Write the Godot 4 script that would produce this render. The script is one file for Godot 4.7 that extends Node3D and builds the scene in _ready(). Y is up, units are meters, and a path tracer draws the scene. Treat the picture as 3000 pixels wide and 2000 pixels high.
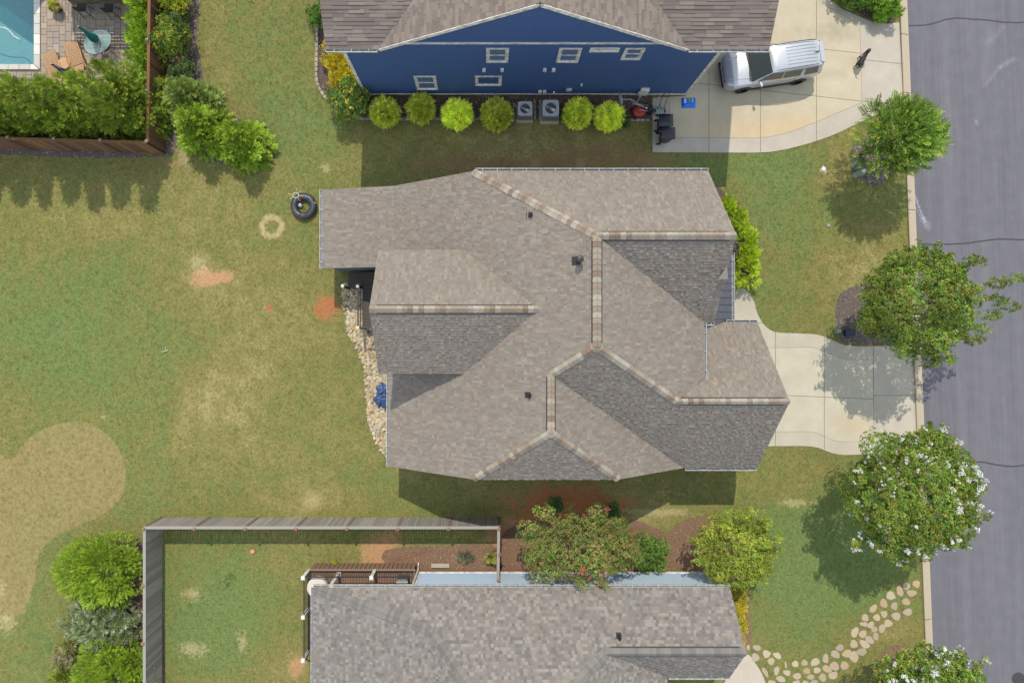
extends Node3D
# Plan survey: 56 plan units to the metre, origin straight below the camera. x runs across, z runs down the picture, y is up.
const S := 56.0
const EYE := 2000.0 / 56.0
const CX := 1432.0
const CZ := 995.0
var rng := RandomNumberGenerator.new()
var M := {}
var T := {}
var taken := {}
var not_lawn: Array = []
var lawn_image: Image
var bags := {}

class Buf:
	var v := PackedVector3Array()
	var n := PackedVector3Array()
	var c := PackedColorArray()
	func tri(a: Vector3, b: Vector3, d: Vector3, col := Color.WHITE) -> void:
		var nn := (b - a).cross(d - a).normalized()
		v.append(a); v.append(d); v.append(b)
		n.append(nn); n.append(nn); n.append(nn)
		c.append(col); c.append(col); c.append(col)
	func trin(a: Vector3, b: Vector3, d: Vector3, na: Vector3, nb: Vector3, nd: Vector3, col := Color.WHITE) -> void:
		v.append(a); v.append(d); v.append(b)
		n.append(na); n.append(nd); n.append(nb)
		c.append(col); c.append(col); c.append(col)
	func quad(a: Vector3, b: Vector3, d: Vector3, e: Vector3, col := Color.WHITE) -> void:
		tri(a, b, d, col)
		tri(a, d, e, col)
	func quadn(a: Vector3, b: Vector3, d: Vector3, e: Vector3, na: Vector3, nb: Vector3, nd: Vector3, ne: Vector3, col := Color.WHITE) -> void:
		trin(a, b, d, na, nb, nd, col)
		trin(a, d, e, na, nd, ne, col)
	func box(at: Vector3, size: Vector3, basis := Basis.IDENTITY, col := Color.WHITE) -> void:
		var x := basis.x * size.x * 0.5
		var y := basis.y * size.y * 0.5
		var z := basis.z * size.z * 0.5
		quad(at - x + y + z, at + x + y + z, at + x + y - z, at - x + y - z, col)
		quad(at - x - y - z, at + x - y - z, at + x - y + z, at - x - y + z, col)
		quad(at - x - y + z, at + x - y + z, at + x + y + z, at - x + y + z, col)
		quad(at + x - y - z, at - x - y - z, at - x + y - z, at + x + y - z, col)
		quad(at + x - y + z, at + x - y - z, at + x + y - z, at + x + y + z, col)
		quad(at - x - y - z, at - x - y + z, at - x + y + z, at - x + y - z, col)
	# a box whose upper edges are chamfered by b
	func cbox(at: Vector3, size: Vector3, b: float, basis := Basis.IDENTITY, col := Color.WHITE) -> void:
		var h := size * 0.5
		var lo: Array = []
		var mid: Array = []
		var top: Array = []
		for s in [[-1, 1], [1, 1], [1, -1], [-1, -1]]:
			lo.append(at + basis * Vector3(s[0] * h.x, -h.y, s[1] * h.z))
			mid.append(at + basis * Vector3(s[0] * h.x, h.y - b, s[1] * h.z))
			top.append(at + basis * Vector3(s[0] * (h.x - b), h.y, s[1] * (h.z - b)))
		for i in 4:
			var j := (i + 1) % 4
			quad(lo[i], lo[j], mid[j], mid[i], col)
			quad(mid[i], mid[j], top[j], top[i], col)
		quad(top[0], top[1], top[2], top[3], col)
		quad(lo[3], lo[2], lo[1], lo[0], col)
	# a flat polygon (plan points in metres) from y0 up to y1
	func slab(poly: PackedVector2Array, y0: float, y1: float, col := Color.WHITE, b := 0.0) -> void:
		var p := poly
		if Geometry2D.is_polygon_clockwise(p):
			p = p.duplicate()
			p.reverse()
		var inner := p
		if b > 0.0:
			var off := Geometry2D.offset_polygon(p, -b)
			if off.size() == 1 and off[0].size() >= 3:
				inner = off[0]
				if Geometry2D.is_polygon_clockwise(inner):
					inner.reverse()
		var idx := Geometry2D.triangulate_polygon(inner)
		for i in range(0, idx.size(), 3):
			var a := inner[idx[i]]
			var d := inner[idx[i + 1]]
			var e := inner[idx[i + 2]]
			var va := Vector3(a.x, y1, a.y)
			var vd := Vector3(d.x, y1, d.y)
			var ve := Vector3(e.x, y1, e.y)
			if (vd - va).cross(ve - va).y < 0.0:
				tri(va, ve, vd, col)
			else:
				tri(va, vd, ve, col)
		if y0 >= y1:
			return
		if b > 0.0 and inner.size() == p.size():
			for i in p.size():
				var j := (i + 1) % p.size()
				var k0 := i
				var best := 1e9
				for k in inner.size():
					var dd := inner[k].distance_squared_to(p[i])
					if dd < best:
						best = dd
						k0 = k
				var k1 := (k0 + 1) % inner.size()
				_side(Vector3(p[i].x, y1 - b, p[i].y), Vector3(p[j].x, y1 - b, p[j].y), Vector3(inner[k1].x, y1, inner[k1].y), Vector3(inner[k0].x, y1, inner[k0].y), col)
				_side(Vector3(p[i].x, y0, p[i].y), Vector3(p[j].x, y0, p[j].y), Vector3(p[j].x, y1 - b, p[j].y), Vector3(p[i].x, y1 - b, p[i].y), col)
		else:
			for i in p.size():
				var j := (i + 1) % p.size()
				_side(Vector3(p[i].x, y0, p[i].y), Vector3(p[j].x, y0, p[j].y), Vector3(p[j].x, y1, p[j].y), Vector3(p[i].x, y1, p[i].y), col)
	func _side(a: Vector3, b: Vector3, d: Vector3, e: Vector3, col: Color) -> void:
		quad(b, a, e, d, col)
	# a planar polygon in space, thickened by t
	func plate(p: Array, t: Vector3, col := Color.WHITE) -> void:
		var nn := _normal(p)
		var o: Vector3 = p[0]
		var ax: Vector3 = ((p[1] as Vector3) - o).normalized()
		var ay := nn.cross(ax)
		var flat := PackedVector2Array()
		for q in p:
			flat.append(Vector2(((q as Vector3) - o).dot(ax), ((q as Vector3) - o).dot(ay)))
		var idx := Geometry2D.triangulate_polygon(flat)
		var up := t.dot(nn) > 0.0
		for i in range(0, idx.size(), 3):
			var a: Vector3 = p[idx[i]]
			var b: Vector3 = p[idx[i + 1]]
			var d: Vector3 = p[idx[i + 2]]
			if (b - a).cross(d - a).dot(nn) < 0.0:
				var s := b
				b = d
				d = s
			if up:
				tri(a + t, b + t, d + t, col)
				tri(a, d, b, col)
			else:
				tri(a, b, d, col)
				tri(a + t, d + t, b + t, col)
		for i in p.size():
			var a: Vector3 = p[i]
			var b: Vector3 = p[(i + 1) % p.size()]
			if up:
				quad(a, b, b + t, a + t, col)
			else:
				quad(a + t, b + t, b, a, col)
	func _normal(p: Array) -> Vector3:
		var s := Vector3.ZERO
		for i in p.size():
			s += (p[i] as Vector3).cross(p[(i + 1) % p.size()])
		return s.normalized()
	func tube(path: Array, radii: Array, sides := 8, col := Color.WHITE, cap := true) -> void:
		var rings: Array = []
		var dirs: Array = []
		for i in path.size():
			var d: Vector3 = (path[mini(i + 1, path.size() - 1)] - path[maxi(i - 1, 0)]).normalized()
			var ref := Vector3.UP if absf(d.y) < 0.9 else Vector3.RIGHT
			var x := d.cross(ref).normalized()
			var y := x.cross(d).normalized()
			var ring: Array = []
			var rd: Array = []
			for k in sides:
				var a := TAU * k / sides
				var o := x * cos(a) + y * sin(a)
				rd.append(o)
				ring.append(path[i] + o * radii[i])
			rings.append(ring)
			dirs.append(rd)
		for i in path.size() - 1:
			for k in sides:
				var j := (k + 1) % sides
				quadn(rings[i][k], rings[i + 1][k], rings[i + 1][j], rings[i][j], dirs[i][k], dirs[i + 1][k], dirs[i + 1][j], dirs[i][j], col)
		if cap:
			var e := path.size() - 1
			for k in range(1, sides - 1):
				tri(rings[0][0], rings[0][k], rings[0][k + 1], col)
				tri(rings[e][0], rings[e][k + 1], rings[e][k], col)
	# profile of [radius, height], turned round y at a point
	func lathe(profile: Array, at := Vector3.ZERO, sides := 20, col := Color.WHITE, squash := Vector2.ONE) -> void:
		for i in profile.size() - 1:
			var r0: float = profile[i][0]
			var h0: float = profile[i][1]
			var r1: float = profile[i + 1][0]
			var h1: float = profile[i + 1][1]
			var sl := Vector2(h1 - h0, r0 - r1).normalized()
			for k in sides:
				var a0 := TAU * k / sides
				var a1 := TAU * (k + 1) / sides
				var d0 := Vector3(cos(a0) * squash.x, 0, -sin(a0) * squash.y)
				var d1 := Vector3(cos(a1) * squash.x, 0, -sin(a1) * squash.y)
				var n0 := (d0 * sl.x + Vector3.UP * sl.y).normalized()
				var n1 := (d1 * sl.x + Vector3.UP * sl.y).normalized()
				var p00 := at + d0 * r0 + Vector3.UP * h0
				var p01 := at + d1 * r0 + Vector3.UP * h0
				var p10 := at + d0 * r1 + Vector3.UP * h1
				var p11 := at + d1 * r1 + Vector3.UP * h1
				if r0 < 0.0005:
					trin(p00, p11, p10, n0, n1, n0, col)
				elif r1 < 0.0005:
					trin(p00, p01, p10, n0, n1, n0, col)
				else:
					quadn(p00, p01, p11, p10, n0, n1, n1, n0, col)
	func grid(pts: Array, col := Color.WHITE, closed := false) -> void:
		# rows of points; smooth normals
		var rows := pts.size()
		var cols: int = pts[0].size()
		var nn: Array = []
		for i in rows:
			var line: Array = []
			for j in cols:
				var du: Vector3 = pts[mini(i + 1, rows - 1)][j] - pts[maxi(i - 1, 0)][j]
				var jn := (j + 1) % cols if closed else mini(j + 1, cols - 1)
				var jp := (j + cols - 1) % cols if closed else maxi(j - 1, 0)
				var dv: Vector3 = pts[i][jn] - pts[i][jp]
				line.append(du.cross(dv).normalized())
			nn.append(line)
		for i in rows - 1:
			for j in (cols if closed else cols - 1):
				var k := (j + 1) % cols
				quadn(pts[i][j], pts[i + 1][j], pts[i + 1][k], pts[i][k], nn[i][j], nn[i + 1][j], nn[i + 1][k], nn[i][k], col)
	func mesh(mat: Material, rect := Rect2()) -> ArrayMesh:
		var a := []
		a.resize(Mesh.ARRAY_MAX)
		a[Mesh.ARRAY_VERTEX] = v
		a[Mesh.ARRAY_NORMAL] = n
		a[Mesh.ARRAY_COLOR] = c
		if rect.size.x > 0.0:
			var uv := PackedVector2Array()
			uv.resize(v.size())
			for i in v.size():
				uv[i] = Vector2((v[i].x * 56.0 + 1432.0 - rect.position.x) / rect.size.x, (v[i].z * 56.0 + 995.0 - rect.position.y) / rect.size.y)
			a[Mesh.ARRAY_TEX_UV] = uv
		var m := ArrayMesh.new()
		m.add_surface_from_arrays(Mesh.PRIMITIVE_TRIANGLES, a)
		m.surface_set_material(0, mat)
		return m

func lin(r: float, g: float, b: float) -> Color:
	return Color(r, g, b).linear_to_srgb()

# photo point at height h -> place
func q(px: float, py: float, h := 0.0) -> Vector3:
	var k := 1.0 - h / EYE
	return Vector3((px - CX) / S * k, h, (py - CZ) / S * k)

# plan point (units from the point below the camera) -> place
func r(x: float, z: float, h := 0.0) -> Vector3:
	return Vector3(x / S, h, z / S)

func plan(points: Array) -> PackedVector2Array:
	var p := PackedVector2Array()
	for a in points:
		p.append(Vector2((a[0] - CX) / S, (a[1] - CZ) / S))
	return p

func smooth_plan(points: Array, steps := 5, closed := true) -> PackedVector2Array:
	var src := plan(points)
	var out := PackedVector2Array()
	var n := src.size()
	for i in n if closed else n - 1:
		var p0 := src[(i + n - 1) % n] if closed else src[maxi(i - 1, 0)]
		var p1 := src[i]
		var p2 := src[(i + 1) % n]
		var p3 := src[(i + 2) % n] if closed else src[mini(i + 2, n - 1)]
		for k in steps:
			out.append(p1.cubic_interpolate(p2, p0, p3, float(k) / steps))
	if not closed:
		out.append(src[n - 1])
	return out

func numbered(called: String) -> String:
	var k: int = taken.get(called, 0)
	taken[called] = k + 1
	return called if k == 0 else "%s_%03d" % [called, k]

func tag(o: Node3D, label: String, category: String, group := "") -> Node3D:
	o.set_meta("label", label)
	o.set_meta("category", category)
	if group != "":
		o.set_meta("group", group)
	return o

func thing(called: String, label: String, category: String, at := Vector3.ZERO, turn := 0.0, group := "") -> Node3D:
	var o := Node3D.new()
	o.name = numbered(called)
	add_child(o)
	o.position = at
	o.rotation.y = turn
	return tag(o, label, category, group)

func structure(called: String, b: Buf, mat: Material, rect := Rect2()) -> MeshInstance3D:
	var o := MeshInstance3D.new()
	o.name = numbered(called)
	o.mesh = b.mesh(mat, rect)
	add_child(o)
	o.set_meta("kind", "structure")
	return o

func part(called: String, b: Buf, mat: Material, parent: Node, rect := Rect2()) -> MeshInstance3D:
	var o := MeshInstance3D.new()
	o.name = called
	o.mesh = b.mesh(mat, rect)
	parent.add_child(o, true)
	return o

func put(called: String, mesh: Mesh, parent: Node, at: Transform3D, mat: Material = null) -> MeshInstance3D:
	var o := MeshInstance3D.new()
	o.name = called
	o.mesh = mesh
	o.transform = at
	if mat:
		o.material_override = mat
	parent.add_child(o, true)
	return o

func hub(called: String, parent: Node, at := Vector3.ZERO) -> Node3D:
	var o := Node3D.new()
	o.name = called
	o.position = at
	parent.add_child(o, true)
	return o

func mat(r0: float, g0: float, b0: float, rough := 0.8, extra := {}) -> StandardMaterial3D:
	var m := StandardMaterial3D.new()
	m.albedo_color = lin(r0, g0, b0)
	m.roughness = rough
	for k in extra:
		m.set(k, extra[k])
	return m

func grain(m: StandardMaterial3D, tex: Texture2D, scale: float, world := true) -> StandardMaterial3D:
	m.albedo_texture = tex
	m.uv1_triplanar = true
	m.uv1_world_triplanar = world
	m.uv1_scale = Vector3.ONE * scale
	return m

func noise_tex(seed_: int, freq: float, lo: float, hi: float, size := 512, stretch := Vector2.ONE, tint := Color.WHITE) -> ImageTexture:
	var f := FastNoiseLite.new()
	f.seed = seed_
	f.noise_type = FastNoiseLite.TYPE_SIMPLEX_SMOOTH
	f.frequency = freq
	f.fractal_octaves = 5
	var im := f.get_seamless_image(size, size, false, false, 0.15)
	if stretch != Vector2.ONE:
		im.resize(int(size * stretch.x), int(size * stretch.y), Image.INTERPOLATE_BILINEAR)
		var big := Image.create(size, size, false, im.get_format())
		var iw := im.get_width()
		var ih := im.get_height()
		for x in range(0, size, iw):
			for y in range(0, size, ih):
				big.blit_rect(im, Rect2i(0, 0, iw, ih), Vector2i(x, y))
		im = big
	var src := im.get_data()
	var dst := PackedByteArray()
	dst.resize(size * size * 3)
	for i in size * size:
		var t := lo + (hi - lo) * src[i] / 255.0
		dst[i * 3] = clampi(int(255.0 * t * tint.r), 0, 255)
		dst[i * 3 + 1] = clampi(int(255.0 * t * tint.g), 0, 255)
		dst[i * 3 + 2] = clampi(int(255.0 * t * tint.b), 0, 255)
	return ImageTexture.create_from_image(Image.create_from_data(size, size, false, Image.FORMAT_RGB8, dst))

func rf(a: float, b: float) -> float:
	return rng.randf_range(a, b)

func jitter(c: Color, k: float) -> Color:
	var f := 1.0 + rf(-k, k)
	return Color(c.r * f * (1.0 + rf(-k, k) * 0.3), c.g * f, c.b * f * (1.0 + rf(-k, k) * 0.3))

func pick(pal: Array) -> Color:
	return pal[rng.randi() % pal.size()]

func _ready() -> void:
	rng.seed = 4711
	camera_and_light()
	materials()
	ground()
	main_house()
	blue_house()
	pale_house()
	fences()
	pool_yard()
	plants()
	small_things()
	grass()

func camera_and_light() -> void:
	var cam := Camera3D.new()
	cam.name = "camera"
	add_child(cam)
	cam.position = Vector3(0, EYE, 0)
	cam.rotation_degrees = Vector3(-90, 0, 0)
	cam.projection = Camera3D.PROJECTION_FRUSTUM
	cam.near = 0.5
	cam.size = 0.5
	cam.frustum_offset = Vector2(0.5 * 68.0 / 2000.0, -0.5 * 5.0 / 2000.0)
	cam.far = 600.0
	cam.current = true
	var sky := ProceduralSkyMaterial.new()
	sky.sky_top_color = lin(0.50, 0.57, 0.66)
	sky.sky_horizon_color = lin(0.95, 0.95, 0.93)
	sky.sky_curve = 0.22
	sky.ground_bottom_color = lin(0.12, 0.12, 0.09)
	sky.ground_horizon_color = lin(0.45, 0.48, 0.48)
	sky.sky_energy_multiplier = 1.0
	var env := Environment.new()
	env.background_mode = Environment.BG_SKY
	env.sky = Sky.new()
	env.sky.sky_material = sky
	env.background_energy_multiplier = 1.5
	env.tonemap_mode = Environment.TONE_MAPPER_LINEAR
	env.tonemap_exposure = 1.06
	env.sdfgi_enabled = true
	env.ssao_enabled = true
	env.ssil_enabled = true
	var w := WorldEnvironment.new()
	w.name = "environment"
	w.environment = env
	add_child(w)
	var sun := DirectionalLight3D.new()
	sun.name = "sun"
	sun.light_energy = 1.14
	sun.light_color = Color(1.0, 0.955, 0.88)
	sun.light_angular_distance = 0.5
	sun.shadow_enabled = true
	add_child(sun)
	sun.look_at_from_position(Vector3.ZERO, Vector3(0.055, -1.0, 0.70), Vector3.UP)

func materials() -> void:
	T.fine = noise_tex(11, 0.05, 0.72, 1.06, 512)
	T.coarse = noise_tex(12, 0.012, 0.7, 1.12, 512)
	T.speck = noise_tex(13, 0.16, 0.55, 1.2, 512)
	T.faint = noise_tex(15, 0.03, 0.93, 1.03, 256)
	T.wood = noise_tex(14, 0.02, 0.74, 1.10, 512, Vector2(0.0625, 1.0))
	var vc := {"vertex_color_use_as_albedo": true}
	M.shingle = grain(mat(1, 1, 1, 0.95, vc), T.speck, 2.6)
	M.shingle.metallic_specular = 0.2
	M.stone = grain(mat(1, 1, 1, 0.9, vc), T.fine, 1.3)
	M.plain = grain(mat(1, 1, 1, 0.8, vc), T.fine, 0.8)
	M.deck = mat(0.05, 0.045, 0.04, 0.9)
	M.white = grain(mat(0.78, 0.77, 0.74, 0.55), T.coarse, 0.5)
	M.cream = grain(mat(0.76, 0.73, 0.66, 0.6), T.coarse, 0.5)
	M.gutter = grain(mat(0.54, 0.54, 0.53, 0.5), T.coarse, 0.7)
	M.gutter_in = mat(0.20, 0.21, 0.24, 0.7)
	M.navy = grain(mat(0.048, 0.102, 0.250, 0.6), T.faint, 0.6)
	M.slate_siding = grain(mat(0.10, 0.13, 0.18, 0.6), T.faint, 0.6)
	M.pale_siding = grain(mat(0.42, 0.55, 0.72, 0.6), T.faint, 0.6)
	M.metal_roof = grain(mat(0.10, 0.105, 0.13, 0.45), T.faint, 0.5)
	M.metal_roof.metallic = 0.35
	M.brick = grain(mat(0.27, 0.15, 0.10, 0.9), T.speck, 1.5)
	M.block = grain(mat(0.30, 0.24, 0.18, 0.95), T.speck, 1.0)
	M.glass = mat(0.26, 0.33, 0.31, 0.08, {"metallic_specular": 0.7})
	M.dark_glass = mat(0.02, 0.035, 0.03, 0.04, {"metallic_specular": 0.7})
	M.black = mat(0.02, 0.021, 0.026, 0.45)
	M.black_matt = grain(mat(0.028, 0.03, 0.036, 0.75), T.fine, 1.0)
	M.bronze = mat(0.035, 0.03, 0.028, 0.5)
	M.old_wood = grain(mat(0.30, 0.29, 0.285, 0.9), T.wood, 1.4, false)
	M.brown_wood = grain(mat(0.20, 0.10, 0.045, 0.85), T.wood, 1.4, false)
	M.deck_wood = grain(mat(0.25, 0.155, 0.11, 0.8), T.wood, 1.2, false)
	M.dark_deck = grain(mat(0.085, 0.07, 0.062, 0.8), T.wood, 1.2, false)
	M.teak = grain(mat(0.54, 0.33, 0.17, 0.6), T.wood, 2.0, false)
	M.copper = mat(0.34, 0.17, 0.10, 0.55, {"metallic": 0.3})
	M.bark = grain(mat(0.20, 0.145, 0.10, 0.9), T.speck, 2.0)
	M.leaf = mat(1, 1, 1, 0.55, {"vertex_color_use_as_albedo": true, "backlight_enabled": true, "backlight": lin(0.22, 0.28, 0.04), "metallic_specular": 0.35})
	M.petal = mat(1, 1, 1, 0.8, {"vertex_color_use_as_albedo": true})
	M.grass = mat(1, 1, 1, 0.8, {"vertex_color_use_as_albedo": true, "metallic_specular": 0.2})
	M.mulch = grain(mat(0.13, 0.09, 0.075, 1.0), T.speck, 1.9)
	M.mulch_grey = grain(mat(0.155, 0.125, 0.115, 1.0), T.speck, 1.9)
	M.mulch_red = grain(mat(0.245, 0.150, 0.098, 1.0), T.speck, 1.9)
	M.chip = mat(1, 1, 1, 0.95, vc)
	M.tar = mat(0.035, 0.035, 0.042, 0.7)
	M.curb = grain(mat(0.50, 0.43, 0.325, 0.9), T.fine, 0.9)
	M.coping = grain(mat(1, 1, 1, 0.7, vc), T.faint, 1.1)

# ---------------------------------------------------------------- ground
const LAWN := Rect2(-200, -200, 3400, 2400)
const DRY := [
	# x, y, rx, ry, how dry (minus is greener)
	[150, 980, 230, 200, -0.34], [330, 800, 120, 90, -0.22], [230, 1120, 150, 70, -0.12], [560, 1000, 120, 90, -0.14], [1050, 870, 60, 70, -0.15],
	[760, 980, 160, 220, 0.16], [640, 1150, 150, 120, 0.14], [700, 1300, 180, 120, 0.08], [900, 1050, 90, 200, -0.05], [450, 620, 260, 120, 0.12], [200, 640, 240, 50, 0.10],
	[640, 820, 150, 80, 0.14], [860, 330, 90, 260, -0.22], [700, 90, 90, 160, -0.08], [640, 300, 60, 120, 0.12], [800, 480, 220, 50, 0.10], [960, 430, 90, 110, -0.18],
	[2420, 1640, 210, 210, -0.62], [2520, 1560, 150, 130, -0.25], [2230, 1600, 110, 170, -0.18], [2290, 1440, 160, 60, 0.30], [2600, 1850, 130, 70, 0.22], [2440, 1960, 180, 40, -0.1],
	[2330, 640, 200, 130, -0.25], [2250, 480, 180, 60, -0.35], [2520, 800, 120, 90, 0.36], [2560, 680, 90, 60, 0.18], [2300, 850, 120, 80, -0.12], [2420, 520, 60, 50, 0.3], [2470, 460, 40, 70, 0.3],
	[640, 1800, 190, 220, -0.42], [560, 1880, 120, 100, -0.15], [830, 1940, 90, 80, 0.30], [560, 1740, 60, 50, 0.15], [1000, 1600, 140, 40, 0.05], [150, 1600, 120, 130, -0.2], [100, 1900, 140, 120, -0.25],
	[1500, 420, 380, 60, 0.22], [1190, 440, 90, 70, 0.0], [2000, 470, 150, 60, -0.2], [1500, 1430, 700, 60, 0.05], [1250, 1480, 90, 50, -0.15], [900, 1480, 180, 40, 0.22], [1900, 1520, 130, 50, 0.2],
	[420, 1330, 80, 200, -0.14], [1100, 1420, 60, 60, -0.2], [480, 1150, 24, 260, -0.14], [2200, 1350, 90, 50, -0.1],
]
const SOIL := [
	# x, y, rx, ry, kind (0 tan clay, 1 red clay, 2 straw, 3 brown soil)
	[598, 812, 46, 30, 0], [650, 808, 34, 18, 0], [578, 770, 30, 30, 2], [955, 898, 34, 36, 1], [786, 902, 12, 10, 1], [952, 490, 16, 14, 2], [912, 1464, 26, 26, 2], [302, 1222, 10, 8, 2],
	[20, 1820, 28, 30, 2], [0, 1730, 14, 34, 2], [1650, 1470, 170, 52, 1], [1560, 1540, 130, 50, 1], [1360, 478, 150, 26, 3], [1640, 470, 260, 40, 3], [1900, 470, 100, 24, 3], [1750, 440, 150, 22, 3],
	[2330, 1472, 50, 12, 2], [2413, 495, 9, 9, 4], [1215, 490, 30, 20, 3], [560, 1740, 26, 18, 2], [710, 1880, 16, 30, 2],
	[868, 1950, 24, 36, 0], [560, 1900, 40, 24, 2], [1120, 1615, 62, 60, 0], [1480, 1560, 60, 50, 0], [540, 450, 20, 40, 2], [1567, 477, 17, 17, 5], [1701, 477, 17, 17, 5], [500, 480, 30, 14, 3], [1940, 1500, 90, 12, 2],
]
const SOIL_COLOR := [Color(0.40, 0.235, 0.125), Color(0.36, 0.135, 0.06), Color(0.42, 0.36, 0.20), Color(0.235, 0.14, 0.08), Color(0.50, 0.46, 0.38), Color(0.33, 0.23, 0.13)]

func ground() -> void:
	var w := 1700
	var h := 1200
	# coarse fields at 1/10 size, then enlarged
	var cw := 170
	var ch := 120
	var f1 := FastNoiseLite.new(); f1.seed = 3; f1.frequency = 0.045; f1.fractal_octaves = 3
	var field := Image.create(cw, ch, false, Image.FORMAT_RF)
	for j in ch:
		for i in cw:
			var px := LAWN.position.x + (i + 0.5) * 20.0
			var py := LAWN.position.y + (j + 0.5) * 20.0
			var d := 0.46
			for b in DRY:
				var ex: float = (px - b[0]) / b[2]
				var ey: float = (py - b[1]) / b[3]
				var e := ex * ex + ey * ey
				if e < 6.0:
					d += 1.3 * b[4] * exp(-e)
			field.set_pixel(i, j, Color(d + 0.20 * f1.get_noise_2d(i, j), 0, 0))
	field.resize(w, h, Image.INTERPOLATE_CUBIC)
	var base := field.get_data().to_float32_array()
	var f2 := FastNoiseLite.new(); f2.seed = 5; f2.frequency = 0.028; f2.fractal_octaves = 4; f2.domain_warp_enabled = true; f2.domain_warp_amplitude = 18.0; f2.domain_warp_frequency = 0.02
	var f3 := FastNoiseLite.new(); f3.seed = 6; f3.frequency = 0.16; f3.fractal_octaves = 3; f3.domain_warp_enabled = true; f3.domain_warp_amplitude = 5.0; f3.domain_warp_frequency = 0.08
	var f4 := FastNoiseLite.new(); f4.seed = 7; f4.frequency = 0.35; f4.fractal_octaves = 2
	var a2 := f2.get_image(w, h, false, false, false).get_data()
	var a3 := f3.get_image(w, h, false, false, false).get_data()
	var a4 := f4.get_image(w, h, false, false, false).get_data()
	var rgb := PackedFloat32Array()
	rgb.resize(w * h * 3)
	# five tones from lush to straw
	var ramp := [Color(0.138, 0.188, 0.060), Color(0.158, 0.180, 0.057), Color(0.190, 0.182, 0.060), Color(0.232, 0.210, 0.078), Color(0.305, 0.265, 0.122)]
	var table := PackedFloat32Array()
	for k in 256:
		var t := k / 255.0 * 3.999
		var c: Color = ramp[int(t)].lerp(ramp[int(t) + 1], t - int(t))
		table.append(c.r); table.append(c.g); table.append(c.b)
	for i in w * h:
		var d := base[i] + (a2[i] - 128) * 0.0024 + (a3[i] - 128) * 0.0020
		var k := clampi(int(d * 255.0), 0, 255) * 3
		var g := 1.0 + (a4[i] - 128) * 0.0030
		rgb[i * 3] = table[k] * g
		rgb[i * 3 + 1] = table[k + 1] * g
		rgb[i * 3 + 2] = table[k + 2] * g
	# the worn, straw coloured turf of the old play area, with a sharp mown edge
	var worn := smooth_plan([[-60, 1345], [30, 1345], [75, 1290], [140, 1250], [205, 1235], [262, 1240], [325, 1285], [358, 1345], [367, 1400], [352, 1455], [300, 1505], [215, 1545], [150, 1580], [112, 1625], [100, 1690], [78, 1775], [50, 1800], [-60, 1800]])
	stain_poly(rgb, w, h, worn, Color(0.290, 0.232, 0.108), 0.82, a3)
	# bare earth and straw
	for b in SOIL:
		var tint: Color = SOIL_COLOR[b[4]]
		var x0 := int((b[0] - b[2] * 1.7 - LAWN.position.x) / 2.0)
		var x1 := int((b[0] + b[2] * 1.7 - LAWN.position.x) / 2.0)
		var y0 := int((b[1] - b[3] * 1.7 - LAWN.position.y) / 2.0)
		var y1 := int((b[1] + b[3] * 1.7 - LAWN.position.y) / 2.0)
		for y in range(maxi(y0, 0), mini(y1, h)):
			for x in range(maxi(x0, 0), mini(x1, w)):
				var i := y * w + x
				var ex: float = (x * 2 + LAWN.position.x - b[0]) / b[2]
				var ey: float = (y * 2 + LAWN.position.y - b[1]) / b[3]
				var e := sqrt(ex * ex + ey * ey) if b[4] != 5 else maxf(absf(ex), absf(ey))
				e += ((a3[i] - 128) * (0.0055 if b[4] < 2 else 0.009) + (a2[i] - 128) * 0.004 if b[4] != 5 else (a3[i] - 128) * 0.0008) + (a4[i] - 128) * 0.003
				var k := clampf((1.05 - e) / (0.28 if b[4] < 2 else 0.55), 0.0, 1.0) * (0.9 if b[4] < 2 or b[4] == 4 else 0.6)
				if k > 0.0:
					var g := 1.0 + (a4[i] - 128) * 0.0022
					rgb[i * 3] = lerpf(rgb[i * 3], tint.r * g, k)
					rgb[i * 3 + 1] = lerpf(rgb[i * 3 + 1], tint.g * g, k)
					rgb[i * 3 + 2] = lerpf(rgb[i * 3 + 2], tint.b * g, k)
	# a straw ring where something round stood
	for y in range(400, 460):
		for x in range(470, 530):
			var dx := x * 2 - 200 - 795.0
			var dy := y * 2 - 200 - 662.0
			var e := sqrt(dx * dx + dy * dy) + (a3[y * w + x] - 128) * 0.05
			var k := clampf((39.0 - e) / 5.0, 0, 1) * clampf((e - 17.0) / 4.0, 0, 1) * 0.95
			var i := (y * w + x) * 3
			rgb[i] = lerpf(rgb[i], 0.40, k); rgb[i + 1] = lerpf(rgb[i + 1], 0.335, k); rgb[i + 2] = lerpf(rgb[i + 2], 0.19, k)
	var bytes := PackedByteArray()
	bytes.resize(w * h * 3)
	for i in w * h * 3:
		bytes[i] = clampi(int(255.0 * pow(clampf(rgb[i], 0.0, 1.0), 0.4545)), 0, 255)
	lawn_image = Image.create_from_data(w, h, false, Image.FORMAT_RGB8, bytes)
	var m := mat(1, 1, 1, 1.0, {"albedo_texture": ImageTexture.create_from_image(lawn_image), "metallic_specular": 0.15})
	# the sheet goes round the pool
	var b := Buf.new()
	var px0 := -420.0
	var px1 := 104.0
	var pz0 := -420.0
	var pz1 := 194.0
	for c in [[-200, pz1, 3200, 2200], [px1, -200, 3200, pz1]]:
		b.quad(g(c[0], c[3]), g(c[2], c[3]), g(c[2], c[1]), g(c[0], c[1]))
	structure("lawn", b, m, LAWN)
	var far := Buf.new()
	var fm := mat(0.14, 0.15, 0.05, 1.0)
	grain(fm, T.coarse, 0.02)
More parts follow.
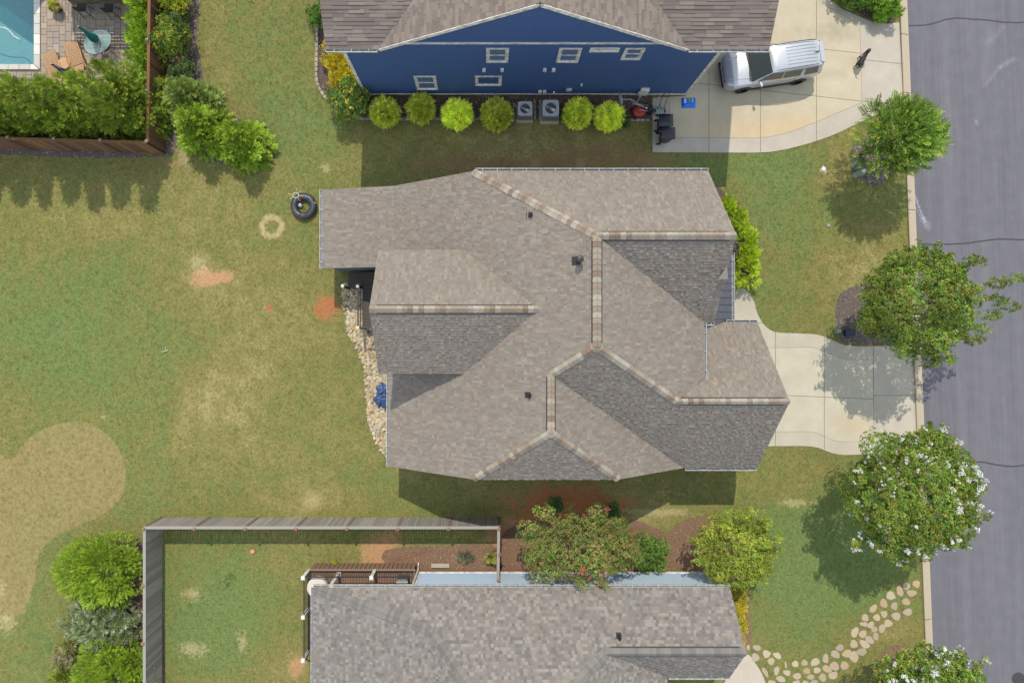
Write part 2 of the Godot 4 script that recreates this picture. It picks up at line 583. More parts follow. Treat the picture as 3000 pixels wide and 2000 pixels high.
	for c in [[-16000, 2200, 16000, 16000], [-16000, -16000, 16000, pz0], [3200, pz0, 16000, 2200], [-16000, pz0, px0, 2200], [px0, pz1, -200, 2200], [px1, pz0, 3200, -200]]:
		far.quad(g(c[0], c[3]), g(c[2], c[3]), g(c[2], c[1]), g(c[0], c[1]))
	structure("ground", far, fm)
	road()
	driveways()
	beds()

func g(px: float, py: float, y := 0.0) -> Vector3:
	return Vector3((px - CX) / S, y, (py - CZ) / S)

func stain_poly(rgb: PackedFloat32Array, w: int, h: int, poly: PackedVector2Array, tint: Color, amount: float, a3: PackedByteArray) -> void:
	for y in range(700, 1010):
		for x in range(60, 300):
			var p := Vector2((x * 2 - 200 - CX) / S, (y * 2 - 200 - CZ) / S)
			if y < h and x < w and Geometry2D.is_point_in_polygon(p, poly):
				var i := y * w + x
				var k := amount * clampf(0.85 + (a3[i] - 128) * 0.003, 0, 1)
				rgb[i * 3] = lerpf(rgb[i * 3], tint.r, k)
				rgb[i * 3 + 1] = lerpf(rgb[i * 3 + 1], tint.g, k)
				rgb[i * 3 + 2] = lerpf(rgb[i * 3 + 2], tint.b, k)

func curb_x(py: float) -> float:
	return 2637.0 + (py - 82.0) * 0.0401

func road() -> void:
	var rect := Rect2(2640, -200, 560, 2400)
	var w := 420
	var h := 1800
	var f := FastNoiseLite.new(); f.seed = 21; f.frequency = 0.02; f.fractal_octaves = 4
	var f2 := FastNoiseLite.new(); f2.seed = 22; f2.frequency = 0.4; f2.fractal_octaves = 2
	var bytes := PackedByteArray()
	bytes.resize(w * h * 3)
	for y in h:
		var py := rect.position.y + y * rect.size.y / h
		for x in w:
			var px := rect.position.x + x * rect.size.x / w
			var u := px - curb_x(py)
			var t := 0.134 + 0.013 * f.get_noise_2d(u * 1.3, py * 0.05) + 0.014 * f.get_noise_2d(u * 5.0, py * 0.16 + 500.0) + 0.013 * f.get_noise_2d(u, py) + 0.020 * f2.get_noise_2d(x, y)
			# tyre polish and old scuffs
			t += 0.014 * exp(-pow((u - 130.0) / 16.0, 2.0)) + 0.010 * exp(-pow((u - 215.0) / 22.0, 2.0))
			if f2.get_noise_2d(x * 2.7 + 900.0, y * 2.7) > 0.83:
				t += 0.25
			# dried spill by the kerb and pale scrapes
			if u < 345.0 and py > 70.0 and py < 700.0:
				for s in [[12, 540, 50, 648, 4.5, 0.13], [4, 560, 40, 640, 2.5, 0.08], [46, 640, 58, 665, 11, 0.09], [4, 660, 22, 690, 3, 0.07], [240, 250, 290, 195, 8, 0.035], [290, 195, 330, 172, 9, 0.05], [235, 230, 260, 90, 14, 0.02], [262, 120, 300, 80, 14, 0.03], [212, 352, 214, 360, 6, 0.07]]:
					var e := dist_seg(u, py, s[0], s[1], s[2], s[3])
					if e < s[4] * 2.0:
						t += s[5] * clampf(1.1 - e / s[4] + 0.9 * f.get_noise_2d(px * 6.0, py * 6.0), 0.0, 1.0)
			var i := (y * w + x) * 3
			bytes[i] = clampi(int(255.0 * pow(t * 0.96, 0.4545)), 0, 255)
			bytes[i + 1] = clampi(int(255.0 * pow(t * 0.955, 0.4545)), 0, 255)
			bytes[i + 2] = clampi(int(255.0 * pow(t * 1.14, 0.4545)), 0, 255)
	var m := mat(1, 1, 1, 0.85, {"albedo_texture": ImageTexture.create_from_image(Image.create_from_data(w, h, false, Image.FORMAT_RGB8, bytes)), "metallic_specular": 0.3})
	var b := Buf.new()
	b.quad(g(curb_x(2200) + 10, 2200, 0.004), g(3200, 2200, 0.004), g(3200, -200, 0.004), g(curb_x(-200) + 10, -200, 0.004))
	var ro := structure("road", b, m, rect)
	var far := Buf.new()
	for c in [[-16000, -200], [2200, 16000]]:
		far.quad(g(curb_x(c[1]) + 10, c[1], 0.004), g(3200, c[1], 0.004), g(3200, c[0], 0.004), g(curb_x(c[0]) + 10, c[0], 0.004))
	structure("road", far, grain(mat(0.17, 0.168, 0.188, 0.85), T.coarse, 0.3))
	# sealed cracks
	for line in [[[0, 76], [60, 72], [110, 58], [150, 53], [200, 57], [245, 60], [300, 66], [420, 64]], [[0, 714], [70, 716], [150, 712], [190, 706], [250, 700], [300, 702], [420, 706]], [[130, 1352], [170, 1354], [215, 1362], [260, 1366], [310, 1360], [420, 1366]], [[0, 1353], [60, 1350], [130, 1352]]]:
		var cb := Buf.new()
		var pts: Array = []
		var src := smooth_plan(line.map(func(a): return [a[0] + curb_x(a[1]) + 24.0, a[1]]), 6, false)
		for p in src:
			pts.append(Vector3(p.x, 0.008, p.y + rf(-0.012, 0.012)))
		for k in pts.size() - 1:
			var wd := 0.035
			cb.quad(pts[k] + Vector3(0, 0, wd), pts[k + 1] + Vector3(0, 0, wd), pts[k + 1] - Vector3(0, 0, wd), pts[k] - Vector3(0, 0, wd))
		part("sealed_crack", cb, M.tar, ro)
	# kerb in cast lengths with joints
	var hubk := Node3D.new()
	hubk.name = "kerb"
	hubk.set_meta("kind", "structure")
	add_child(hubk)
	var y := -240.0
	while y < 2240.0:
		var y2 := y + 171.0
		var kb := Buf.new()
		var e0 := curb_x(y + 0.8)
		var e1 := curb_x(y2 - 0.8)
		var a := [g(e0, y + 0.8), g(e1, y2 - 0.8)]
		var prof := [[0.0, 0.0], [0.0, 0.115], [2.0, 0.13], [9.0, 0.128], [12.0, 0.11], [15.0, 0.05], [22.0, 0.018], [25.0, 0.008]]
		for k in prof.size() - 1:
			var p0: Vector3 = a[0] + Vector3(prof[k][0] / S, prof[k][1], 0)
			var p1: Vector3 = a[1] + Vector3(prof[k][0] / S, prof[k][1], 0)
			var p2: Vector3 = a[1] + Vector3(prof[k + 1][0] / S, prof[k + 1][1], 0)
			var p3: Vector3 = a[0] + Vector3(prof[k + 1][0] / S, prof[k + 1][1], 0)
			kb.quad(p0, p1, p2, p3)
		part("kerb_stone", kb, M.curb, hubk)
		y = y2
	var mh := thing("manhole_cover", "round iron cover set in the asphalt at the bottom edge of the road", "manhole cover", q(2985, 1988) + Vector3(0, 0.006, 0))
	var mb := Buf.new()
	mb.lathe([[0.34, 0.0], [0.34, 0.006], [0.30, 0.006], [0.295, 0.002], [0.27, 0.002], [0.265, 0.007], [0.0, 0.007]], Vector3.ZERO, 28)
	part("cover", mb, M.tar, mh)

func dist_seg(x: float, y: float, x0: float, y0: float, x1: float, y1: float) -> float:
	return Vector2(x, y).distance_to(Geometry2D.get_closest_point_to_segment(Vector2(x, y), Vector2(x0, y0), Vector2(x1, y1)))

func concrete(seed_: int, rect: Rect2, base: Color, stains: Array) -> StandardMaterial3D:
	var w := int(rect.size.x / 2.0)
	var h := int(rect.size.y / 2.0)
	var f := FastNoiseLite.new(); f.seed = seed_; f.frequency = 0.015; f.fractal_octaves = 5
	var f2 := FastNoiseLite.new(); f2.seed = seed_ + 1; f2.frequency = 0.3; f2.fractal_octaves = 2
	var bytes := PackedByteArray()
	bytes.resize(w * h * 3)
	for y in h:
		for x in w:
			var px := rect.position.x + x * 2
			var py := rect.position.y + y * 2
			var t := 1.0 + 0.10 * f.get_noise_2d(px, py) + 0.05 * f2.get_noise_2d(x, y)
			var c := Color(base.r * t, base.g * t, base.b * t)
			for s in stains:
				var ex: float = (px - s[0]) / s[2]
				var ey: float = (py - s[1]) / s[3]
				var e := ex * ex + ey * ey
				if e < 4.0:
					var k: float = s[4] * clampf(1.0 - sqrt(e) * 0.6 + 0.55 * f.get_noise_2d(px * 2.2 + 300.0, py * 2.2), 0.0, 1.0)
					c = c.lerp(s[5], k)
			var i := (y * w + x) * 3
			bytes[i] = clampi(int(255.0 * pow(c.r, 0.4545)), 0, 255)
			bytes[i + 1] = clampi(int(255.0 * pow(c.g, 0.4545)), 0, 255)
			bytes[i + 2] = clampi(int(255.0 * pow(c.b, 0.4545)), 0, 255)
	return mat(1, 1, 1, 0.9, {"albedo_texture": ImageTexture.create_from_image(Image.create_from_data(w, h, false, Image.FORMAT_RGB8, bytes)), "metallic_specular": 0.3})

# cut an outline into cast slabs with open joints
func slabs(called: String, outline: PackedVector2Array, cuts_x: Array, cuts_z: Array, top: float, m: Material, rect: Rect2, parent: Node, skew := 0.0) -> void:
	not_lawn.append(outline)
	var gap := 0.011
	for i in cuts_x.size() - 1:
		for j in cuts_z.size() - 1:
			var x0: float = (cuts_x[i] - CX) / S + gap
			var x1: float = (cuts_x[i + 1] - CX) / S - gap
			var z0: float = (cuts_z[j] - CZ) / S + gap
			var z1: float = (cuts_z[j + 1] - CZ) / S - gap
			var cell := PackedVector2Array([Vector2(x0, z0 + skew * (x0 - 15.5)), Vector2(x1, z0 + skew * (x1 - 15.5)), Vector2(x1, z1 + skew * (x1 - 15.5)), Vector2(x0, z1 + skew * (x0 - 15.5))])
			for p in Geometry2D.intersect_polygons(outline, cell):
				if p.size() >= 3:
					var b := Buf.new()
					b.slab(p, 0.001, top)
					part(called, b, m, parent, rect)

func shrink(p: PackedVector2Array, d: float) -> PackedVector2Array:
	var o := Geometry2D.offset_polygon(p, -d)
	return o[0] if o.size() else p

func setting(called: String) -> Node3D:
	var o := Node3D.new()
	o.name = numbered(called)
	o.set_meta("kind", "structure")
	add_child(o)
	return o

func driveways() -> void:
	# drive of the blue house, with its grey border
	var rect := Rect2(1880, -120, 800, 600)
	var tan_c := Color(0.46, 0.41, 0.31)
	var rust := Color(0.52, 0.37, 0.20)
	var m_in := concrete(31, rect, tan_c, [[2230, 380, 170, 26, 0.5, rust], [2330, 355, 80, 18, 0.35, rust], [2440, 95, 70, 22, 0.5, Color(0.27, 0.25, 0.19)], [2420, 215, 50, 18, 0.30, Color(0.30, 0.28, 0.21)], [2150, 340, 60, 50, 0.25, Color(0.36, 0.30, 0.22)]])
	var m_out := concrete(33, rect, Color(0.42, 0.385, 0.335), [[2590, 80, 60, 60, 0.3, Color(0.36, 0.33, 0.29)]])
	var outer := PackedVector2Array()
	for p in smooth_plan([[1912, 446], [2100, 447], [2225, 447], [2290, 440], [2370, 420], [2440, 396], [2500, 368], [2560, 340], [2610, 318], [2652, 300]], 4, false):
		outer.append(p)
	for p in plan([[2646, 300], [2635, 66], [2600, 70], [2560, 66], [2525, 52], [2470, 28], [2425, -4], [2380, -60], [2350, -120], [2180, -120], [2010, 280], [1912, 288]]):
		outer.append(p)
	var inner := PackedVector2Array()
	for p in smooth_plan([[1962, 402], [2100, 403], [2226, 403], [2300, 390], [2390, 358], [2460, 328], [2525, 300]], 4, false):
		inner.append(p)
	for p in plan([[2519, 72], [2470, 46], [2420, 18], [2370, -30], [2330, -118], [2182, -118], [2012, 280], [1962, 284]]):
		inner.append(p)
	var d := setting("driveway")
	slabs("slab", inner, [1800, 2077, 2228, 2392, 2700], [-200, -20, 132, 272, 600], 0.030, m_in, rect, d, 0.11)
	var border := Geometry2D.clip_polygons(outer, Geometry2D.offset_polygon(inner, 0.012)[0])
	for p in border:
		if not Geometry2D.is_polygon_clockwise(p):
			slabs("slab", p, [1800, 2077, 2228, 2392, 2700], [-200, 150, 272, 600], 0.030, m_out, rect, d, 0.11)
	not_lawn.append(outer)
	# drive of the shingled house
	var rect2 := Rect2(2120, 800, 600, 560)
	var m2 := concrete(41, rect2, Color(0.46, 0.432, 0.35), [[2500, 1240, 60, 30, 0.5, Color(0.47, 0.36, 0.24)], [2300, 1150, 60, 60, 0.2, Color(0.40, 0.37, 0.29)]])
	var m2o := concrete(43, rect2, Color(0.43, 0.40, 0.335), [])
	var o2 := PackedVector2Array()
	for p in smooth_plan([[2125, 836], [2160, 838], [2190, 852], [2208, 880], [2218, 915], [2238, 950], [2270, 972], [2330, 976], [2395, 980], [2440, 996], [2480, 1012], [2540, 1014], [2600, 1012], [2680, 1008]], 4, false):
		o2.append(p)
	for p in smooth_plan([[2688, 1330], [2600, 1328], [2540, 1330], [2470, 1332], [2430, 1324], [2400, 1312], [2370, 1307], [2320, 1306], [2120, 1308]], 4, false):
		o2.append(p)
	var i2 := PackedVector2Array()
	for p in smooth_plan([[2120, 1018], [2260, 1018], [2330, 1018], [2385, 1018], [2430, 1036], [2480, 1052], [2557, 1054]], 4, false):
		i2.append(p)
	for p in smooth_plan([[2560, 1292], [2500, 1293], [2450, 1291], [2420, 1280], [2380, 1265], [2300, 1264], [2120, 1266]], 4, false):
		i2.append(p)
	var d2 := setting("driveway")
	slabs("slab", i2, [2000, 2272, 2415, 2900], [700, 1158, 1500], 0.030, m2, rect2, d2, 0.04)
	for p in Geometry2D.clip_polygons(o2, Geometry2D.offset_polygon(i2, 0.012)[0]):
		if not Geometry2D.is_polygon_clockwise(p):
			slabs("slab", p, [2000, 2272, 2415, 2559, 2900], [700, 945, 1158, 1500], 0.030, m2o, rect2, d2)
	not_lawn.append(o2)
	# front walk of the pale house
	var rect3 := Rect2(2100, 1880, 200, 320)
	var o3 := smooth_plan([[2125, 1990], [2150, 1935], [2190, 1916], [2215, 1945], [2238, 1985], [2248, 2040], [2240, 2140], [2120, 2140]], 4)
	var d3 := setting("garden_path")
	slabs("slab", o3, [2000, 2400], [1800, 2020, 2300], 0.03, concrete(45, rect3, Color(0.45, 0.40, 0.34), []), rect3, d3)

func bed(called: String, pts: Array, m: Material, y := 0.012, steps := 4, chips := 0, chip_pal: Array = []) -> PackedVector2Array:
	var p := smooth_plan(pts, steps) if steps > 1 else plan(pts)
	# ragged edge, as raked mulch has
	var rough := PackedVector2Array()
	for i in p.size():
		var a := p[i]
		var b := p[(i + 1) % p.size()]
		var n := maxi(1, int(a.distance_to(b) / 0.18))
		for k in n:
			rough.append(a.lerp(b, float(k) / n) + Vector2(rf(-0.035, 0.035), rf(-0.035, 0.035)))
	var buf := Buf.new()
	buf.slab(rough, 0.0, y)
	var o := structure(called, buf, m)
	not_lawn.append(rough)
	if chips > 0:
		scatter_chips(o, rough, chips, chip_pal, y)
	return rough

func scatter_chips(parent: Node, poly: PackedVector2Array, count: int, pal: Array, y: float) -> void:
	var box := Rect2(poly[0], Vector2.ZERO)
	for p in poly:
		box = box.expand(p)
	var mb := Buf.new()
	mb.box(Vector3.ZERO, Vector3(0.075, 0.012, 0.026))
	var xf: Array = []
	var cols: Array = []
	var tries := 0
	while xf.size() < count and tries < count * 6:
		tries += 1
		var p := Vector2(rf(box.position.x, box.end.x), rf(box.position.y, box.end.y))
		if Geometry2D.is_point_in_polygon(p, poly):
			var bs := Basis.from_euler(Vector3(rf(-0.5, 0.5), rf(0, TAU), rf(-0.5, 0.5))).scaled(Vector3.ONE * rf(0.5, 1.3))
			xf.append(Transform3D(bs, Vector3(p.x, y + rf(0.0, 0.022), p.y)))
			cols.append(jitter(pick(pal), 0.3))
	var o := scatter("mulch_chips", mb.mesh(M.chip), xf, cols, parent)
	o.set_meta("kind", "stuff")

func scatter(called: String, mesh: Mesh, xf: Array, cols: Array, parent: Node) -> MultiMeshInstance3D:
	var mm := MultiMesh.new()
	mm.transform_format = MultiMesh.TRANSFORM_3D
	mm.use_colors = true
	mm.mesh = mesh
	mm.instance_count = xf.size()
	var buf := PackedFloat32Array()
	buf.resize(xf.size() * 16)
	for i in xf.size():
		var t: Transform3D = xf[i]
		var c: Color = cols[i]
		var k := i * 16
		buf[k] = t.basis.x.x; buf[k + 1] = t.basis.y.x; buf[k + 2] = t.basis.z.x; buf[k + 3] = t.origin.x
		buf[k + 4] = t.basis.x.y; buf[k + 5] = t.basis.y.y; buf[k + 6] = t.basis.z.y; buf[k + 7] = t.origin.y
		buf[k + 8] = t.basis.x.z; buf[k + 9] = t.basis.y.z; buf[k + 10] = t.basis.z.z; buf[k + 11] = t.origin.z
		buf[k + 12] = c.r; buf[k + 13] = c.g; buf[k + 14] = c.b; buf[k + 15] = 1.0
	mm.buffer = buf
	var o := MultiMeshInstance3D.new()
	o.name = called
	o.multimesh = mm
	parent.add_child(o, true)
	return o

func beds() -> void:
	var brown := [Color(0.17, 0.10, 0.075), Color(0.11, 0.075, 0.06), Color(0.24, 0.16, 0.12), Color(0.30, 0.22, 0.16)]
	var grey := [Color(0.16, 0.13, 0.12), Color(0.10, 0.085, 0.085), Color(0.24, 0.21, 0.20), Color(0.36, 0.32, 0.29)]
	var red := [Color(0.25, 0.15, 0.10), Color(0.17, 0.105, 0.075), Color(0.34, 0.235, 0.16)]
	bed("mulch_bed", [[475, -60], [575, -60], [582, 60], [576, 130], [592, 200], [605, 270], [650, 325], [710, 352], [770, 395], [800, 440], [800, 470], [750, 490], [680, 486], [620, 470], [560, 440], [530, 420], [505, 448], [470, 458], [300, 462], [100, 455], [-60, 450], [-60, 425], [300, 436], [476, 440], [478, 200]], M.mulch_grey, 0.012, 3, 2600, grey)
	bed("mulch_bed", [[932, -40], [929, 100], [928, 230], [944, 278], [985, 315], [1062, 348], [1300, 350], [1912, 352], [1912, 262], [1040, 270], [1000, -40]], M.mulch, 0.012, 1, 2200, grey)
	bed("mulch_bed", [[1495, 1545], [1600, 1520], [1745, 1560], [1830, 1525], [1880, 1530], [1955, 1560], [1985, 1535], [2040, 1512], [2110, 1518], [2170, 1560], [2195, 1660], [2195, 1760], [2200, 1880], [2165, 1930], [2100, 1900], [2080, 1672], [1466, 1672], [1466, 1590]], M.mulch_red, 0.012, 3, 2600, red)
	bed("mulch_bed", [[1130, 1610], [1250, 1600], [1450, 1596], [1462, 1640], [1462, 1672], [1218, 1668], [1130, 1655]], M.mulch_red, 0.012, 2, 900, brown + red)
	bed("mulch_bed", [[2505, 420], [2550, 405], [2600, 430], [2600, 520], [2560, 545], [2515, 520], [2495, 470]], M.mulch_grey, 0.012, 4, 500, grey)
	bed("mulch_bed", [[2462, 862], [2520, 835], [2590, 850], [2630, 930], [2620, 1000], [2540, 1008], [2470, 1000], [2448, 940]], M.mulch_grey, 0.012, 4, 700, grey)
	bed("mulch_bed", [[2590, 1905], [2640, 1890], [2690, 1920], [2695, 2030], [2560, 2060], [2545, 1990]], M.mulch_red, 0.012, 4, 300, red)
	bed("mulch_bed", [[2085, 560], [2130, 570], [2175, 620], [2205, 690], [2210, 770], [2190, 815], [2150, 830], [2085, 830]], M.mulch, 0.012, 3, 300, brown)
	bed("mulch_bed", [[2400, -60], [2460, -10], [2520, 38], [2570, 62], [2625, 60], [2628, -60]], M.mulch, 0.034, 3, 200, brown)
	bed("mulch_bed", [[250, 1660], [280, 1610], [340, 1590], [440, 1590], [468, 1600], [468, 2140], [280, 2140], [250, 1900]], M.mulch, 0.012, 3, 500, brown)
	river_stones()

func river_stones() -> void:
	var p := smooth_plan([[1008, 830], [1110, 820], [1110, 960], [1112, 1060], [1175, 1095], [1185, 1350], [1148, 1350], [1110, 1310], [1082, 1240], [1072, 1150], [1068, 1090], [1052, 1035], [1025, 985], [1012, 930]], 3)
	var b := Buf.new()
	b.slab(p, 0.0, 0.015)
	var o := structure("stone_bed", b, M.block)
	not_lawn.append(p)
	var sb := stone_buf(5)
	var mesh := sb.mesh(M.stone)
	var pal := [Color(0.50, 0.41, 0.26), Color(0.56, 0.48, 0.33), Color(0.42, 0.33, 0.20), Color(0.58, 0.53, 0.42), Color(0.38, 0.33, 0.25), Color(0.53, 0.38, 0.20)]
	var xf: Array = []
	var cols: Array = []
	var box := Rect2(p[0], Vector2.ZERO)
	for a in p:
		box = box.expand(a)
	var tries := 0
	while xf.size() < 2300 and tries < 16000:
		tries += 1
		var a := Vector2(rf(box.position.x, box.end.x), rf(box.position.y, box.end.y))
		if Geometry2D.is_point_in_polygon(a, p):
			var s := rf(0.055, 0.125)
			xf.append(Transform3D(Basis.from_euler(Vector3(rf(-0.3, 0.3), rf(0, TAU), rf(-0.3, 0.3))) * Basis.from_scale(Vector3(s * rf(1.0, 1.5), s * 0.6, s * rf(0.7, 1.0))), Vector3(a.x, rf(0.02, 0.07), a.y)))
			cols.append(jitter(pick(pal), 0.22))
	var mm := scatter("river_stones", mesh, xf.slice(300), cols.slice(300), o)
	mm.set_meta("kind", "stuff")
	var tone: Array = []
	for c in pal:
		tone.append(grain(mat(c.r, c.g, c.b, 0.9), T.fine, 1.3))
	for i in 300:
		put("river_stone", mesh, o, xf[i], tone[i % tone.size()])

# a lumpy unit pebble
func stone_buf(seed_: int) -> Buf:
	var b := Buf.new()
	var f := FastNoiseLite.new(); f.seed = seed_; f.frequency = 0.7
	var rows: Array = []
	for i in 6:
		var a := -PI / 2 + PI * i / 5.0
		var line: Array = []
		for j in 8:
			var t := TAU * j / 8.0
			var d := Vector3(cos(a) * cos(t), sin(a), cos(a) * sin(t))
			line.append(d * (1.0 + 0.28 * f.get_noise_3dv(d * 2.0)))
		rows.append(line)
	b.grid(rows, Color.WHITE, true)
	return b

# ---------------------------------------------------------------- houses
const TAUPE := [Color(0.288, 0.256, 0.226), Color(0.288, 0.256, 0.226), Color(0.278, 0.252, 0.228), Color(0.306, 0.270, 0.235), Color(0.269, 0.227, 0.198), Color(0.320, 0.286, 0.246), Color(0.285, 0.262, 0.242), Color(0.261, 0.234, 0.212), Color(0.337, 0.303, 0.261), Color(0.280, 0.232, 0.200), Color(0.295, 0.265, 0.235)]
const GREY := [Color(0.258, 0.239, 0.227), Color(0.258, 0.239, 0.227), Color(0.288, 0.269, 0.253), Color(0.221, 0.209, 0.201), Color(0.314, 0.289, 0.265), Color(0.263, 0.227, 0.210), Color(0.247, 0.237, 0.230), Color(0.201, 0.189, 0.183), Color(0.335, 0.313, 0.294)]
const UMBER := [Color(0.255, 0.215, 0.195), Color(0.28, 0.235, 0.21), Color(0.235, 0.20, 0.185), Color(0.30, 0.255, 0.225), Color(0.22, 0.185, 0.17)]
const CAPS := [Color(0.43, 0.39, 0.325), Color(0.39, 0.345, 0.285), Color(0.285, 0.215, 0.168), Color(0.345, 0.285, 0.235), Color(0.46, 0.425, 0.365), Color(0.31, 0.24, 0.19), Color(0.37, 0.32, 0.265)]
const GREY_CAPS := [Color(0.245, 0.236, 0.226), Color(0.268, 0.257, 0.245), Color(0.212, 0.205, 0.197)]

# one pitched face: a solid deck under separate shingles. p is a planar outline.
func roof_face(roof: Node3D, p: Array, pal: Array, expo := 0.143, wide := Vector2(0.12, 0.26), shingled := true, runs := 2) -> Dictionary:
	var b := Buf.new()
	var nn := b._normal(p)
	if nn.y < 0.0:
		p = p.duplicate()
		p.reverse()
		nn = -nn
	var up := (Vector3.UP - nn * nn.y).normalized()
	var along := up.cross(nn)
	var low: Vector3 = p[0]
	for a in p:
		if a.y < low.y:
			low = a
	var flat := PackedVector2Array()
	var box := Rect2()
	for k in p.size():
		var d: Vector3 = p[k] - low
		var c2 := Vector2(d.dot(along), d.dot(up))
		flat.append(c2)
		box = Rect2(c2, Vector2.ZERO) if k == 0 else box.expand(c2)
	var under: Array = []
	for a in p:
		under.append(a - nn * 0.006)
	b.plate(under, -nn * 0.14)
	part("roof_deck", b, M.deck, roof)
	var info := {"n": nn, "mid": Vector3.ZERO, "p": p}
	for a in p:
		info.mid += a / p.size()
	if not shingled:
		return info
	var tabs: Buf = bags.tabs
	var whole: Array = bags.whole
	var v0 := box.position.y
	var row := 0
	while v0 < box.end.y:
		var x := box.position.x - 0.2
		var ci := 0
		while x < box.end.x:
			# narrow strips keep to columns; wide ones are laid at random
			var w := rf(wide.x, wide.y)
			if runs > 1:
				w = 0.085 + 0.05 * float(posmod(hash(ci * 31 + 7), 100)) / 100.0
			var r2 := PackedVector2Array([Vector2(x, v0), Vector2(x + w, v0), Vector2(x + w, v0 + expo + 0.012), Vector2(x, v0 + expo + 0.012)])
			var inside := 0
			for c in r2:
				if Geometry2D.is_point_in_polygon(c, flat):
					inside += 1
			# the printed blend runs up over a few courses, as laminated strips are laid
			ci += 1
			var hv: int = posmod(hash(Vector3i(ci, int(floor(float(row + posmod(ci * 7919, 13)) / runs)), int(box.size.x * 10.0))), 9973)
			var col := jitter(pal[hv % pal.size()] if runs > 1 and rng.randf() < 0.85 else pick(pal), 0.05)
			var t := rf(0.010, 0.016) if rng.randf() < 0.45 else rf(0.026, 0.036)
			if inside == 4:
				var h: float = low.y + (v0 * up).y
				whole.append([w * expo * nn.y / pow(EYE - h, 2.0), low + along * x + up * v0, along, up, nn, w, expo + 0.012, t, col])
			else:
				for cut in Geometry2D.intersect_polygons(flat, r2):
					if cut.size() >= 3:
						tab_poly(tabs, cut, low, along, up, nn, v0, expo, t, col)
			x += w
		v0 += expo
		row += 1
	return info

func tab_poly(tabs: Buf, cut: PackedVector2Array, o: Vector3, along: Vector3, up: Vector3, nn: Vector3, v0: float, expo: float, t: float, col: Color) -> void:
	if Geometry2D.is_polygon_clockwise(cut):
		cut.reverse()
	var top: Array = []
	var foot: Array = []
	for c in cut:
		var k := clampf(1.0 - (c.y - v0) / (expo + 0.012), 0.0, 1.0)
		var f := o + along * c.x + up * c.y
		foot.append(f)
		top.append(f + nn * (0.001 + t * k))
	for k in range(1, top.size() - 1):
		tabs.tri(top[0], top[k], top[k + 1], col)
	for k in top.size():
		var j := (k + 1) % top.size()
		tabs.quad(foot[k], foot[j], top[j], top[k], col)

func wedge(b: Buf, o: Vector3, x: Vector3, y: Vector3, n: Vector3, t: float, col: Color) -> void:
	var a0 := o
	var a1 := o + x
	var b0 := o + n * (t + 0.001)
	var b1 := o + x + n * (t + 0.001)
	var c1 := o + x + y + n * 0.001
	var c0 := o + y + n * 0.001
	b.quad(b0, b1, c1, c0, col)
	b.quad(a0, a1, b1, b0, col)
	b.tri(a1, c1, b1, col)
	b.tri(c0, a0, b0, col)

# the 300 shingles that show largest are pieces of their own, the rest one mesh
func lay_shingles(roof: Node3D, pal: Array) -> void:
	var whole: Array = bags.whole
	whole.sort_custom(func(a, b): return a[0] > b[0])
	var unit := Buf.new()
	wedge(unit, Vector3.ZERO, Vector3.RIGHT, Vector3(0, 0, -1), Vector3.UP, 1.0, Color.WHITE)
	var um := unit.mesh(M.shingle)
	var tones := {}
	var tabs: Buf = bags.tabs
	for i in whole.size():
		var s: Array = whole[i]
		if i < 300:
			var k: int = rng.randi() % pal.size()
			if not tones.has(k):
				var c: Color = pal[k]
				tones[k] = grain(mat(c.r, c.g, c.b, 0.95, {"metallic_specular": 0.2}), T.speck, 2.6)
			put("shingle", um, roof, Transform3D(Basis(s[2] * s[5], s[4] * s[7], -s[3] * s[6]), s[1]), tones[k])
		else:
			wedge(tabs, s[1], s[2] * s[5], s[3] * s[6], s[4], s[7], s[8])
	var o := part("shingles", tabs, M.shingle, roof)
	o.set_meta("kind", "stuff")

func open_bags() -> void:
	bags = {"tabs": Buf.new(), "whole": []}

# bent cap pieces along a ridge or hip from a (laid first) to b
func caps(roof: Node3D, a: Vector3, b: Vector3, f1: Dictionary, f2: Dictionary, pal: Array, length := 0.24, half := 0.19, vent := false) -> void:
	var dir := (b - a).normalized()
	var d1 := dir.cross(f1.n).normalized()
	if d1.dot(f1.mid - a) < 0.0:
		d1 = -d1
	var d2 := dir.cross(f2.n).normalized()
	if d2.dot(f2.mid - a) < 0.0:
		d2 = -d2
	var top = (f1.n + f2.n).normalized()
	var lift := 0.028
	if vent:
		var vb := Buf.new()
		var n := 2
		for k in n:
			var s := a + (b - a) * (0.04 + 0.92 * k / n)
			var e := a + (b - a) * (0.04 + 0.92 * (k + 1) / n)
			for side in [[d1, f1.n], [d2, f2.n]]:
				var w: Vector3 = side[0] * (half + 0.035)
				var u: Vector3 = side[1] * 0.045
				vb.plate([s + u * 0.2, e + u * 0.2, e + u * 0.2 + w, s + u * 0.2 + w], u * 0.8)
		part("ridge_vent", vb, M.tar, roof)
		lift = 0.062
	var total := a.distance_to(b)
	var count := maxi(1, int(total / length))
	var step := total / count
	var unit := Buf.new()
	var l := dir * (step + 0.03)
	var t := 0.014
	for side in [[d1, f1.n], [d2, f2.n]]:
		var w: Vector3 = side[0] * half
		var nn: Vector3 = side[1]
		# the lapped end is thin, the exposed end stands proud
		var p := [nn * 0.012, l - nn * 0.010, l + w - nn * 0.010, w + nn * 0.012]
		unit.plate(p, nn * t)
	var mesh := unit.mesh(M.shingle)
	var tones: Array = []
	for c in pal:
		tones.append(grain(mat(c.r, c.g, c.b, 0.95, {"metallic_specular": 0.2}), T.speck, 2.6))
	for k in count:
		put("ridge_cap", mesh, roof, Transform3D(Basis.IDENTITY, a + dir * step * k + top * lift), tones[rng.randi() % tones.size()])

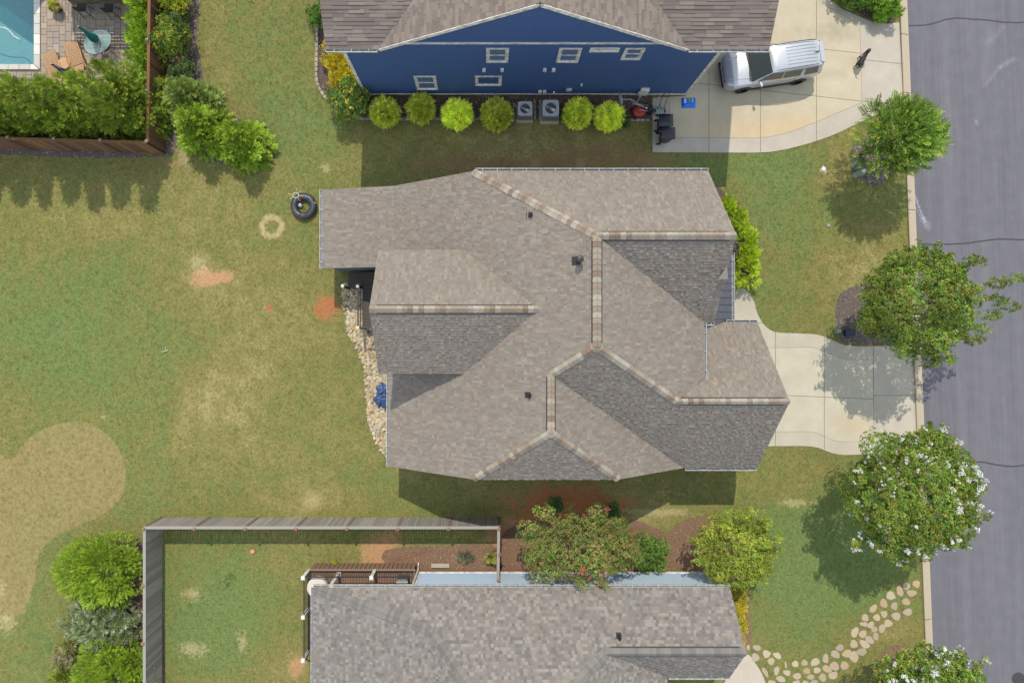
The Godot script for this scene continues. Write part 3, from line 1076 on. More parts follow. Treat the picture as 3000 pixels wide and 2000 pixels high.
# white gutter hung along an eave from a to b, out is the side away from the house
func gutter(house: Node3D, a: Vector3, b: Vector3, out: Vector3) -> void:
	var dir := (b - a).normalized()
	var w := out * 0.125
	var g0 := Buf.new()
	var bs := Basis(dir, Vector3.UP, dir.cross(Vector3.UP))
	var mid := (a + b) * 0.5
	var len_ := a.distance_to(b)
	g0.box(mid + w + Vector3(0, -0.045, 0), Vector3(len_, 0.11, 0.022), bs)
	g0.box(mid + out * 0.006 + Vector3(0, -0.05, 0), Vector3(len_, 0.10, 0.010), bs)
	g0.box(a + w * 0.5 + Vector3(0, -0.047, 0), Vector3(0.012, 0.105, 0.14), bs)
	g0.box(b + w * 0.5 + Vector3(0, -0.047, 0), Vector3(0.012, 0.105, 0.14), bs)
	var o := part("gutter", g0, M.gutter, house)
	var fl := Buf.new()
	fl.box(mid + w * 0.5 + Vector3(0, -0.092, 0), Vector3(len_ - 0.02, 0.008, 0.12), bs)
	part("gutter_floor", fl, M.gutter_in, o)
	var n := maxi(2, int(len_ / 0.62))
	var hb := Buf.new()
	hb.box(Vector3.ZERO, Vector3(0.02, 0.01, 0.128), bs)
	var hm := hb.mesh(M.gutter)
	for k in n:
		put("hanger", hm, o, Transform3D(Basis.IDENTITY, a + dir * len_ * (k + 0.5) / n + w * 0.5 + Vector3(0, 0.006, 0)))

# lap siding boards over a wall outline; points are [along, height], o the foot of the wall, along its direction, out its face normal
func siding(house: Node3D, called: String, o: Vector3, along: Vector3, out: Vector3, outline: PackedVector2Array, m: Material, expo := 0.178) -> Node3D:
	var core := Buf.new()
	var pts: Array = []
	for c in outline:
		pts.append(o + along * c.x + Vector3.UP * c.y - out * 0.02)
	core.plate(pts, -out * 0.14)
	var wall := part(called, core, m, house)
	var top := 0.0
	var lo := 1e9
	var hi := -1e9
	for c in outline:
		top = maxf(top, c.y)
		lo = minf(lo, c.x)
		hi = maxf(hi, c.x)
	var y := outline[0].y
	for c in outline:
		y = minf(y, c.y)
	while y < top:
		var strip := PackedVector2Array([Vector2(lo - 1, y), Vector2(hi + 1, y), Vector2(hi + 1, y + expo), Vector2(lo - 1, y + expo)])
		for cut in Geometry2D.intersect_polygons(outline, strip):
			if cut.size() < 3:
				continue
			var pol := cut
			if Geometry2D.is_polygon_clockwise(pol):
				pol.reverse()
			var b := Buf.new()
			var front: Array = []
			var back: Array = []
			for c in pol:
				var k := 1.0 - clampf((c.y - y) / expo, 0.0, 1.0)
				var f := o + along * c.x + Vector3.UP * c.y
				back.append(f - out * 0.019)
				front.append(f + out * (0.002 + 0.020 * k))
			var flip := along.cross(Vector3.UP).dot(out) < 0.0
			for k in range(1, front.size() - 1):
				if flip:
					b.tri(front[0], front[k + 1], front[k])
				else:
					b.tri(front[0], front[k], front[k + 1])
			for k in front.size():
				var j := (k + 1) % front.size()
				if flip:
					b.quad(back[j], back[k], front[k], front[j])
				else:
					b.quad(back[k], back[j], front[j], front[k])
			part("siding_board", b, m, wall)
		y += expo
	return wall

# a framed window on a wall: c its lower middle, w and h its glass opening
func window(house: Node3D, c: Vector3, along: Vector3, out: Vector3, w: float, h: float, sashes := 2, trim: Material = null, dark := false) -> void:
	var bs := Basis(along, Vector3.UP, out)
	var win := hub("window", house, Vector3.ZERO)
	var fm: Material = trim if trim else M.cream
	var f := Buf.new()
	var t := 0.115
	f.box(c + Vector3.UP * (h + t * 0.5) + out * 0.022, Vector3(w + 2 * t, t, 0.05), bs)
	f.box(c - Vector3.UP * t * 0.5 + out * 0.03, Vector3(w + 2 * t, t, 0.07), bs)
	for s in [-1.0, 1.0]:
		f.box(c + Vector3.UP * h * 0.5 + along * s * (w + t) * 0.5 + out * 0.022, Vector3(t, h, 0.049), bs)
	part("casing", f, fm, win)
	var sill := Buf.new()
	sill.box(c + out * 0.055 + Vector3.UP * 0.012, Vector3(w + 0.03, 0.028, 0.08), bs)
	part("sill", sill, M.white, win)
	for k in sashes:
		var y0 := h * k / sashes
		var y1 := h * (k + 1) / sashes
		var sf := Buf.new()
		var e := 0.045
		sf.box(c + Vector3.UP * (y1 - e * 0.5) + out * 0.012, Vector3(w, e, 0.03), bs)
		sf.box(c + Vector3.UP * (y0 + e * 0.5) + out * 0.012, Vector3(w, e, 0.03), bs)
		for s in [-1.0, 1.0]:
			sf.box(c + Vector3.UP * (y0 + y1) * 0.5 + along * s * (w - e) * 0.5 + out * 0.012, Vector3(e, y1 - y0 - 2 * e, 0.029), bs)
		part("sash", sf, M.white, win)
		var gl := Buf.new()
		gl.box(c + Vector3.UP * (y0 + y1) * 0.5 + out * 0.004, Vector3(w - 2 * e, y1 - y0 - 2 * e, 0.012), bs)
		part("pane", gl, M.dark_glass if dark else M.glass, win)

func pipe_vent(house: Node3D, at: Vector3, nn: Vector3, size: float, tall: bool) -> void:
	var v := hub("roof_vent", house, at)
	var fl := Buf.new()
	var up := (Vector3.UP - nn * nn.y).normalized()
	var bs := Basis(up.cross(nn), nn, -up)
	fl.box(nn * 0.022 - up * size * 0.5, Vector3(size * 2.2, 0.02, size * 2.6), bs)
	part("flashing", fl, M.black_matt, v)
	var p := Buf.new()
	if tall:
		p.lathe([[size * 0.6, -0.1], [size * 0.6, 0.42], [size * 0.95, 0.42], [size * 0.95, 0.56], [size * 0.8, 0.6], [0.0, 0.62]], Vector3.ZERO, 18)
	else:
		p.lathe([[size * 1.0, -0.05], [size * 0.75, 0.12], [size * 0.5, 0.16], [size * 0.5, 0.27], [size * 0.36, 0.27], [size * 0.36, 0.1], [0.0, 0.1]], Vector3.ZERO, 16)
	part("pipe", p, M.black, v)

func prof(a: Array) -> PackedVector2Array:
	var p := PackedVector2Array()
	for c in a:
		p.append(Vector2(c[0], c[1]))
	return p

func main_house() -> void:
	var h := thing("shingled_house", "large slate blue house under a many-gabled taupe shingle roof in the middle", "house")
	not_lawn.append(plan([[CX - 258, CZ - 396], [CX + 515, CZ - 396], [CX + 515, CZ - 40], [CX + 690, CZ - 40], [CX + 690, CZ + 326], [CX - 258, CZ + 326]]))
	open_bags()
	var roof := hub("roof", h)
	var r1n := r(231, -222, 9.75); var r1s := r(231, 15, 9.75)
	var r2n := r(139, 78.3, 8.534); var r2s := r(139, 208, 8.534)
	var nw := r(-38, -408, 6.196); var sw := r(-37.6, 338, 6.2); var se := r(314.5, 338, 6.2)
	var g0 := r(440, 144, 7.269); var g1 := r(703, 144, 7.269)
	var v1 := r(517.7, -42.4, 6.35); var v2 := r(517.7, 95.4, 6.35)
	var wt := r(113.7, -69, 8.2)
	var west := roof_face(roof, [r1n, nw, r(-249, -408, 3.407), r(-249, -190, 3.407), r(-30, -190, 6.301), r(108, -72, 8.125), r(108, -66, 8.125), r(-30, 58, 6.301), r(-266, 58, 3.182), r(-266, 338, 3.182), sw, r2s, r2n, r1s], TAUPE)
	var shed := roof_face(roof, [r(-249, -408, 3.407), r(-249, -194, 3.407), r(-453, -194, 2.55), r(-453, -408, 2.55)], TAUPE)
	var north := roof_face(roof, [r1n, r(528, -222, 9.75), r(532, -408, 6.196), nw], TAUPE)
	var s3 := roof_face(roof, [r1n, r(528, -222, 9.75), r(543, -42.4, 6.35), v1], TAUPE)
	var east := roof_face(roof, [r1n, v1, v2, g0, r1s], TAUPE)
	var s2 := roof_face(roof, [r1s, g0, g1, r(708, 338, 3.538), r(517.4, 338, 3.538), r2n], TAUPE)
	var s1 := roof_face(roof, [r2s, se, sw], TAUPE)
	var e2 := roof_face(roof, [r2n, r2s, se, r(517.4, 338, 3.505)], TAUPE)
	var gn := roof_face(roof, [g0, g1, r(706, -45, 3.69), r(617, -45, 3.69), r(520, -12.4, 4.309), r(520, 95.4, 6.35)], TAUPE)
	var wn := roof_face(roof, [r(-270, -69, 8.2), wt, r(-60, -219, 5.9), r(-270, -219, 5.9)], TAUPE)
	var ws := roof_face(roof, [r(-270, -69, 8.2), wt, r(-60, 82, 5.9), r(-270, 82, 5.9)], TAUPE)
	# the little return at the eave over the porch
	var ear := Buf.new()
	ear.plate([r(526, -163, 8.78), r(515, -136, 8.36), r(537, -136, 8.36)], Vector3(0, 0.03, 0), Color(0.40, 0.36, 0.31))
	part("gable_return", ear, M.shingle, roof)
	lay_shingles(roof, TAUPE)
	caps(roof, r1s, r1n, west, east, CAPS, 0.22, 0.19, true)
	caps(roof, r2s, r2n, west, e2, CAPS, 0.22, 0.17, true)
	caps(roof, nw, r1n, west, north, CAPS)
	caps(roof, r(528, -222, 9.75), r1n, north, s3, CAPS, 0.22, 0.20, true)
	caps(roof, sw, r2s, west, s1, CAPS, 0.22, 0.17)
	caps(roof, se, r2s, e2, s1, CAPS, 0.22, 0.17)
	caps(roof, r2n, r1s, west, s2, CAPS, 0.22, 0.17)
	caps(roof, g0, r1s, east, s2, CAPS, 0.22, 0.17)
	caps(roof, g1, g0, gn, s2, CAPS, 0.22, 0.16, true)
	caps(roof, r(-270, -69, 8.2), wt, wn, ws, CAPS, 0.22, 0.18, true)
	# standing seam porch roof
	var pr := hub("porch_roof", h)
	var pp := [r(644, -232, 3.45), r(644, -45, 3.45), r(617, -45, 3.638), r(520, -12.4, 4.309), r(520, -232, 4.309)]
	var pb := Buf.new()
	pb.plate(pp, Vector3(0, -0.06, 0))
	part("metal_sheet", pb, M.metal_roof, pr)
	var z := -226.0
	while z < -20.0:
		var sb := Buf.new()
		var x1 := 644.0 if z < -45.0 else 617.0
		var y1 := 3.45 if z < -45.0 else 3.638
		var a := r(520, z, 4.309)
		var c := r(x1, z, y1)
		var d := (c - a).normalized()
		sb.box((a + c) * 0.5 + Vector3(0, 0.02, 0), Vector3(a.distance_to(c), 0.04, 0.03), Basis(d, Vector3(0, 0, 1).cross(d), Vector3(0, 0, 1)))
		part("seam", sb, M.metal_roof, pr)
		z += 19.0
	# gutters
	gutter(h, nw + Vector3(0.1, 0, 0), r(532, -408, 6.196), Vector3(0, 0, -1))
	gutter(h, r(-453, -408, 2.55), r(-453, -194, 2.55), Vector3(-1, 0, 0))
	gutter(h, r(-266, 84, 3.182), r(-266, 338, 3.182), Vector3(-1, 0, 0))
	gutter(h, v1 + Vector3(0, 0, 0.05), v2, Vector3(1, 0, 0))
	gutter(h, v1, r(543, -42.4, 6.35), Vector3(0, 0, 1))
	gutter(h, r(644, -230, 3.45), r(644, -48, 3.45), Vector3(1, 0, 0))
	gutter(h, r(625, -45, 3.69), r(706, -45, 3.69), Vector3(0, 0, -1))
	gutter(h, r(520, 338, 3.52), r(708, 338, 3.52), Vector3(0, 0, 1))
	# vents
	pipe_vent(h, q(1549, 646, 6.6) * Vector3(1, 0, 1) + Vector3(0, west_y(q(1549, 646, 7.0).x), 0), west.n, 0.11, false)
	pipe_vent(h, q(1684, 772, 8.2) * Vector3(1, 0, 1) + Vector3(0, west_y(q(1684, 772, 8.2).x), 0), west.n, 0.15, true)
	pipe_vent(h, q(1549, 1155, 7.6) * Vector3(1, 0, 1) + Vector3(0, west_y(q(1549, 1155, 7.6).x), 0), west.n, 0.11, false)
	# walls
	var E := Vector3(1, 0, 0)
	var N := Vector3(0, 0, 1)
	siding(h, "wall", r(0, -396), E, Vector3(0, 0, -1), prof([[-7.9, 0.15], [9.2, 0.15], [9.2, 5.95], [-0.55, 5.95], [-4.4, 3.15], [-7.9, 2.35]]), M.slate_siding)
	siding(h, "wall", r(0, 326), E, Vector3(0, 0, 1), prof([[-4.55, 0.15], [12.3, 0.15], [12.3, 3.35], [9.3, 3.3], [5.6, 5.95], [-0.65, 5.95], [-4.55, 3.0]]), M.slate_siding)
	siding(h, "wall", r(515, 0), N, E, prof([[-7.05, 0.15], [-0.7, 0.15], [-0.7, 5.9], [-3.96, 9.35], [-7.05, 5.95]]), M.slate_siding)
	siding(h, "wall", r(515, 0), N, E, prof([[-0.7, 0.15], [5.8, 0.15], [5.8, 3.2], [2.57, 6.0], [-0.7, 6.1]]), M.slate_siding)
	siding(h, "wall", r(692, 0), N, E, prof([[-0.7, 0.15], [5.8, 0.15], [5.8, 3.35], [2.57, 6.95], [-0.7, 3.4]]), M.slate_siding)
	siding(h, "wall", r(0, -38), E, Vector3(0, 0, -1), prof([[9.2, 0.15], [12.3, 0.15], [12.3, 3.4], [9.2, 3.4]]), M.slate_siding)
	siding(h, "wall", r(-256, 0), N, Vector3(-1, 0, 0), prof([[-3.45, 0.15], [5.8, 0.15], [5.8, 2.95], [1.02, 2.95], [1.02, 5.75], [-1.23, 7.95], [-3.45, 5.75]]), M.slate_siding)
	siding(h, "wall", r(0, -193), E, Vector3(0, 0, -1), prof([[-4.55, 2.9], [-0.6, 5.95], [-4.55, 5.95]]), M.slate_siding)
	siding(h, "wall", r(0, 57), E, Vector3(0, 0, 1), prof([[-4.55, 2.9], [-0.6, 5.95], [-4.55, 5.95]]), M.slate_siding)
	siding(h, "wall", r(-440, 0), N, Vector3(-1, 0, 0), prof([[-7.05, 0.15], [-3.6, 0.15], [-3.6, 2.4], [-7.05, 2.4]]), M.slate_siding)
	siding(h, "wall", r(0, -202), E, Vector3(0, 0, 1), prof([[-7.85, 0.15], [-4.6, 0.15], [-4.6, 3.0], [-7.85, 2.4]]), M.slate_siding)
	var plinth := Buf.new()
	for c in [[-256, -394, 513, 324], [515, -36, 690, 324]]:
		plinth.box(r((c[0] + c[2]) * 0.5, (c[1] + c[3]) * 0.5, 0.07), Vector3((c[2] - c[0]) / S - 0.1, 0.16, (c[3] - c[1]) / S - 0.1))
	part("foundation", plinth, M.block, h)
	for wx in [0.5, 2.6, 6.2]:
		window(h, r(0, 326, 3.9) + Vector3(wx - 0.2, 0, 0), E, Vector3(0, 0, 1), 0.9, 1.4)
	window(h, r(692, 100, 3.9), N, E, 1.0, 0.9)
	for k in 2:
		window(h, r(515, -300 + k * 110, 3.2 + 1.2), N, E, 0.9, 1.4)
	var gd := Buf.new()
	for k in 4:
		gd.box(r(693.5, 145, 0.3 + 0.55 * k), Vector3(0.06, 0.54, 4.9))
	part("garage_door", gd, M.white, h)
	# downspout elbow at the garage eave
	var ds := Buf.new()
	ds.box(r(526, 334, 3.40), Vector3(0.55, 0.07, 0.10))
	part("downspout", ds, M.gutter, h)
	back_deck(h)

func west_y(x: float) -> float:
	return 9.75 - 0.74 * (231.0 / S - x)

func back_deck(h: Node3D) -> void:
	var d := hub("deck", h)
	var x0 := -362.0
	var x1 := -262.0
	var z := -190.0
	var y := 0.78
	var pm := Buf.new()
	pm.cbox(Vector3.ZERO, Vector3((x1 - x0) / S, 0.035, 0.132), 0.004)
	var pmesh := pm.mesh(M.dark_deck)
	while z < -34.0:
		put("deck_board", pmesh, d, Transform3D(Basis.IDENTITY, r((x0 + x1) * 0.5, z, y)))
		z += 0.142 * S
	# landing and steps by the house corner
	var st := Buf.new()
	st.cbox(Vector3.ZERO, Vector3(0.142, 0.035, 0.76), 0.004)
	var smesh := st.mesh(M.dark_deck)
	for k in 6:
		put("step_board", smesh, d, Transform3D(Basis.IDENTITY, r(-404 + k * 8.2, -173, 0.40)))
	var rise := Buf.new()
	rise.box(r(-383, -152, 0.2), Vector3(0.85, 0.38, 0.03))
	rise.box(r(-362, -112, 0.38), Vector3(0.03, 0.76, 2.75))
	part("skirt", rise, M.dark_deck, d)
	for p in [[-408, -150], [-366, -150], [-366, -33]]:
		var pb := Buf.new()
		pb.box(r(p[0], p[1], 0.85), Vector3(0.10, 1.7, 0.10))
		var po := part("post", pb, M.bronze, d)
		var cap := Buf.new()
		cap.cbox(r(p[0], p[1], 1.74), Vector3(0.16, 0.07, 0.16), 0.03)
		part("post_cap", cap, M.cream, po)
	var rail := Buf.new()
	rail.box(r(-366, -91, 1.66), Vector3(0.06, 0.05, 2.0))
	rail.box(r(-366, -91, 0.92), Vector3(0.04, 0.04, 2.0))
	rail.box(r(-315, -33, 1.66), Vector3(1.75, 0.05, 0.06))
	rail.box(r(-387, -150, 1.25), Vector3(0.7, 0.05, 0.05))
	part("hand_rail", rail, M.bronze, d)
	var bal := Buf.new()
	bal.box(Vector3.ZERO, Vector3(0.022, 0.74, 0.022))
	var bm := bal.mesh(M.cream)
	for k in 20:
		put("baluster", bm, d, Transform3D(Basis.IDENTITY, r(-366, -145 + k * 5.7, 1.29)))
	var c := thing("folding_table", "small white table standing on the dark back deck under the gable", "table", r(-284, -62, 0.8))
	var cb := Buf.new()
	cb.cbox(Vector3(0, 0.62, 0), Vector3(0.36, 0.04, 0.62), 0.012)
	part("table_top", cb, M.white, c)
	for s in [[-1, -1], [1, -1], [1, 1], [-1, 1]]:
		var lb := Buf.new()
		lb.box(Vector3(s[0] * 0.14, 0.3, s[1] * 0.26), Vector3(0.03, 0.6, 0.03))
		part("leg", lb, M.white, c)

func wall_at(px: float, py: float, z: float) -> Vector2:
	# photo point on an upright wall through plan line z -> [x, height] in metres
	var k := z / (py - CZ)
	return Vector2((px - CX) * k / S, (1.0 - k) * EYE)

func blue_house() -> void:
	var h := thing("blue_house", "deep blue sided two-storey house with a wide gable and brown roof at the top", "house")
	not_lawn.append(plan([[CX - 362, -600], [CX + 576, -600], [CX + 576, CZ - 714], [CX - 362, CZ - 714]]))
	open_bags()
	var roof := hub("roof", h)
	var pk := r(107, -702, 10.30)
	var back := r(107, -1075, 10.30)
	var le := r(-267, -702, 6.30)
	var re := r(481, -702, 6.30)
	var fl := roof_face(roof, [r(-394, -702, 6.30), le, back, r(-398, -1075, 10.30)], UMBER, 0.155, Vector2(0.3, 0.95), true, 1)
	var fr := roof_face(roof, [re, r(677, -702, 6.30), r(681, -1075, 10.30), back], UMBER, 0.155, Vector2(0.3, 0.95), true, 1)
	var gw := roof_face(roof, [le, pk, back], UMBER, 0.143, Vector2(0.18, 0.5), true, 1)
	var ge := roof_face(roof, [re, pk, back], UMBER, 0.143, Vector2(0.18, 0.5), true, 1)
	lay_shingles(roof, UMBER)
	var far := Buf.new()
	far.plate([r(-398, -1075, 10.30), r(681, -1075, 10.30), r(681, -1450, 6.28), r(-398, -1450, 6.28)], Vector3(0, -0.12, 0))
	part("back_slope", far, M.shingle, roof)
	caps(roof, pk, back, gw, ge, UMBER, 0.3, 0.17)
	gutter(h, r(-394, -702, 6.30), le + Vector3(-0.05, 0, 0), Vector3(0, 0, 1))
	gutter(h, re + Vector3(0.05, 0, 0), r(677, -702, 6.30), Vector3(0, 0, 1))
	# barge boards along the gable and the side rakes
	var bb := Buf.new()
	for e in [[le, pk], [pk, re]]:
		var d: Vector3 = (e[1] - e[0]).normalized()
		bb.box((e[0] + e[1]) * 0.5 + Vector3(0, -0.11, 0.02), Vector3(e[0].distance_to(e[1]), 0.20, 0.03), Basis(d, Vector3(0, 0, 1).cross(d), Vector3(0, 0, 1)))
	part("barge_board", bb, M.cream, h)
	var E := Vector3(1, 0, 0)
	var F := Vector3(0, 0, 1)
	var o := r(0, -714)
	var wl := -362.0 / S
	var wr := 576.0 / S
	siding(h, "wall", o, E, F, prof([[wl, 0.42], [wr, 0.42], [wr, 6.22], [8.5, 6.22], [1.91, 10.08], [-4.7, 6.22], [wl, 6.22]]), M.navy)
	siding(h, "wall", r(-362, 0), F, Vector3(-1, 0, 0), prof([[-25.5, 0.42], [-12.75, 0.42], [-12.75, 6.1], [-19.2, 9.9], [-25.5, 6.1]]), M.navy)
	siding(h, "wall", r(576, 0), F, Vector3(1, 0, 0), prof([[-25.5, 0.42], [-12.75, 0.42], [-12.75, 6.1], [-19.2, 9.9], [-25.5, 6.1]]), M.navy)
	var fb := Buf.new()
	fb.box(r(107, -720, 0.14), Vector3(16.7, 0.30, 0.22))
	part("brick_base", fb, M.brick, h)
	var tr := Buf.new()
	tr.box(r(107, -713, 0.345), Vector3(16.78, 0.13, 0.06))
	part("base_trim", tr, M.cream, h)
	var belt := Buf.new()
	belt.box(r(107, -714, 6.42) + Vector3(0, 0, 0.02), Vector3(12.3, 0.15, 0.05))
	part("belt_trim", belt, M.cream, h)
	for x in [wl + 0.06, wr - 0.06]:
		var cb := Buf.new()
		cb.box(Vector3(x, 3.3, o.z + 0.012), Vector3(0.16, 5.9, 0.06))
		part("corner_board", cb, M.cream, h)
	var rb := Buf.new()
	rb.box(r(576, -714, 3.2) + Vector3(0.03, 0, -0.1), Vector3(0.06, 5.9, 0.22))
	part("corner_board", rb, M.cream, h)
	for w in [[1424, 1490, 139, 180, 2, 0], [1634, 1700, 139, 180, 2, 0], [1728, 1815, 138, 149, 1, 0], [1825, 1884, 139, 172, 2, 0], [1216, 1280, 221, 260, 2, 0], [1392, 1470, 221, 248, 1, 1]]:
		var lo := wall_at(w[0], w[3], -714)
		var hi := wall_at(w[1], w[2], -714)
		var a := wall_at(w[0], (w[2] + w[3]) * 0.5, -714)
		var b := wall_at(w[1], (w[2] + w[3]) * 0.5, -714)
		var gw_ := b.x - a.x - 0.23
		window(h, Vector3((a.x + b.x) * 0.5, lo.y + 0.11, o.z), E, F, gw_, hi.y - lo.y - 0.22, w[4], null, w[5] == 1)
	# fittings on the wall
	for v in [[1418, 201, 0.16, 0.22], [1471, 201, 0.16, 0.22], [1596, 201, 0.16, 0.22], [1622, 201, 0.16, 0.22], [1582, 266, 0.17, 0.30], [1595, 266, 0.17, 0.30], [1623, 268, 0.09, 0.12], [1667, 259, 0.28, 0.20], [1704, 245, 0.08, 0.10]]:
		var p := wall_at(v[0], v[1], -714)
		var vb := Buf.new()
		vb.cbox(Vector3(p.x, p.y, o.z + 0.06), Vector3(v[2], v[3], 0.12), 0.015)
		part("vent_cover", vb, M.white if v[2] < 0.2 else M.gutter, h)
	var mp := wall_at(1887, 263, -714)
	var mb := Buf.new()
	mb.cbox(Vector3(mp.x, mp.y, o.z + 0.09), Vector3(0.42, 0.75, 0.16), 0.03)
	part("meter_box", mb, M.cream, h)
	var mb2 := Buf.new()
	mb2.cbox(r(435, -706, 0.75), Vector3(0.24, 0.30, 0.16), 0.03)
	part("meter_box", mb2, M.gutter, h)
	var pipe := Buf.new()
	pipe.tube([r(443, -704, 0.85), r(437, -702, 0.45), r(434, -694, 0.12)], [0.028, 0.028, 0.028], 6)
	pipe.tube([r(434, -690, 0.08), r(460, -686, 0.06), r(480, -680, 0.05), r(486, -674, 0.04)], [0.022, 0.022, 0.022, 0.022], 6)
	pipe.tube([r(494, -706, 0.9), r(493, -702, 0.4), r(486, -690, 0.12), r(477, -690, 0.1)], [0.02, 0.02, 0.02, 0.02], 6)
	part("conduit", pipe, M.gutter, h)

func pale_house() -> void:
	var h := thing("pale_blue_house", "pale blue single-storey house with a grey hipped shingle roof along the bottom edge", "house")
	not_lawn.append(plan([[CX - 470, CZ + 665], [CX + 640, CZ + 665], [CX + 640, 2200], [CX - 470, 2200]]))
	open_bags()
	var roof := hub("roof", h)
	var nwc := r(-469, 663, 3.1)
	var kink := r(-155, 747, 4.335)
	var apex := r(60.2, 954.4, 7.41)
	var rid := r(295, 790, 4.98)
	var top := roof_face(roof, [nwc, r(646, 663, 3.1), r(650, 790, 4.982), rid, apex, kink], GREY, 0.150, Vector2(0.10, 0.21), true, 1)
	var l1 := roof_face(roof, [nwc, kink, r(-155, 1250, 4.335), r(-469, 1250, 3.1)], GREY, 0.150, Vector2(0.10, 0.21), true, 1)
	var l2 := roof_face(roof, [kink, apex, r(60.2, 1250, 7.41), r(-155, 1250, 4.335)], GREY, 0.150, Vector2(0.10, 0.21), true, 1)
	var gs := roof_face(roof, [rid, r(650, 790, 4.98), r(646, 901, 3.1), r(477, 901, 3.1)], GREY, 0.150, Vector2(0.10, 0.21), true, 1)
	var ea := roof_face(roof, [rid, r(477, 901, 3.1), r(477, 1250, 3.1), r(60.2, 1250, 7.41), apex], GREY, 0.150, Vector2(0.10, 0.21), true, 1)
	lay_shingles(roof, GREY)
	caps(roof, nwc + Vector3(0.1, 0.04, 0.03), kink, top, l1, GREY_CAPS, 0.16, 0.24)
	caps(roof, kink, apex, top, l2, GREY_CAPS, 0.16, 0.24)
	caps(roof, rid, apex, top, ea, GREY_CAPS, 0.16, 0.24)
	caps(roof, r(650, 790, 4.98), rid, top, gs, GREY_CAPS, 0.16, 0.24, true)
	gutter(h, nwc, r(646, 663, 3.1), Vector3(0, 0, -1))
	gutter(h, nwc, r(-469, 1250, 3.1), Vector3(-1, 0, 0))
	gutter(h, r(482, 901, 3.1), r(646, 901, 3.1), Vector3(0, 0, 1))
	var vp := r(333, 760, 0.0)
	vp.y = 3.1 + 0.83 * (760.0 - 663.0) / S
	pipe_vent(h, vp, top.n, 0.11, false)
	var E := Vector3(1, 0, 0)
	var B := Vector3(0, 0, -1)
	var o := r(0, 677)
	siding(h, "wall", o, E, B, prof([[-3.7, 0.38], [11.25, 0.38], [11.25, 3.05], [-3.7, 3.05]]), M.pale_siding)
	siding(h, "wall", r(630, 0), Vector3(0, 0, 1), E, prof([[12.1, 0.38], [15.8, 0.38], [15.8, 3.1], [14.0, 4.85], [12.1, 3.1]]), M.pale_siding)
	siding(h, "wall", r(-207, 0), Vector3(0, 0, 1), Vector3(-1, 0, 0), prof([[12.1, 0.38], [22.0, 0.38], [22.0, 4.0], [13.2, 4.0], [12.1, 3.1]]), M.pale_siding)
	var tb := Buf.new()
	tb.box(r(211, 675.5, 0.33), Vector3(14.95, 0.13, 0.06))
	part("base_trim", tb, M.white, h)
	var rowm := Buf.new()
	rowm.cbox(Vector3.ZERO, Vector3(0.20, 0.075, 0.12), 0.008)
	var bm := rowm.mesh(M.brick)
	for j in 3:
		for k in 70:
			put("brick", bm, h, Transform3D(Basis.IDENTITY, Vector3(-3.6 + 0.213 * k + (0.1 if j % 2 else 0.0), 0.045 + j * 0.085, o.z - 0.01)))
	for x in [-3.7 + 0.05, 11.2]:
		var cb := Buf.new()
		cb.box(Vector3(x, 1.72, o.z - 0.02), Vector3(0.14, 2.7, 0.06))
		part("corner_board", cb, M.white, h)
	var dn := Buf.new()
	dn.tube([r(-210, 662, 3.0), r(-208, 668, 2.7), r(-206, 668, 0.25), r(-206, 652, 0.08)], [0.045, 0.045, 0.045, 0.045], 8)
	part("downspout", dn, M.white, h)
	for w in [[1600, 1.35, 0.9], [1668, 1.35, 0.2], [1735, 1.35, 0.9], [1792, 1.35, 0.2]]:
		var p := Vector3((w[0] - CX) * 0.95 / S, 1.15, o.z)
		if w[2] > 0.5:
			window(h, p, E, B, w[2], 1.3, 2, M.white)
	var deck := hub("deck", h)
	deck_parts(deck)

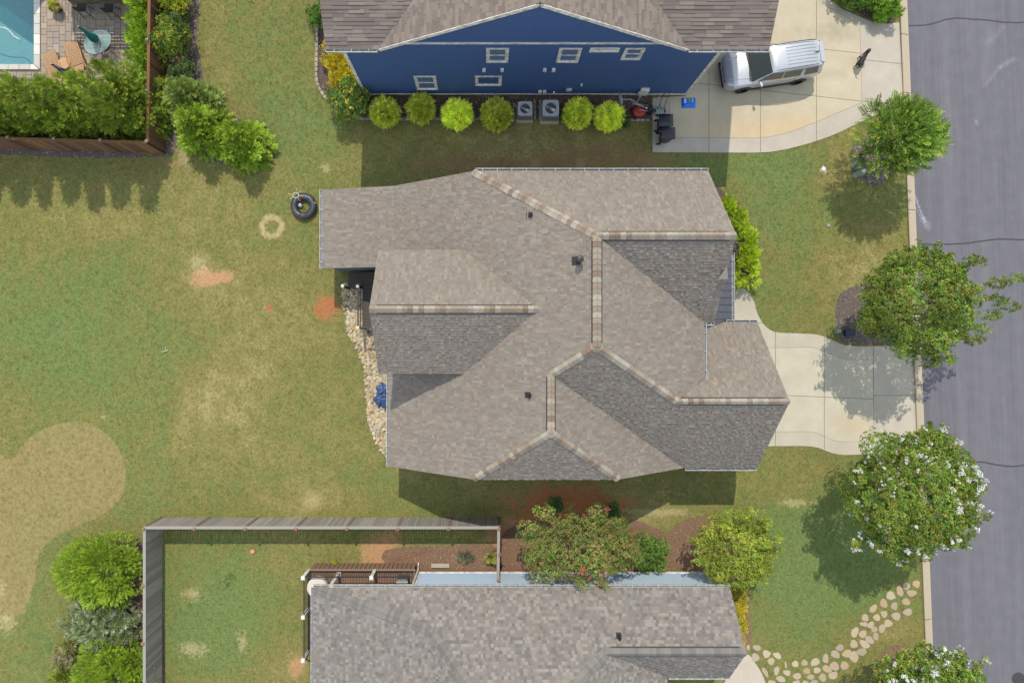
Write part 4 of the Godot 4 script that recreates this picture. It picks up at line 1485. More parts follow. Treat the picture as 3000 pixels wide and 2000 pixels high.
func deck_parts(d: Node3D) -> void:
	var x0 := -511.0
	var x1 := -212.0
	var z0 := 655.0
	var z1 := 882.0
	var y := 1.10
	# floor boards run away from the rail
	var pm := Buf.new()
	pm.cbox(Vector3.ZERO, Vector3(0.132, 0.035, (z1 - z0) / S), 0.004)
	var mesh := pm.mesh(M.deck_wood)
	var x := x0 + 4.0
	while x < x1:
		put("deck_board", mesh, d, Transform3D(Basis.IDENTITY, r(x, (z0 + z1) * 0.5, y)))
		x += 0.142 * S
	# upright skirt boards under the edge, with gaps
	var sk := Buf.new()
	sk.box(Vector3.ZERO, Vector3(0.20, 1.0, 0.025))
	var sm := sk.mesh(M.deck_wood)
	x = x0 + 7.0
	while x < x1:
		put("skirt_board", sm, d, Transform3D(Basis.IDENTITY, r(x, z0 - 1.0, 0.55)))
		x += 0.232 * S
	var ed := Buf.new()
	ed.box(r((x0 + x1) * 0.5, z0, y - 0.03), Vector3((x1 - x0) / S + 0.1, 0.13, 0.10))
	ed.box(r(x0, (z0 + z1) * 0.5, y - 0.03), Vector3(0.10, 0.13, (z1 - z0) / S))
	part("rim_joist", ed, grain(mat(0.33, 0.235, 0.20, 0.8), T.wood, 1.2, false), d)
	# posts, rails, balusters
	for p in [[x0, z0], [-323, z0], [x0, z0 + 108], [x0, z1]]:
		var pb := Buf.new()
		pb.cbox(r(p[0], p[1], y + 0.55), Vector3(0.15, 1.1, 0.15), 0.01)
		var po := part("post", pb, M.white, d)
		var cp := Buf.new()
		cp.cbox(r(p[0], p[1], y + 1.13), Vector3(0.20, 0.07, 0.20), 0.03)
		part("post_cap", cp, M.white, po)
	var col := Buf.new()
	col.box(r(-425, z0 + 8.0, 2.05), Vector3(0.16, 1.95, 0.16))
	col.box(r(-425, z0 + 8.0, 1.2), Vector3(0.22, 0.16, 0.22))
	part("column", col, M.white, d)
	var rails := Buf.new()
	for yy in [y + 0.96, y + 0.12]:
		rails.box(r((x0 + x1) * 0.5, z0, yy), Vector3((x1 - x0) / S, 0.045, 0.05))
		rails.box(r(x0, (z0 + z1) * 0.5, yy), Vector3(0.05, 0.045, (z1 - z0) / S))
	part("hand_rail", rails, M.bronze, d)
	var bb := Buf.new()
	bb.box(Vector3.ZERO, Vector3(0.02, 0.84, 0.02))
	var bm := bb.mesh(M.bronze)
	x = x0 + 6.0
	while x < x1:
		put("baluster", bm, d, Transform3D(Basis.IDENTITY, r(x, z0, y + 0.54)))
		x += 0.115 * S
	var z := z0 + 6.0
	while z < z1:
		put("baluster", bm, d, Transform3D(Basis.IDENTITY, r(x0, z, y + 0.54)))
		z += 0.115 * S
	# stair rail leaving the deck
	var sr := Buf.new()
	sr.tube([r(x0 + 2, z1, 2.0), r(x0 + 40, z1 + 50, 1.1)], [0.03, 0.03], 6)
	part("stair_rail", sr, M.bronze, d)
	for k in 9:
		var t := k / 9.0
		put("baluster", bm, d, Transform3D(Basis.IDENTITY, r(x0 + 2 + 38 * t, z1 + 50 * t, 1.55 - 0.9 * t)))

# ---------------------------------------------------------------- fences
func fence(called: String, label: String, runs: Array, height: float, tones: Array, post_m: Material, cap_m: Material, board_w: float, gap: float, face_out: float) -> void:
	var f := thing(called, label, "fence")
	var bb := Buf.new()
	bb.box(Vector3(0, 0, 0), Vector3(board_w, height - 0.08, 0.019))
	var meshes: Array = []
	for t in tones:
		meshes.append(bb.mesh(t))
	for run in runs:
		var a: Vector3 = g(run[0][0], run[0][1])
		var b: Vector3 = g(run[1][0], run[1][1])
		var side: float = run[2]
		var bays: int = run[3]
		var d := (b - a).normalized()
		var out := d.cross(Vector3.UP) * side
		var bs := Basis(d, Vector3.UP, -d.cross(Vector3.UP))
		var len_ := a.distance_to(b)
		var n := int(len_ / (board_w + gap))
		for k in n:
			var p := a + d * (len_ * (k + 0.5) / n) + out * 0.055 + Vector3(0, height * 0.5 + rf(-0.012, 0.012), 0)
			put("board", meshes[rng.randi() % meshes.size()], f, Transform3D(bs * Basis.from_euler(Vector3(rf(-0.006, 0.006), 0, rf(-0.008, 0.008))), p))
		var rails := Buf.new()
		for y in [0.25, height * 0.5, height - 0.22]:
			rails.box((a + b) * 0.5 + Vector3(0, y, 0) + out * 0.022, Vector3(len_, 0.085, 0.04), bs)
		part("rail", rails, post_m, f)
		var top := Buf.new()
		top.cbox((a + b) * 0.5 + Vector3(0, height + 0.018, 0) + out * 0.025, Vector3(len_, 0.036, 0.145), 0.006, bs)
		part("cap_rail", top, tones[0], f)
		for k in range(0 if run[4] else 1, bays + 1):
			var p := a.lerp(b, float(k) / bays)
			var pb := Buf.new()
			pb.box(p + Vector3(0, (height + 0.08) * 0.5, 0) - out * 0.03, Vector3(0.10, height + 0.08, 0.10), bs)
			var po := part("post", pb, post_m, f)
			if run[5]:
				pb = Buf.new()
				pb.box(p + Vector3(0, height * 0.5, 0) + out * 0.085, Vector3(0.13, height, 0.03), bs)
				part("post_cover", pb, post_m, f)
			var cp := Buf.new()
			var c := p + Vector3(0, height + 0.08, 0) - out * 0.03
			cp.box(c + Vector3(0, 0.012, 0), Vector3(0.135, 0.024, 0.135), bs)
			for s in [[-1, 1], [1, 1], [1, -1], [-1, -1]].size():
				var q0: Array = [[-1, 1], [1, 1], [1, -1], [-1, -1]][s]
				var q1: Array = [[-1, 1], [1, 1], [1, -1], [-1, -1]][(s + 1) % 4]
				cp.tri(c + bs * Vector3(q0[0] * 0.058, 0.024, q0[1] * 0.058), c + bs * Vector3(q1[0] * 0.058, 0.024, q1[1] * 0.058), c + Vector3(0, 0.09, 0))
			part("post_cap", cp, cap_m, po)

func wood(c: Color) -> StandardMaterial3D:
	return grain(mat(c.r, c.g, c.b, 0.9), T.wood, 1.6, false)

func fences() -> void:
	var greys: Array = []
	for c in [Color(0.32, 0.30, 0.28), Color(0.275, 0.26, 0.245), Color(0.355, 0.335, 0.31), Color(0.30, 0.275, 0.25), Color(0.25, 0.235, 0.22)]:
		greys.append(wood(c))
	var browns: Array = []
	for c in [Color(0.20, 0.10, 0.045), Color(0.15, 0.075, 0.035), Color(0.25, 0.13, 0.06), Color(0.18, 0.10, 0.055), Color(0.12, 0.06, 0.03)]:
		browns.append(wood(c))
	fence("grey_fence", "weathered grey board fence with copper post caps closing the lower yard", [[[472, 1519], [1461, 1519], -1.0, 7, true, true], [[472, 1519], [472, 2160], -1.0, 4, false, false], [[1461, 1519], [1459, 1664], 1.0, 2, false, false]], 1.80, greys, wood(Color(0.24, 0.17, 0.13)), M.copper, 0.136, 0.012, 1.0)
	fence("brown_fence", "dark brown cedar board fence round the pool yard corner", [[[-160, 427], [482, 446], 1.0, 5, true, true], [[482, 446], [489, -120], 1.0, 4, false, false]], 1.86, browns, wood(Color(0.10, 0.055, 0.03)), wood(Color(0.34, 0.30, 0.27)), 0.14, 0.002, 1.0)

# ---------------------------------------------------------------- pool yard
func pool_yard() -> void:
	var pool := setting("swimming_pool")
	var ix := 100.0
	var iz := 190.0
	var x0 := -420.0
	var z0 := -420.0
	var b := Buf.new()
	var deep := -1.55
	b.quad(g(x0, iz, deep), g(ix, iz, deep), g(ix, z0, deep), g(x0, z0, deep))
	b.quad(g(ix, iz, deep), g(x0, iz, deep), g(x0, iz, 0.02), g(ix, iz, 0.02))
	b.quad(g(ix, z0, deep), g(ix, iz, deep), g(ix, iz, 0.02), g(ix, z0, 0.02))
	b.quad(g(x0, z0, deep), g(ix, z0, deep), g(ix, z0, 0.02), g(x0, z0, 0.02))
	b.quad(g(x0, iz, deep), g(x0, z0, deep), g(x0, z0, 0.02), g(x0, iz, 0.02))
	part("basin", b, grain(mat(0.135, 0.34, 0.38, 0.7), T.faint, 0.4), pool)
	# coping stones
	var pale := [Color(0.60, 0.57, 0.54), Color(0.55, 0.53, 0.51), Color(0.66, 0.64, 0.61), Color(0.50, 0.48, 0.47)]
	var y := -200.0
	while y < 186.0:
		var e := minf(y + 30.0, 188.0)
		var cb := Buf.new()
		cb.slab(plan([[ix - 1, y + 0.4], [117, y + 0.4], [117, e + (15.0 if e >= 187.0 else 0.0) - 0.4], [ix - 1, e - 0.4]]), 0.0, 0.045, jitter(pick(pale), 0.05), 0.008)
		part("coping_stone", cb, M.coping, pool)
		y = e
	var x := -200.0
	while x < 98.0:
		var e := minf(x + 32.0, 99.0)
		var cb := Buf.new()
		cb.slab(plan([[x + 0.4, 188.6], [e - 0.4, 188.6], [e + (15.0 if e >= 98.5 else 0.0) - 0.4, 204], [x + 0.4, 204]]), 0.0, 0.045, jitter(pick(pale), 0.05), 0.008)
		part("coping_stone", cb, M.coping, pool)
		x = e
	# underwater lamp and returns on the wall and floor
	for p in [[92, 90], [96, 142]]:
		var lb := Buf.new()
		lb.lathe([[0.13, 0.0], [0.13, 0.02], [0.10, 0.035], [0.07, 0.02], [0.0, 0.02]], g(p[0] - 14, p[1], deep), 18)
		part("drain_cover", lb, mat(0.30, 0.55, 0.58, 0.5), pool)
	var wb := Buf.new()
	wb.quad(g(x0, iz, -0.14), g(ix, iz, -0.14), g(ix, z0, -0.14), g(x0, z0, -0.14))
	var wm := StandardMaterial3D.new()
	wm.albedo_color = Color(0.20, 0.52, 0.58, 0.22)
	wm.transparency = BaseMaterial3D.TRANSPARENCY_ALPHA
	wm.roughness = 0.02
	var wo := structure("water", wb, wm)
	wo.set_meta("kind", "structure")
	# hose and cleaner lying in the pool
	var hose := thing("pool_hose", "white floating hose curving across the pool water", "hose", Vector3.ZERO)
	var hp: Array = []
	for p in smooth_plan([[-80, 60], [-40, 74], [0, 77], [12, 80], [24, 90], [36, 103], [54, 113]], 5, false):
		hp.append(Vector3(p.x, -0.13, p.y))
	var hr: Array = []
	hr.resize(hp.size())
	hr.fill(0.026)
	var hb := Buf.new()
	hb.tube(hp, hr, 8)
	part("hose_tube", hb, M.white, hose)
	var rob := thing("pool_cleaner", "blue pool cleaner with trailing cable resting on the pool floor", "pool cleaner", g(74, 164, deep + 0.02), -0.3)
	var rb := Buf.new()
	rb.cbox(Vector3(0, 0.14, 0), Vector3(0.40, 0.16, 0.26), 0.05)
	part("body", rb, mat(0.02, 0.10, 0.16, 0.4), rob)
	for s in [-1, 1]:
		var tb := Buf.new()
		tb.cbox(Vector3(0, 0.10, s * 0.17), Vector3(0.48, 0.18, 0.07), 0.05)
		part("track", tb, mat(0.30, 0.55, 0.62, 0.5), rob)
	var cable: Array = []
	for p in smooth_plan([[66, 158], [50, 151], [38, 155], [28, 164], [14, 170], [-20, 168], [-80, 160]], 5, false):
		cable.append(rob.transform.affine_inverse() * Vector3(p.x, deep + 0.05, p.y))
	var crr: Array = []
	crr.resize(cable.size())
	crr.fill(0.016)
	var cbb := Buf.new()
	cbb.tube(cable, crr, 6)
	part("cable", cbb, mat(0.03, 0.16, 0.22, 0.5), rob)
	patio()
	pool_furniture()

func patio() -> void:
	var p := setting("patio")
	var b := Buf.new()
	b.slab(plan([[117, -140], [470, -140], [470, 300], [-140, 300], [-140, 205], [117, 205]]), 0.0, 0.008)
	part("joint_sand", b, grain(mat(0.13, 0.11, 0.095, 1.0), T.speck, 1.6), p)
	not_lawn.append(plan([[-400, -300], [478, -300], [478, 425], [-400, 425]]))
	var cell := 9.0
	var nx := 52
	var ny := 37
	var used := {}
	for j in ny:
		for i in nx:
			if -61 + i * cell < 117 and -60 + j * cell < 203:
				used[Vector2i(i, j)] = true
	var sizes := [[3, 2], [2, 3], [2, 2], [3, 2], [2, 3], [2, 2], [2, 1], [1, 2]]
	var tones: Array = []
	for c in [Color(0.42, 0.345, 0.28), Color(0.38, 0.32, 0.265), Color(0.45, 0.375, 0.30), Color(0.40, 0.31, 0.245), Color(0.36, 0.31, 0.28), Color(0.44, 0.39, 0.34)]:
		tones.append(grain(mat(c.r, c.g, c.b, 0.9), T.fine, 1.1))
	var shapes := {}
	var count := 0
	for j in ny:
		for i in nx:
			if used.has(Vector2i(i, j)):
				continue
			var px := -61 + i * cell
			if px > 400:
				continue
			var choice := [1, 1]
			for t in 6:
				var s: Array = sizes[rng.randi() % sizes.size()]
				var ok := true
				for a in s[0]:
					for c in s[1]:
						if used.has(Vector2i(i + a, j + c)) or i + a >= nx or j + c >= ny:
							ok = false
				if ok:
					choice = s
					break
			for a in choice[0]:
				for c in choice[1]:
					used[Vector2i(i + a, j + c)] = true
			if not shapes.has(choice):
				var sb := Buf.new()
				sb.cbox(Vector3.ZERO, Vector3(choice[0] * cell / S - 0.014, 0.035, choice[1] * cell / S - 0.014), 0.006)
				shapes[choice] = sb.mesh(tones[0])
			put("paver", shapes[choice], p, Transform3D(Basis.IDENTITY, g(px + choice[0] * cell * 0.5, -60 + (j + choice[1] * 0.5) * cell, 0.012 + rf(-0.002, 0.003))), tones[rng.randi() % tones.size()])
			count += 1

func closed_umbrella(called: String, label: String, base: Vector3, height: float, length: float, fat: float, c: Color, stripe: Color) -> void:
	var u := thing(called, label, "parasol", base)
	var pb := Buf.new()
	pb.tube([Vector3.ZERO, Vector3(0, height, 0)], [0.022, 0.022], 10)
	part("pole", pb, M.bronze, u)
	var fb := Buf.new()
	var rows: Array = []
	for i in 9:
		var t := i / 8.0
		var rad := fat * (1.0 - 0.72 * t) * (0.82 + 0.18 * sin(t * 7.0))
		var line: Array = []
		for k in 24:
			var a := TAU * k / 24.0
			var w := 1.0 + 0.30 * cos(a * 8.0) * (1.0 - t * 0.6)
			line.append(Vector3(cos(a) * rad * w, height - length + length * t, sin(a) * rad * w))
		rows.append(line)
	fb.grid(rows, Color.WHITE, true)
	part("canopy", fb, mat(c.r, c.g, c.b, 0.75), u)
	if stripe.a > 0.5:
		var st := Buf.new()
		for k in 4:
			var a := TAU * (k + 0.3) / 4.0
			var d := Vector3(cos(a), 0, sin(a))
			st.tube([Vector3(0, height - length, 0) + d * fat * 1.12, Vector3(0, height - length * 0.5, 0) + d * fat * 0.86, Vector3(0, height - 0.1, 0) + d * fat * 0.36], [0.014, 0.012, 0.01], 6)
		part("piping", st, mat(stripe.r, stripe.g, stripe.b, 0.8), u)
	var tip := Buf.new()
	tip.lathe([[0.03, height - 0.01], [0.035, height + 0.04], [0.0, height + 0.08]], Vector3.ZERO, 12)
	part("finial", tip, M.cream, u)
	var fo := Buf.new()
	fo.lathe([[0.26, 0.0], [0.26, 0.05], [0.08, 0.09], [0.03, 0.22], [0.0, 0.22]], Vector3.ZERO, 20)
	part("base", fo, M.bronze, u)

func lounger(label: String, at: Vector3, turn: float) -> void:
	var l := thing("sun_lounger", label, "sun lounger", at, turn, "teak loungers by the pool")
	# head at +z, slats across x
	var sb := Buf.new()
	sb.cbox(Vector3.ZERO, Vector3(0.60, 0.022, 0.055), 0.005)
	var mesh := sb.mesh(M.teak)
	for k in 17:
		put("slat", mesh, l, Transform3D(Basis.IDENTITY, Vector3(0, 0.34, -0.62 + k * 0.075)))
	var back := Basis.from_euler(Vector3(-0.5, 0, 0))
	for k in 8:
		put("slat", mesh, l, Transform3D(back, Vector3(0, 0.36, 0.66) + back * Vector3(0, 0, 0.04 + k * 0.075)))
	for s in [-1, 1]:
		var rb := Buf.new()
		rb.cbox(Vector3(s * 0.33, 0.31, 0.1), Vector3(0.05, 0.08, 1.55), 0.012)
		part("side_rail", rb, M.teak, l)
		var ab := Buf.new()
		ab.tube([Vector3(s * 0.37, 0.34, 0.0), Vector3(s * 0.40, 0.52, 0.15), Vector3(s * 0.40, 0.54, 0.45), Vector3(s * 0.37, 0.36, 0.66)], [0.026, 0.03, 0.03, 0.026], 8)
		part("armrest", ab, M.teak, l)
		for z in [-0.55, 0.72]:
			var lb := Buf.new()
			lb.box(Vector3(s * 0.33, 0.14, z), Vector3(0.05, 0.28, 0.06))
			part("leg", lb, M.teak, l)

func pool_furniture() -> void:
	closed_umbrella("closed_parasol", "closed teal parasol standing through the oval glass table", g(306, 136, 0.03), 2.25, 1.45, 0.20, Color(0.015, 0.20, 0.20), Color(0, 0, 0, 0))
	closed_umbrella("closed_parasol", "closed navy parasol with white piping over the teak loungers", g(224, 234, 0.03), 2.05, 1.35, 0.16, Color(0.02, 0.025, 0.13), Color(0.75, 0.75, 0.78))
	lounger("teak sun lounger below the navy parasol, nearer the pool corner", g(166, 196, 0.03), 0.36)
	lounger("teak sun lounger half under the tall hedge, beside the glass table", g(228, 165, 0.03), 0.36)
	var t := thing("side_table", "round teak side table between the two loungers", "table", g(203, 196, 0.03))
	var tb := Buf.new()
	tb.lathe([[0.0, 0.42], [0.29, 0.42], [0.305, 0.435], [0.305, 0.455], [0.29, 0.47], [0.0, 0.47]], Vector3.ZERO, 28)
	part("table_top", tb, M.teak, t)
	for k in 3:
		var lb := Buf.new()
		var a := TAU * k / 3.0
		lb.tube([Vector3(cos(a) * 0.24, 0, sin(a) * 0.24), Vector3(cos(a) * 0.12, 0.42, sin(a) * 0.12)], [0.022, 0.022], 8)
		part("leg", lb, M.teak, t)
	var gt := thing("glass_table", "oval glass topped garden table with a dark metal rim on the patio", "table", g(308, 140, 0.03), 0.6)
	var gb := Buf.new()
	gb.lathe([[0.0, 0.700], [0.70, 0.700], [0.705, 0.706], [0.70, 0.712], [0.0, 0.712]], Vector3.ZERO, 36, Color.WHITE, Vector2(1.08, 0.82))
	var gm := StandardMaterial3D.new()
	gm.albedo_color = Color(0.62, 0.75, 0.75, 0.30)
	gm.transparency = BaseMaterial3D.TRANSPARENCY_ALPHA
	gm.roughness = 0.03
	part("glass_top", gb, gm, gt)
	var rim: Array = []
	var rr: Array = []
	for k in 41:
		var a := TAU * k / 40.0
		rim.append(Vector3(cos(a) * 0.765, 0.70, -sin(a) * 0.585))
		rr.append(0.014)
	var rimb := Buf.new()
	rimb.tube(rim, rr, 6)
	part("rim", rimb, M.bronze, gt)
	for k in 4:
		var a := TAU * (k + 0.5) / 4.0
		var lb := Buf.new()
		lb.tube([Vector3(cos(a) * 0.48, 0, sin(a) * 0.36), Vector3(cos(a) * 0.40, 0.35, sin(a) * 0.30), Vector3(cos(a) * 0.58, 0.70, sin(a) * 0.44)], [0.015, 0.015, 0.015], 6)
		part("leg", lb, M.bronze, gt)
	for c in [[262, 128, 1.2, "dark wire garden chair on the pool side of the glass table"], [338, 176, -2.3, "dark wire garden chair by the hedge below the glass table"]]:
		var ch := thing("garden_chair", c[3], "chair", g(c[0], c[1], 0.03), c[2], "chairs round the glass table")
		var st := Buf.new()
		for k in 7:
			st.tube([Vector3(-0.21 + k * 0.07, 0.43, -0.2), Vector3(-0.21 + k * 0.07, 0.42, 0.2)], [0.009, 0.009], 5)
		st.tube([Vector3(-0.23, 0.43, -0.21), Vector3(0.23, 0.43, -0.21), Vector3(0.23, 0.43, 0.21), Vector3(-0.23, 0.43, 0.21), Vector3(-0.23, 0.43, -0.21)], [0.014, 0.014, 0.014, 0.014, 0.014], 6)
		part("seat", st, M.bronze, ch)
		var bk := Buf.new()
		for k in 6:
			bk.tube([Vector3(-0.2 + k * 0.08, 0.45, 0.22), Vector3(-0.16 + k * 0.064, 0.86, 0.32)], [0.009, 0.009], 5)
		part("backrest", bk, M.bronze, ch)
		for s in [[-1, -1], [1, -1], [1, 1], [-1, 1]]:
			var lb := Buf.new()
			lb.tube([Vector3(s[0] * 0.24, 0, s[1] * 0.24), Vector3(s[0] * 0.21, 0.43, s[1] * 0.2)], [0.013, 0.013], 6)
			part("leg", lb, M.bronze, ch)
	for c in [[262, 42, "black bar stool nearer the pool, drawn up to the stone bar"], [341, 44, "black bar stool nearer the hedge, drawn up to the stone bar"]]:
		var s := thing("bar_stool", c[2], "bar stool", g(c[0], c[1], 0.03), 0.0, "stools at the stone bar")
		var b := Buf.new()
		b.cbox(Vector3(0, 0.74, 0), Vector3(0.44, 0.06, 0.42), 0.02)
		part("seat", b, M.black, s)
		b = Buf.new()
		b.cbox(Vector3(0, 1.0, 0.20), Vector3(0.44, 0.34, 0.04), 0.015)
		part("backrest", b, M.black, s)
		for k in [[-1, -1], [1, -1], [1, 1], [-1, 1]]:
			var lb := Buf.new()
			lb.tube([Vector3(k[0] * 0.25, 0, k[1] * 0.24), Vector3(k[0] * 0.19, 0.72, k[1] * 0.18)], [0.018, 0.018], 7)
			part("leg", lb, M.black, s)
		var fr := Buf.new()
		for y in [0.28]:
			fr.tube([Vector3(-0.23, y, -0.22), Vector3(0.23, y, -0.22), Vector3(0.23, y, 0.22), Vector3(-0.23, y, 0.22), Vector3(-0.23, y, -0.22)], [0.012, 0.012, 0.012, 0.012, 0.012], 6)
		part("foot_ring", fr, M.black, s)
	# stone bar counter along the top edge
	var bar := thing("stone_bar", "stone faced outdoor bar along the top edge of the patio", "bar counter", g(290, 0, 0.0))
	var cb := Buf.new()
	var mm := grain(mat(1, 1, 1, 0.9, {"vertex_color_use_as_albedo": true}), T.fine, 1.0)
	cb.box(Vector3(0, 0.48, -0.12), Vector3(2.9, 0.96, 0.5), Basis.IDENTITY, Color(0.24, 0.19, 0.14))
	part("core", cb, mm, bar)
	var pal := [Color(0.34, 0.25, 0.17), Color(0.28, 0.20, 0.15), Color(0.40, 0.31, 0.21), Color(0.25, 0.22, 0.20), Color(0.36, 0.29, 0.23)]
	for j in 7:
		var x := -1.45
		while x < 1.4:
			var w := minf(rf(0.2, 0.5), 1.45 - x)
			var sb := Buf.new()
			sb.cbox(Vector3(x + w * 0.5, 0.075 + j * 0.13, 0.15 + rf(0, 0.02)), Vector3(w - 0.015, 0.118, 0.08), 0.01, Basis.IDENTITY, jitter(pick(pal), 0.1))
			part("stone", sb, mm, bar)
			x += w
	var tp := Buf.new()
	tp.cbox(Vector3(0, 1.0, -0.06), Vector3(3.0, 0.06, 0.62), 0.015, Basis.IDENTITY, Color(0.33, 0.25, 0.18))
	part("counter_top", tp, mm, bar)
	# pergola over the bar, just outside the picture: its slats stripe the patio
	var pg := thing("pergola", "timber pergola over the bar, its slat shadows striping the patio", "pergola", Vector3.ZERO)
	var solid := Buf.new()
	solid.box((g(204, -130, 2.62) + g(382, -8, 2.62)) * 0.5, Vector3((382.0 - 204.0) / S, 0.06, 122.0 / S))
	part("roof_panel", solid, M.dark_deck, pg)
	var slat := Buf.new()
	slat.box(Vector3.ZERO, Vector3(3.0, 0.05, 0.10))
	var slm := slat.mesh(M.dark_deck)
	for k in 5:
		put("slat", slm, pg, Transform3D(Basis.IDENTITY, g(296, 0 + k * 10.0, 2.62)))
	var raft := Buf.new()
	raft.box(Vector3.ZERO, Vector3(0.06, 0.12, 3.2))
	var rfm := raft.mesh(M.dark_deck)
	for k in 6:
		put("rafter", rfm, pg, Transform3D(Basis.IDENTITY, g(212 + k * 33.0, -46, 2.52)))
	for p in [[210, -120], [376, -120], [210, -60], [376, -60]]:
		var lb := Buf.new()
		lb.box(g(p[0], p[1], 1.25), Vector3(0.12, 2.5, 0.12))
		part("post", lb, M.dark_deck, pg)
	# the neighbour's house stands off the top corner; its eave shades part of the pool
	var nh := thing("pool_side_house", "house off the top corner whose eave shades the pool", "house", Vector3.ZERO)
	var c := Vector2(70, -136)
	var e1 := Vector2(-90, -62) * 5.0
	var e2 := Vector2(62, -90) * 4.0
	var rp := Buf.new()
	var pts: Array = []
	for v in [c, c + e2, c + e1 + e2, c + e1]:
		pts.append(g(v.x, v.y, 5.0))
	rp.plate(pts, Vector3(0, 0.2, 0))
	part("roof", rp, M.shingle, nh)
	var wp := Buf.new()
	var k2 := c + (e1 + e2) * 0.5
	var poly := PackedVector2Array()
	for v in [c, c + e2, c + e1 + e2, c + e1]:
		var s: Vector2 = k2 + (v - k2) * 0.9
		poly.append(Vector2((s.x - CX) / S, (s.y - CZ) / S))
	wp.slab(poly, 0.0, 4.98)
	part("wall", wp, M.cream, nh)
	var pot := thing("planter", "plum coloured round pot of yellow green leaves beside the bar", "planter", g(172, 29, 0.03))
	var pb := Buf.new()
	pb.lathe([[0.18, 0.0], [0.27, 0.40], [0.30, 0.40], [0.30, 0.46], [0.26, 0.46], [0.25, 0.40], [0.0, 0.40]], Vector3.ZERO, 24)
	part("pot", pb, mat(0.07, 0.02, 0.03, 0.5), pot)
	foliage(pot, "foliage", "tuft", [[Vector3(0, 0.45, 0), Vector3(0.22, 0.12, 0.22)]], 45, [Color(0.38, 0.40, 0.06), Color(0.22, 0.30, 0.05), Color(0.45, 0.45, 0.10)], 0.22, 0.5)

# ---------------------------------------------------------------- plants
func leaf(b: Buf, at: Vector3, dir: Vector3, side: Vector3, length: float, width: float, fold := 0.25) -> void:
	var n := dir.cross(side).normalized()
	var tip := at + dir * length
	var mid := at + dir * length * 0.45
	var l := mid + side * width * 0.5 + n * width * fold
	var r0 := mid - side * width * 0.5 + n * width * fold
	b.tri(at, tip, l)
	b.tri(at, r0, tip)

func leaf_mesh(kind: String) -> ArrayMesh:
	if T.has("leaf_" + kind):
		return T["leaf_" + kind]
	var b := Buf.new()
	var g0 := RandomNumberGenerator.new()
	g0.seed = hash(kind)
	match kind:
		"spray":
			for k in 8:
				var t := 0.08 + 0.9 * k / 8.0
				var at := Vector3(t, -0.12 * t * t, 0)
				for s in [-1.0, 1.0]:
					var dir := Vector3(0.42, 0.2 + g0.randf_range(-0.4, 0.4), s * 0.9).normalized()
					var side := Vector3(0.85, g0.randf_range(-0.3, 0.3), -s * 0.5).normalized()
					leaf(b, at, dir, side, g0.randf_range(0.24, 0.34) * (1.0 - 0.3 * t), 0.125)
			leaf(b, Vector3(0.95, -0.1, 0), Vector3(1, 0, 0), Vector3(0, 0, 1), 0.2, 0.1)
		"cluster":
			for k in 14:
				var d := Vector3(g0.randf_range(-0.2, 1.0), g0.randf_range(-0.7, 0.9), g0.randf_range(-1, 1)).normalized()
				var side := d.cross(Vector3(g0.randf_range(-1, 1), g0.randf_range(-1, 1), g0.randf_range(-1, 1))).normalized()
				leaf(b, d * g0.randf_range(0.05, 0.45), (d + Vector3(g0.randf_range(-0.5, 0.5), g0.randf_range(-0.5, 0.5), g0.randf_range(-0.5, 0.5))).normalized(), side, g0.randf_range(0.42, 0.62), g0.randf_range(0.22, 0.32))
		"fan":
			for k in 9:
				var t := 0.04 + 0.88 * k / 9.0
				for s in [-1.0, 1.0]:
					var dir := Vector3(0.75, g0.randf_range(-0.35, 0.35), s * 0.66).normalized()
					var side := dir.cross(Vector3(g0.randf_range(-0.4, 0.4), 1, g0.randf_range(-0.4, 0.4))).normalized()
					leaf(b, Vector3(t, g0.randf_range(-0.06, 0.06), 0), dir, side, 0.46 * (1.05 - 0.6 * t), 0.075, 0.1)
			leaf(b, Vector3(0.8, 0, 0), Vector3(1, 0.1, 0), Vector3(0, 0, 1), 0.25, 0.08, 0.1)
		"tuft":
			for k in 12:
				var d := Vector3(1.0, g0.randf_range(-0.75, 0.75), g0.randf_range(-0.75, 0.75)).normalized()
				var side := d.cross(Vector3(g0.randf_range(-1, 1), g0.randf_range(-1, 1), g0.randf_range(-1, 1))).normalized()
				leaf(b, d * g0.randf_range(0.0, 0.3), d, side, g0.randf_range(0.55, 0.85), 0.10, 0.15)
		"blossom":
			for k in 26:
				var t := g0.randf()
				var d := Vector3(g0.randf_range(-1, 1), g0.randf_range(-1, 1), g0.randf_range(-1, 1)).normalized()
				var at := Vector3(t, 0, 0) + d * 0.26 * (1.0 - 0.6 * t)
				var side := d.cross(Vector3(g0.randf_range(-1, 1), g0.randf_range(-1, 1), 0.3)).normalized()
				leaf(b, at, d, side, 0.24, 0.24, 0.3)
	var m := b.mesh(M.petal if kind == "blossom" else M.leaf)
	T["leaf_" + kind] = m
	return m

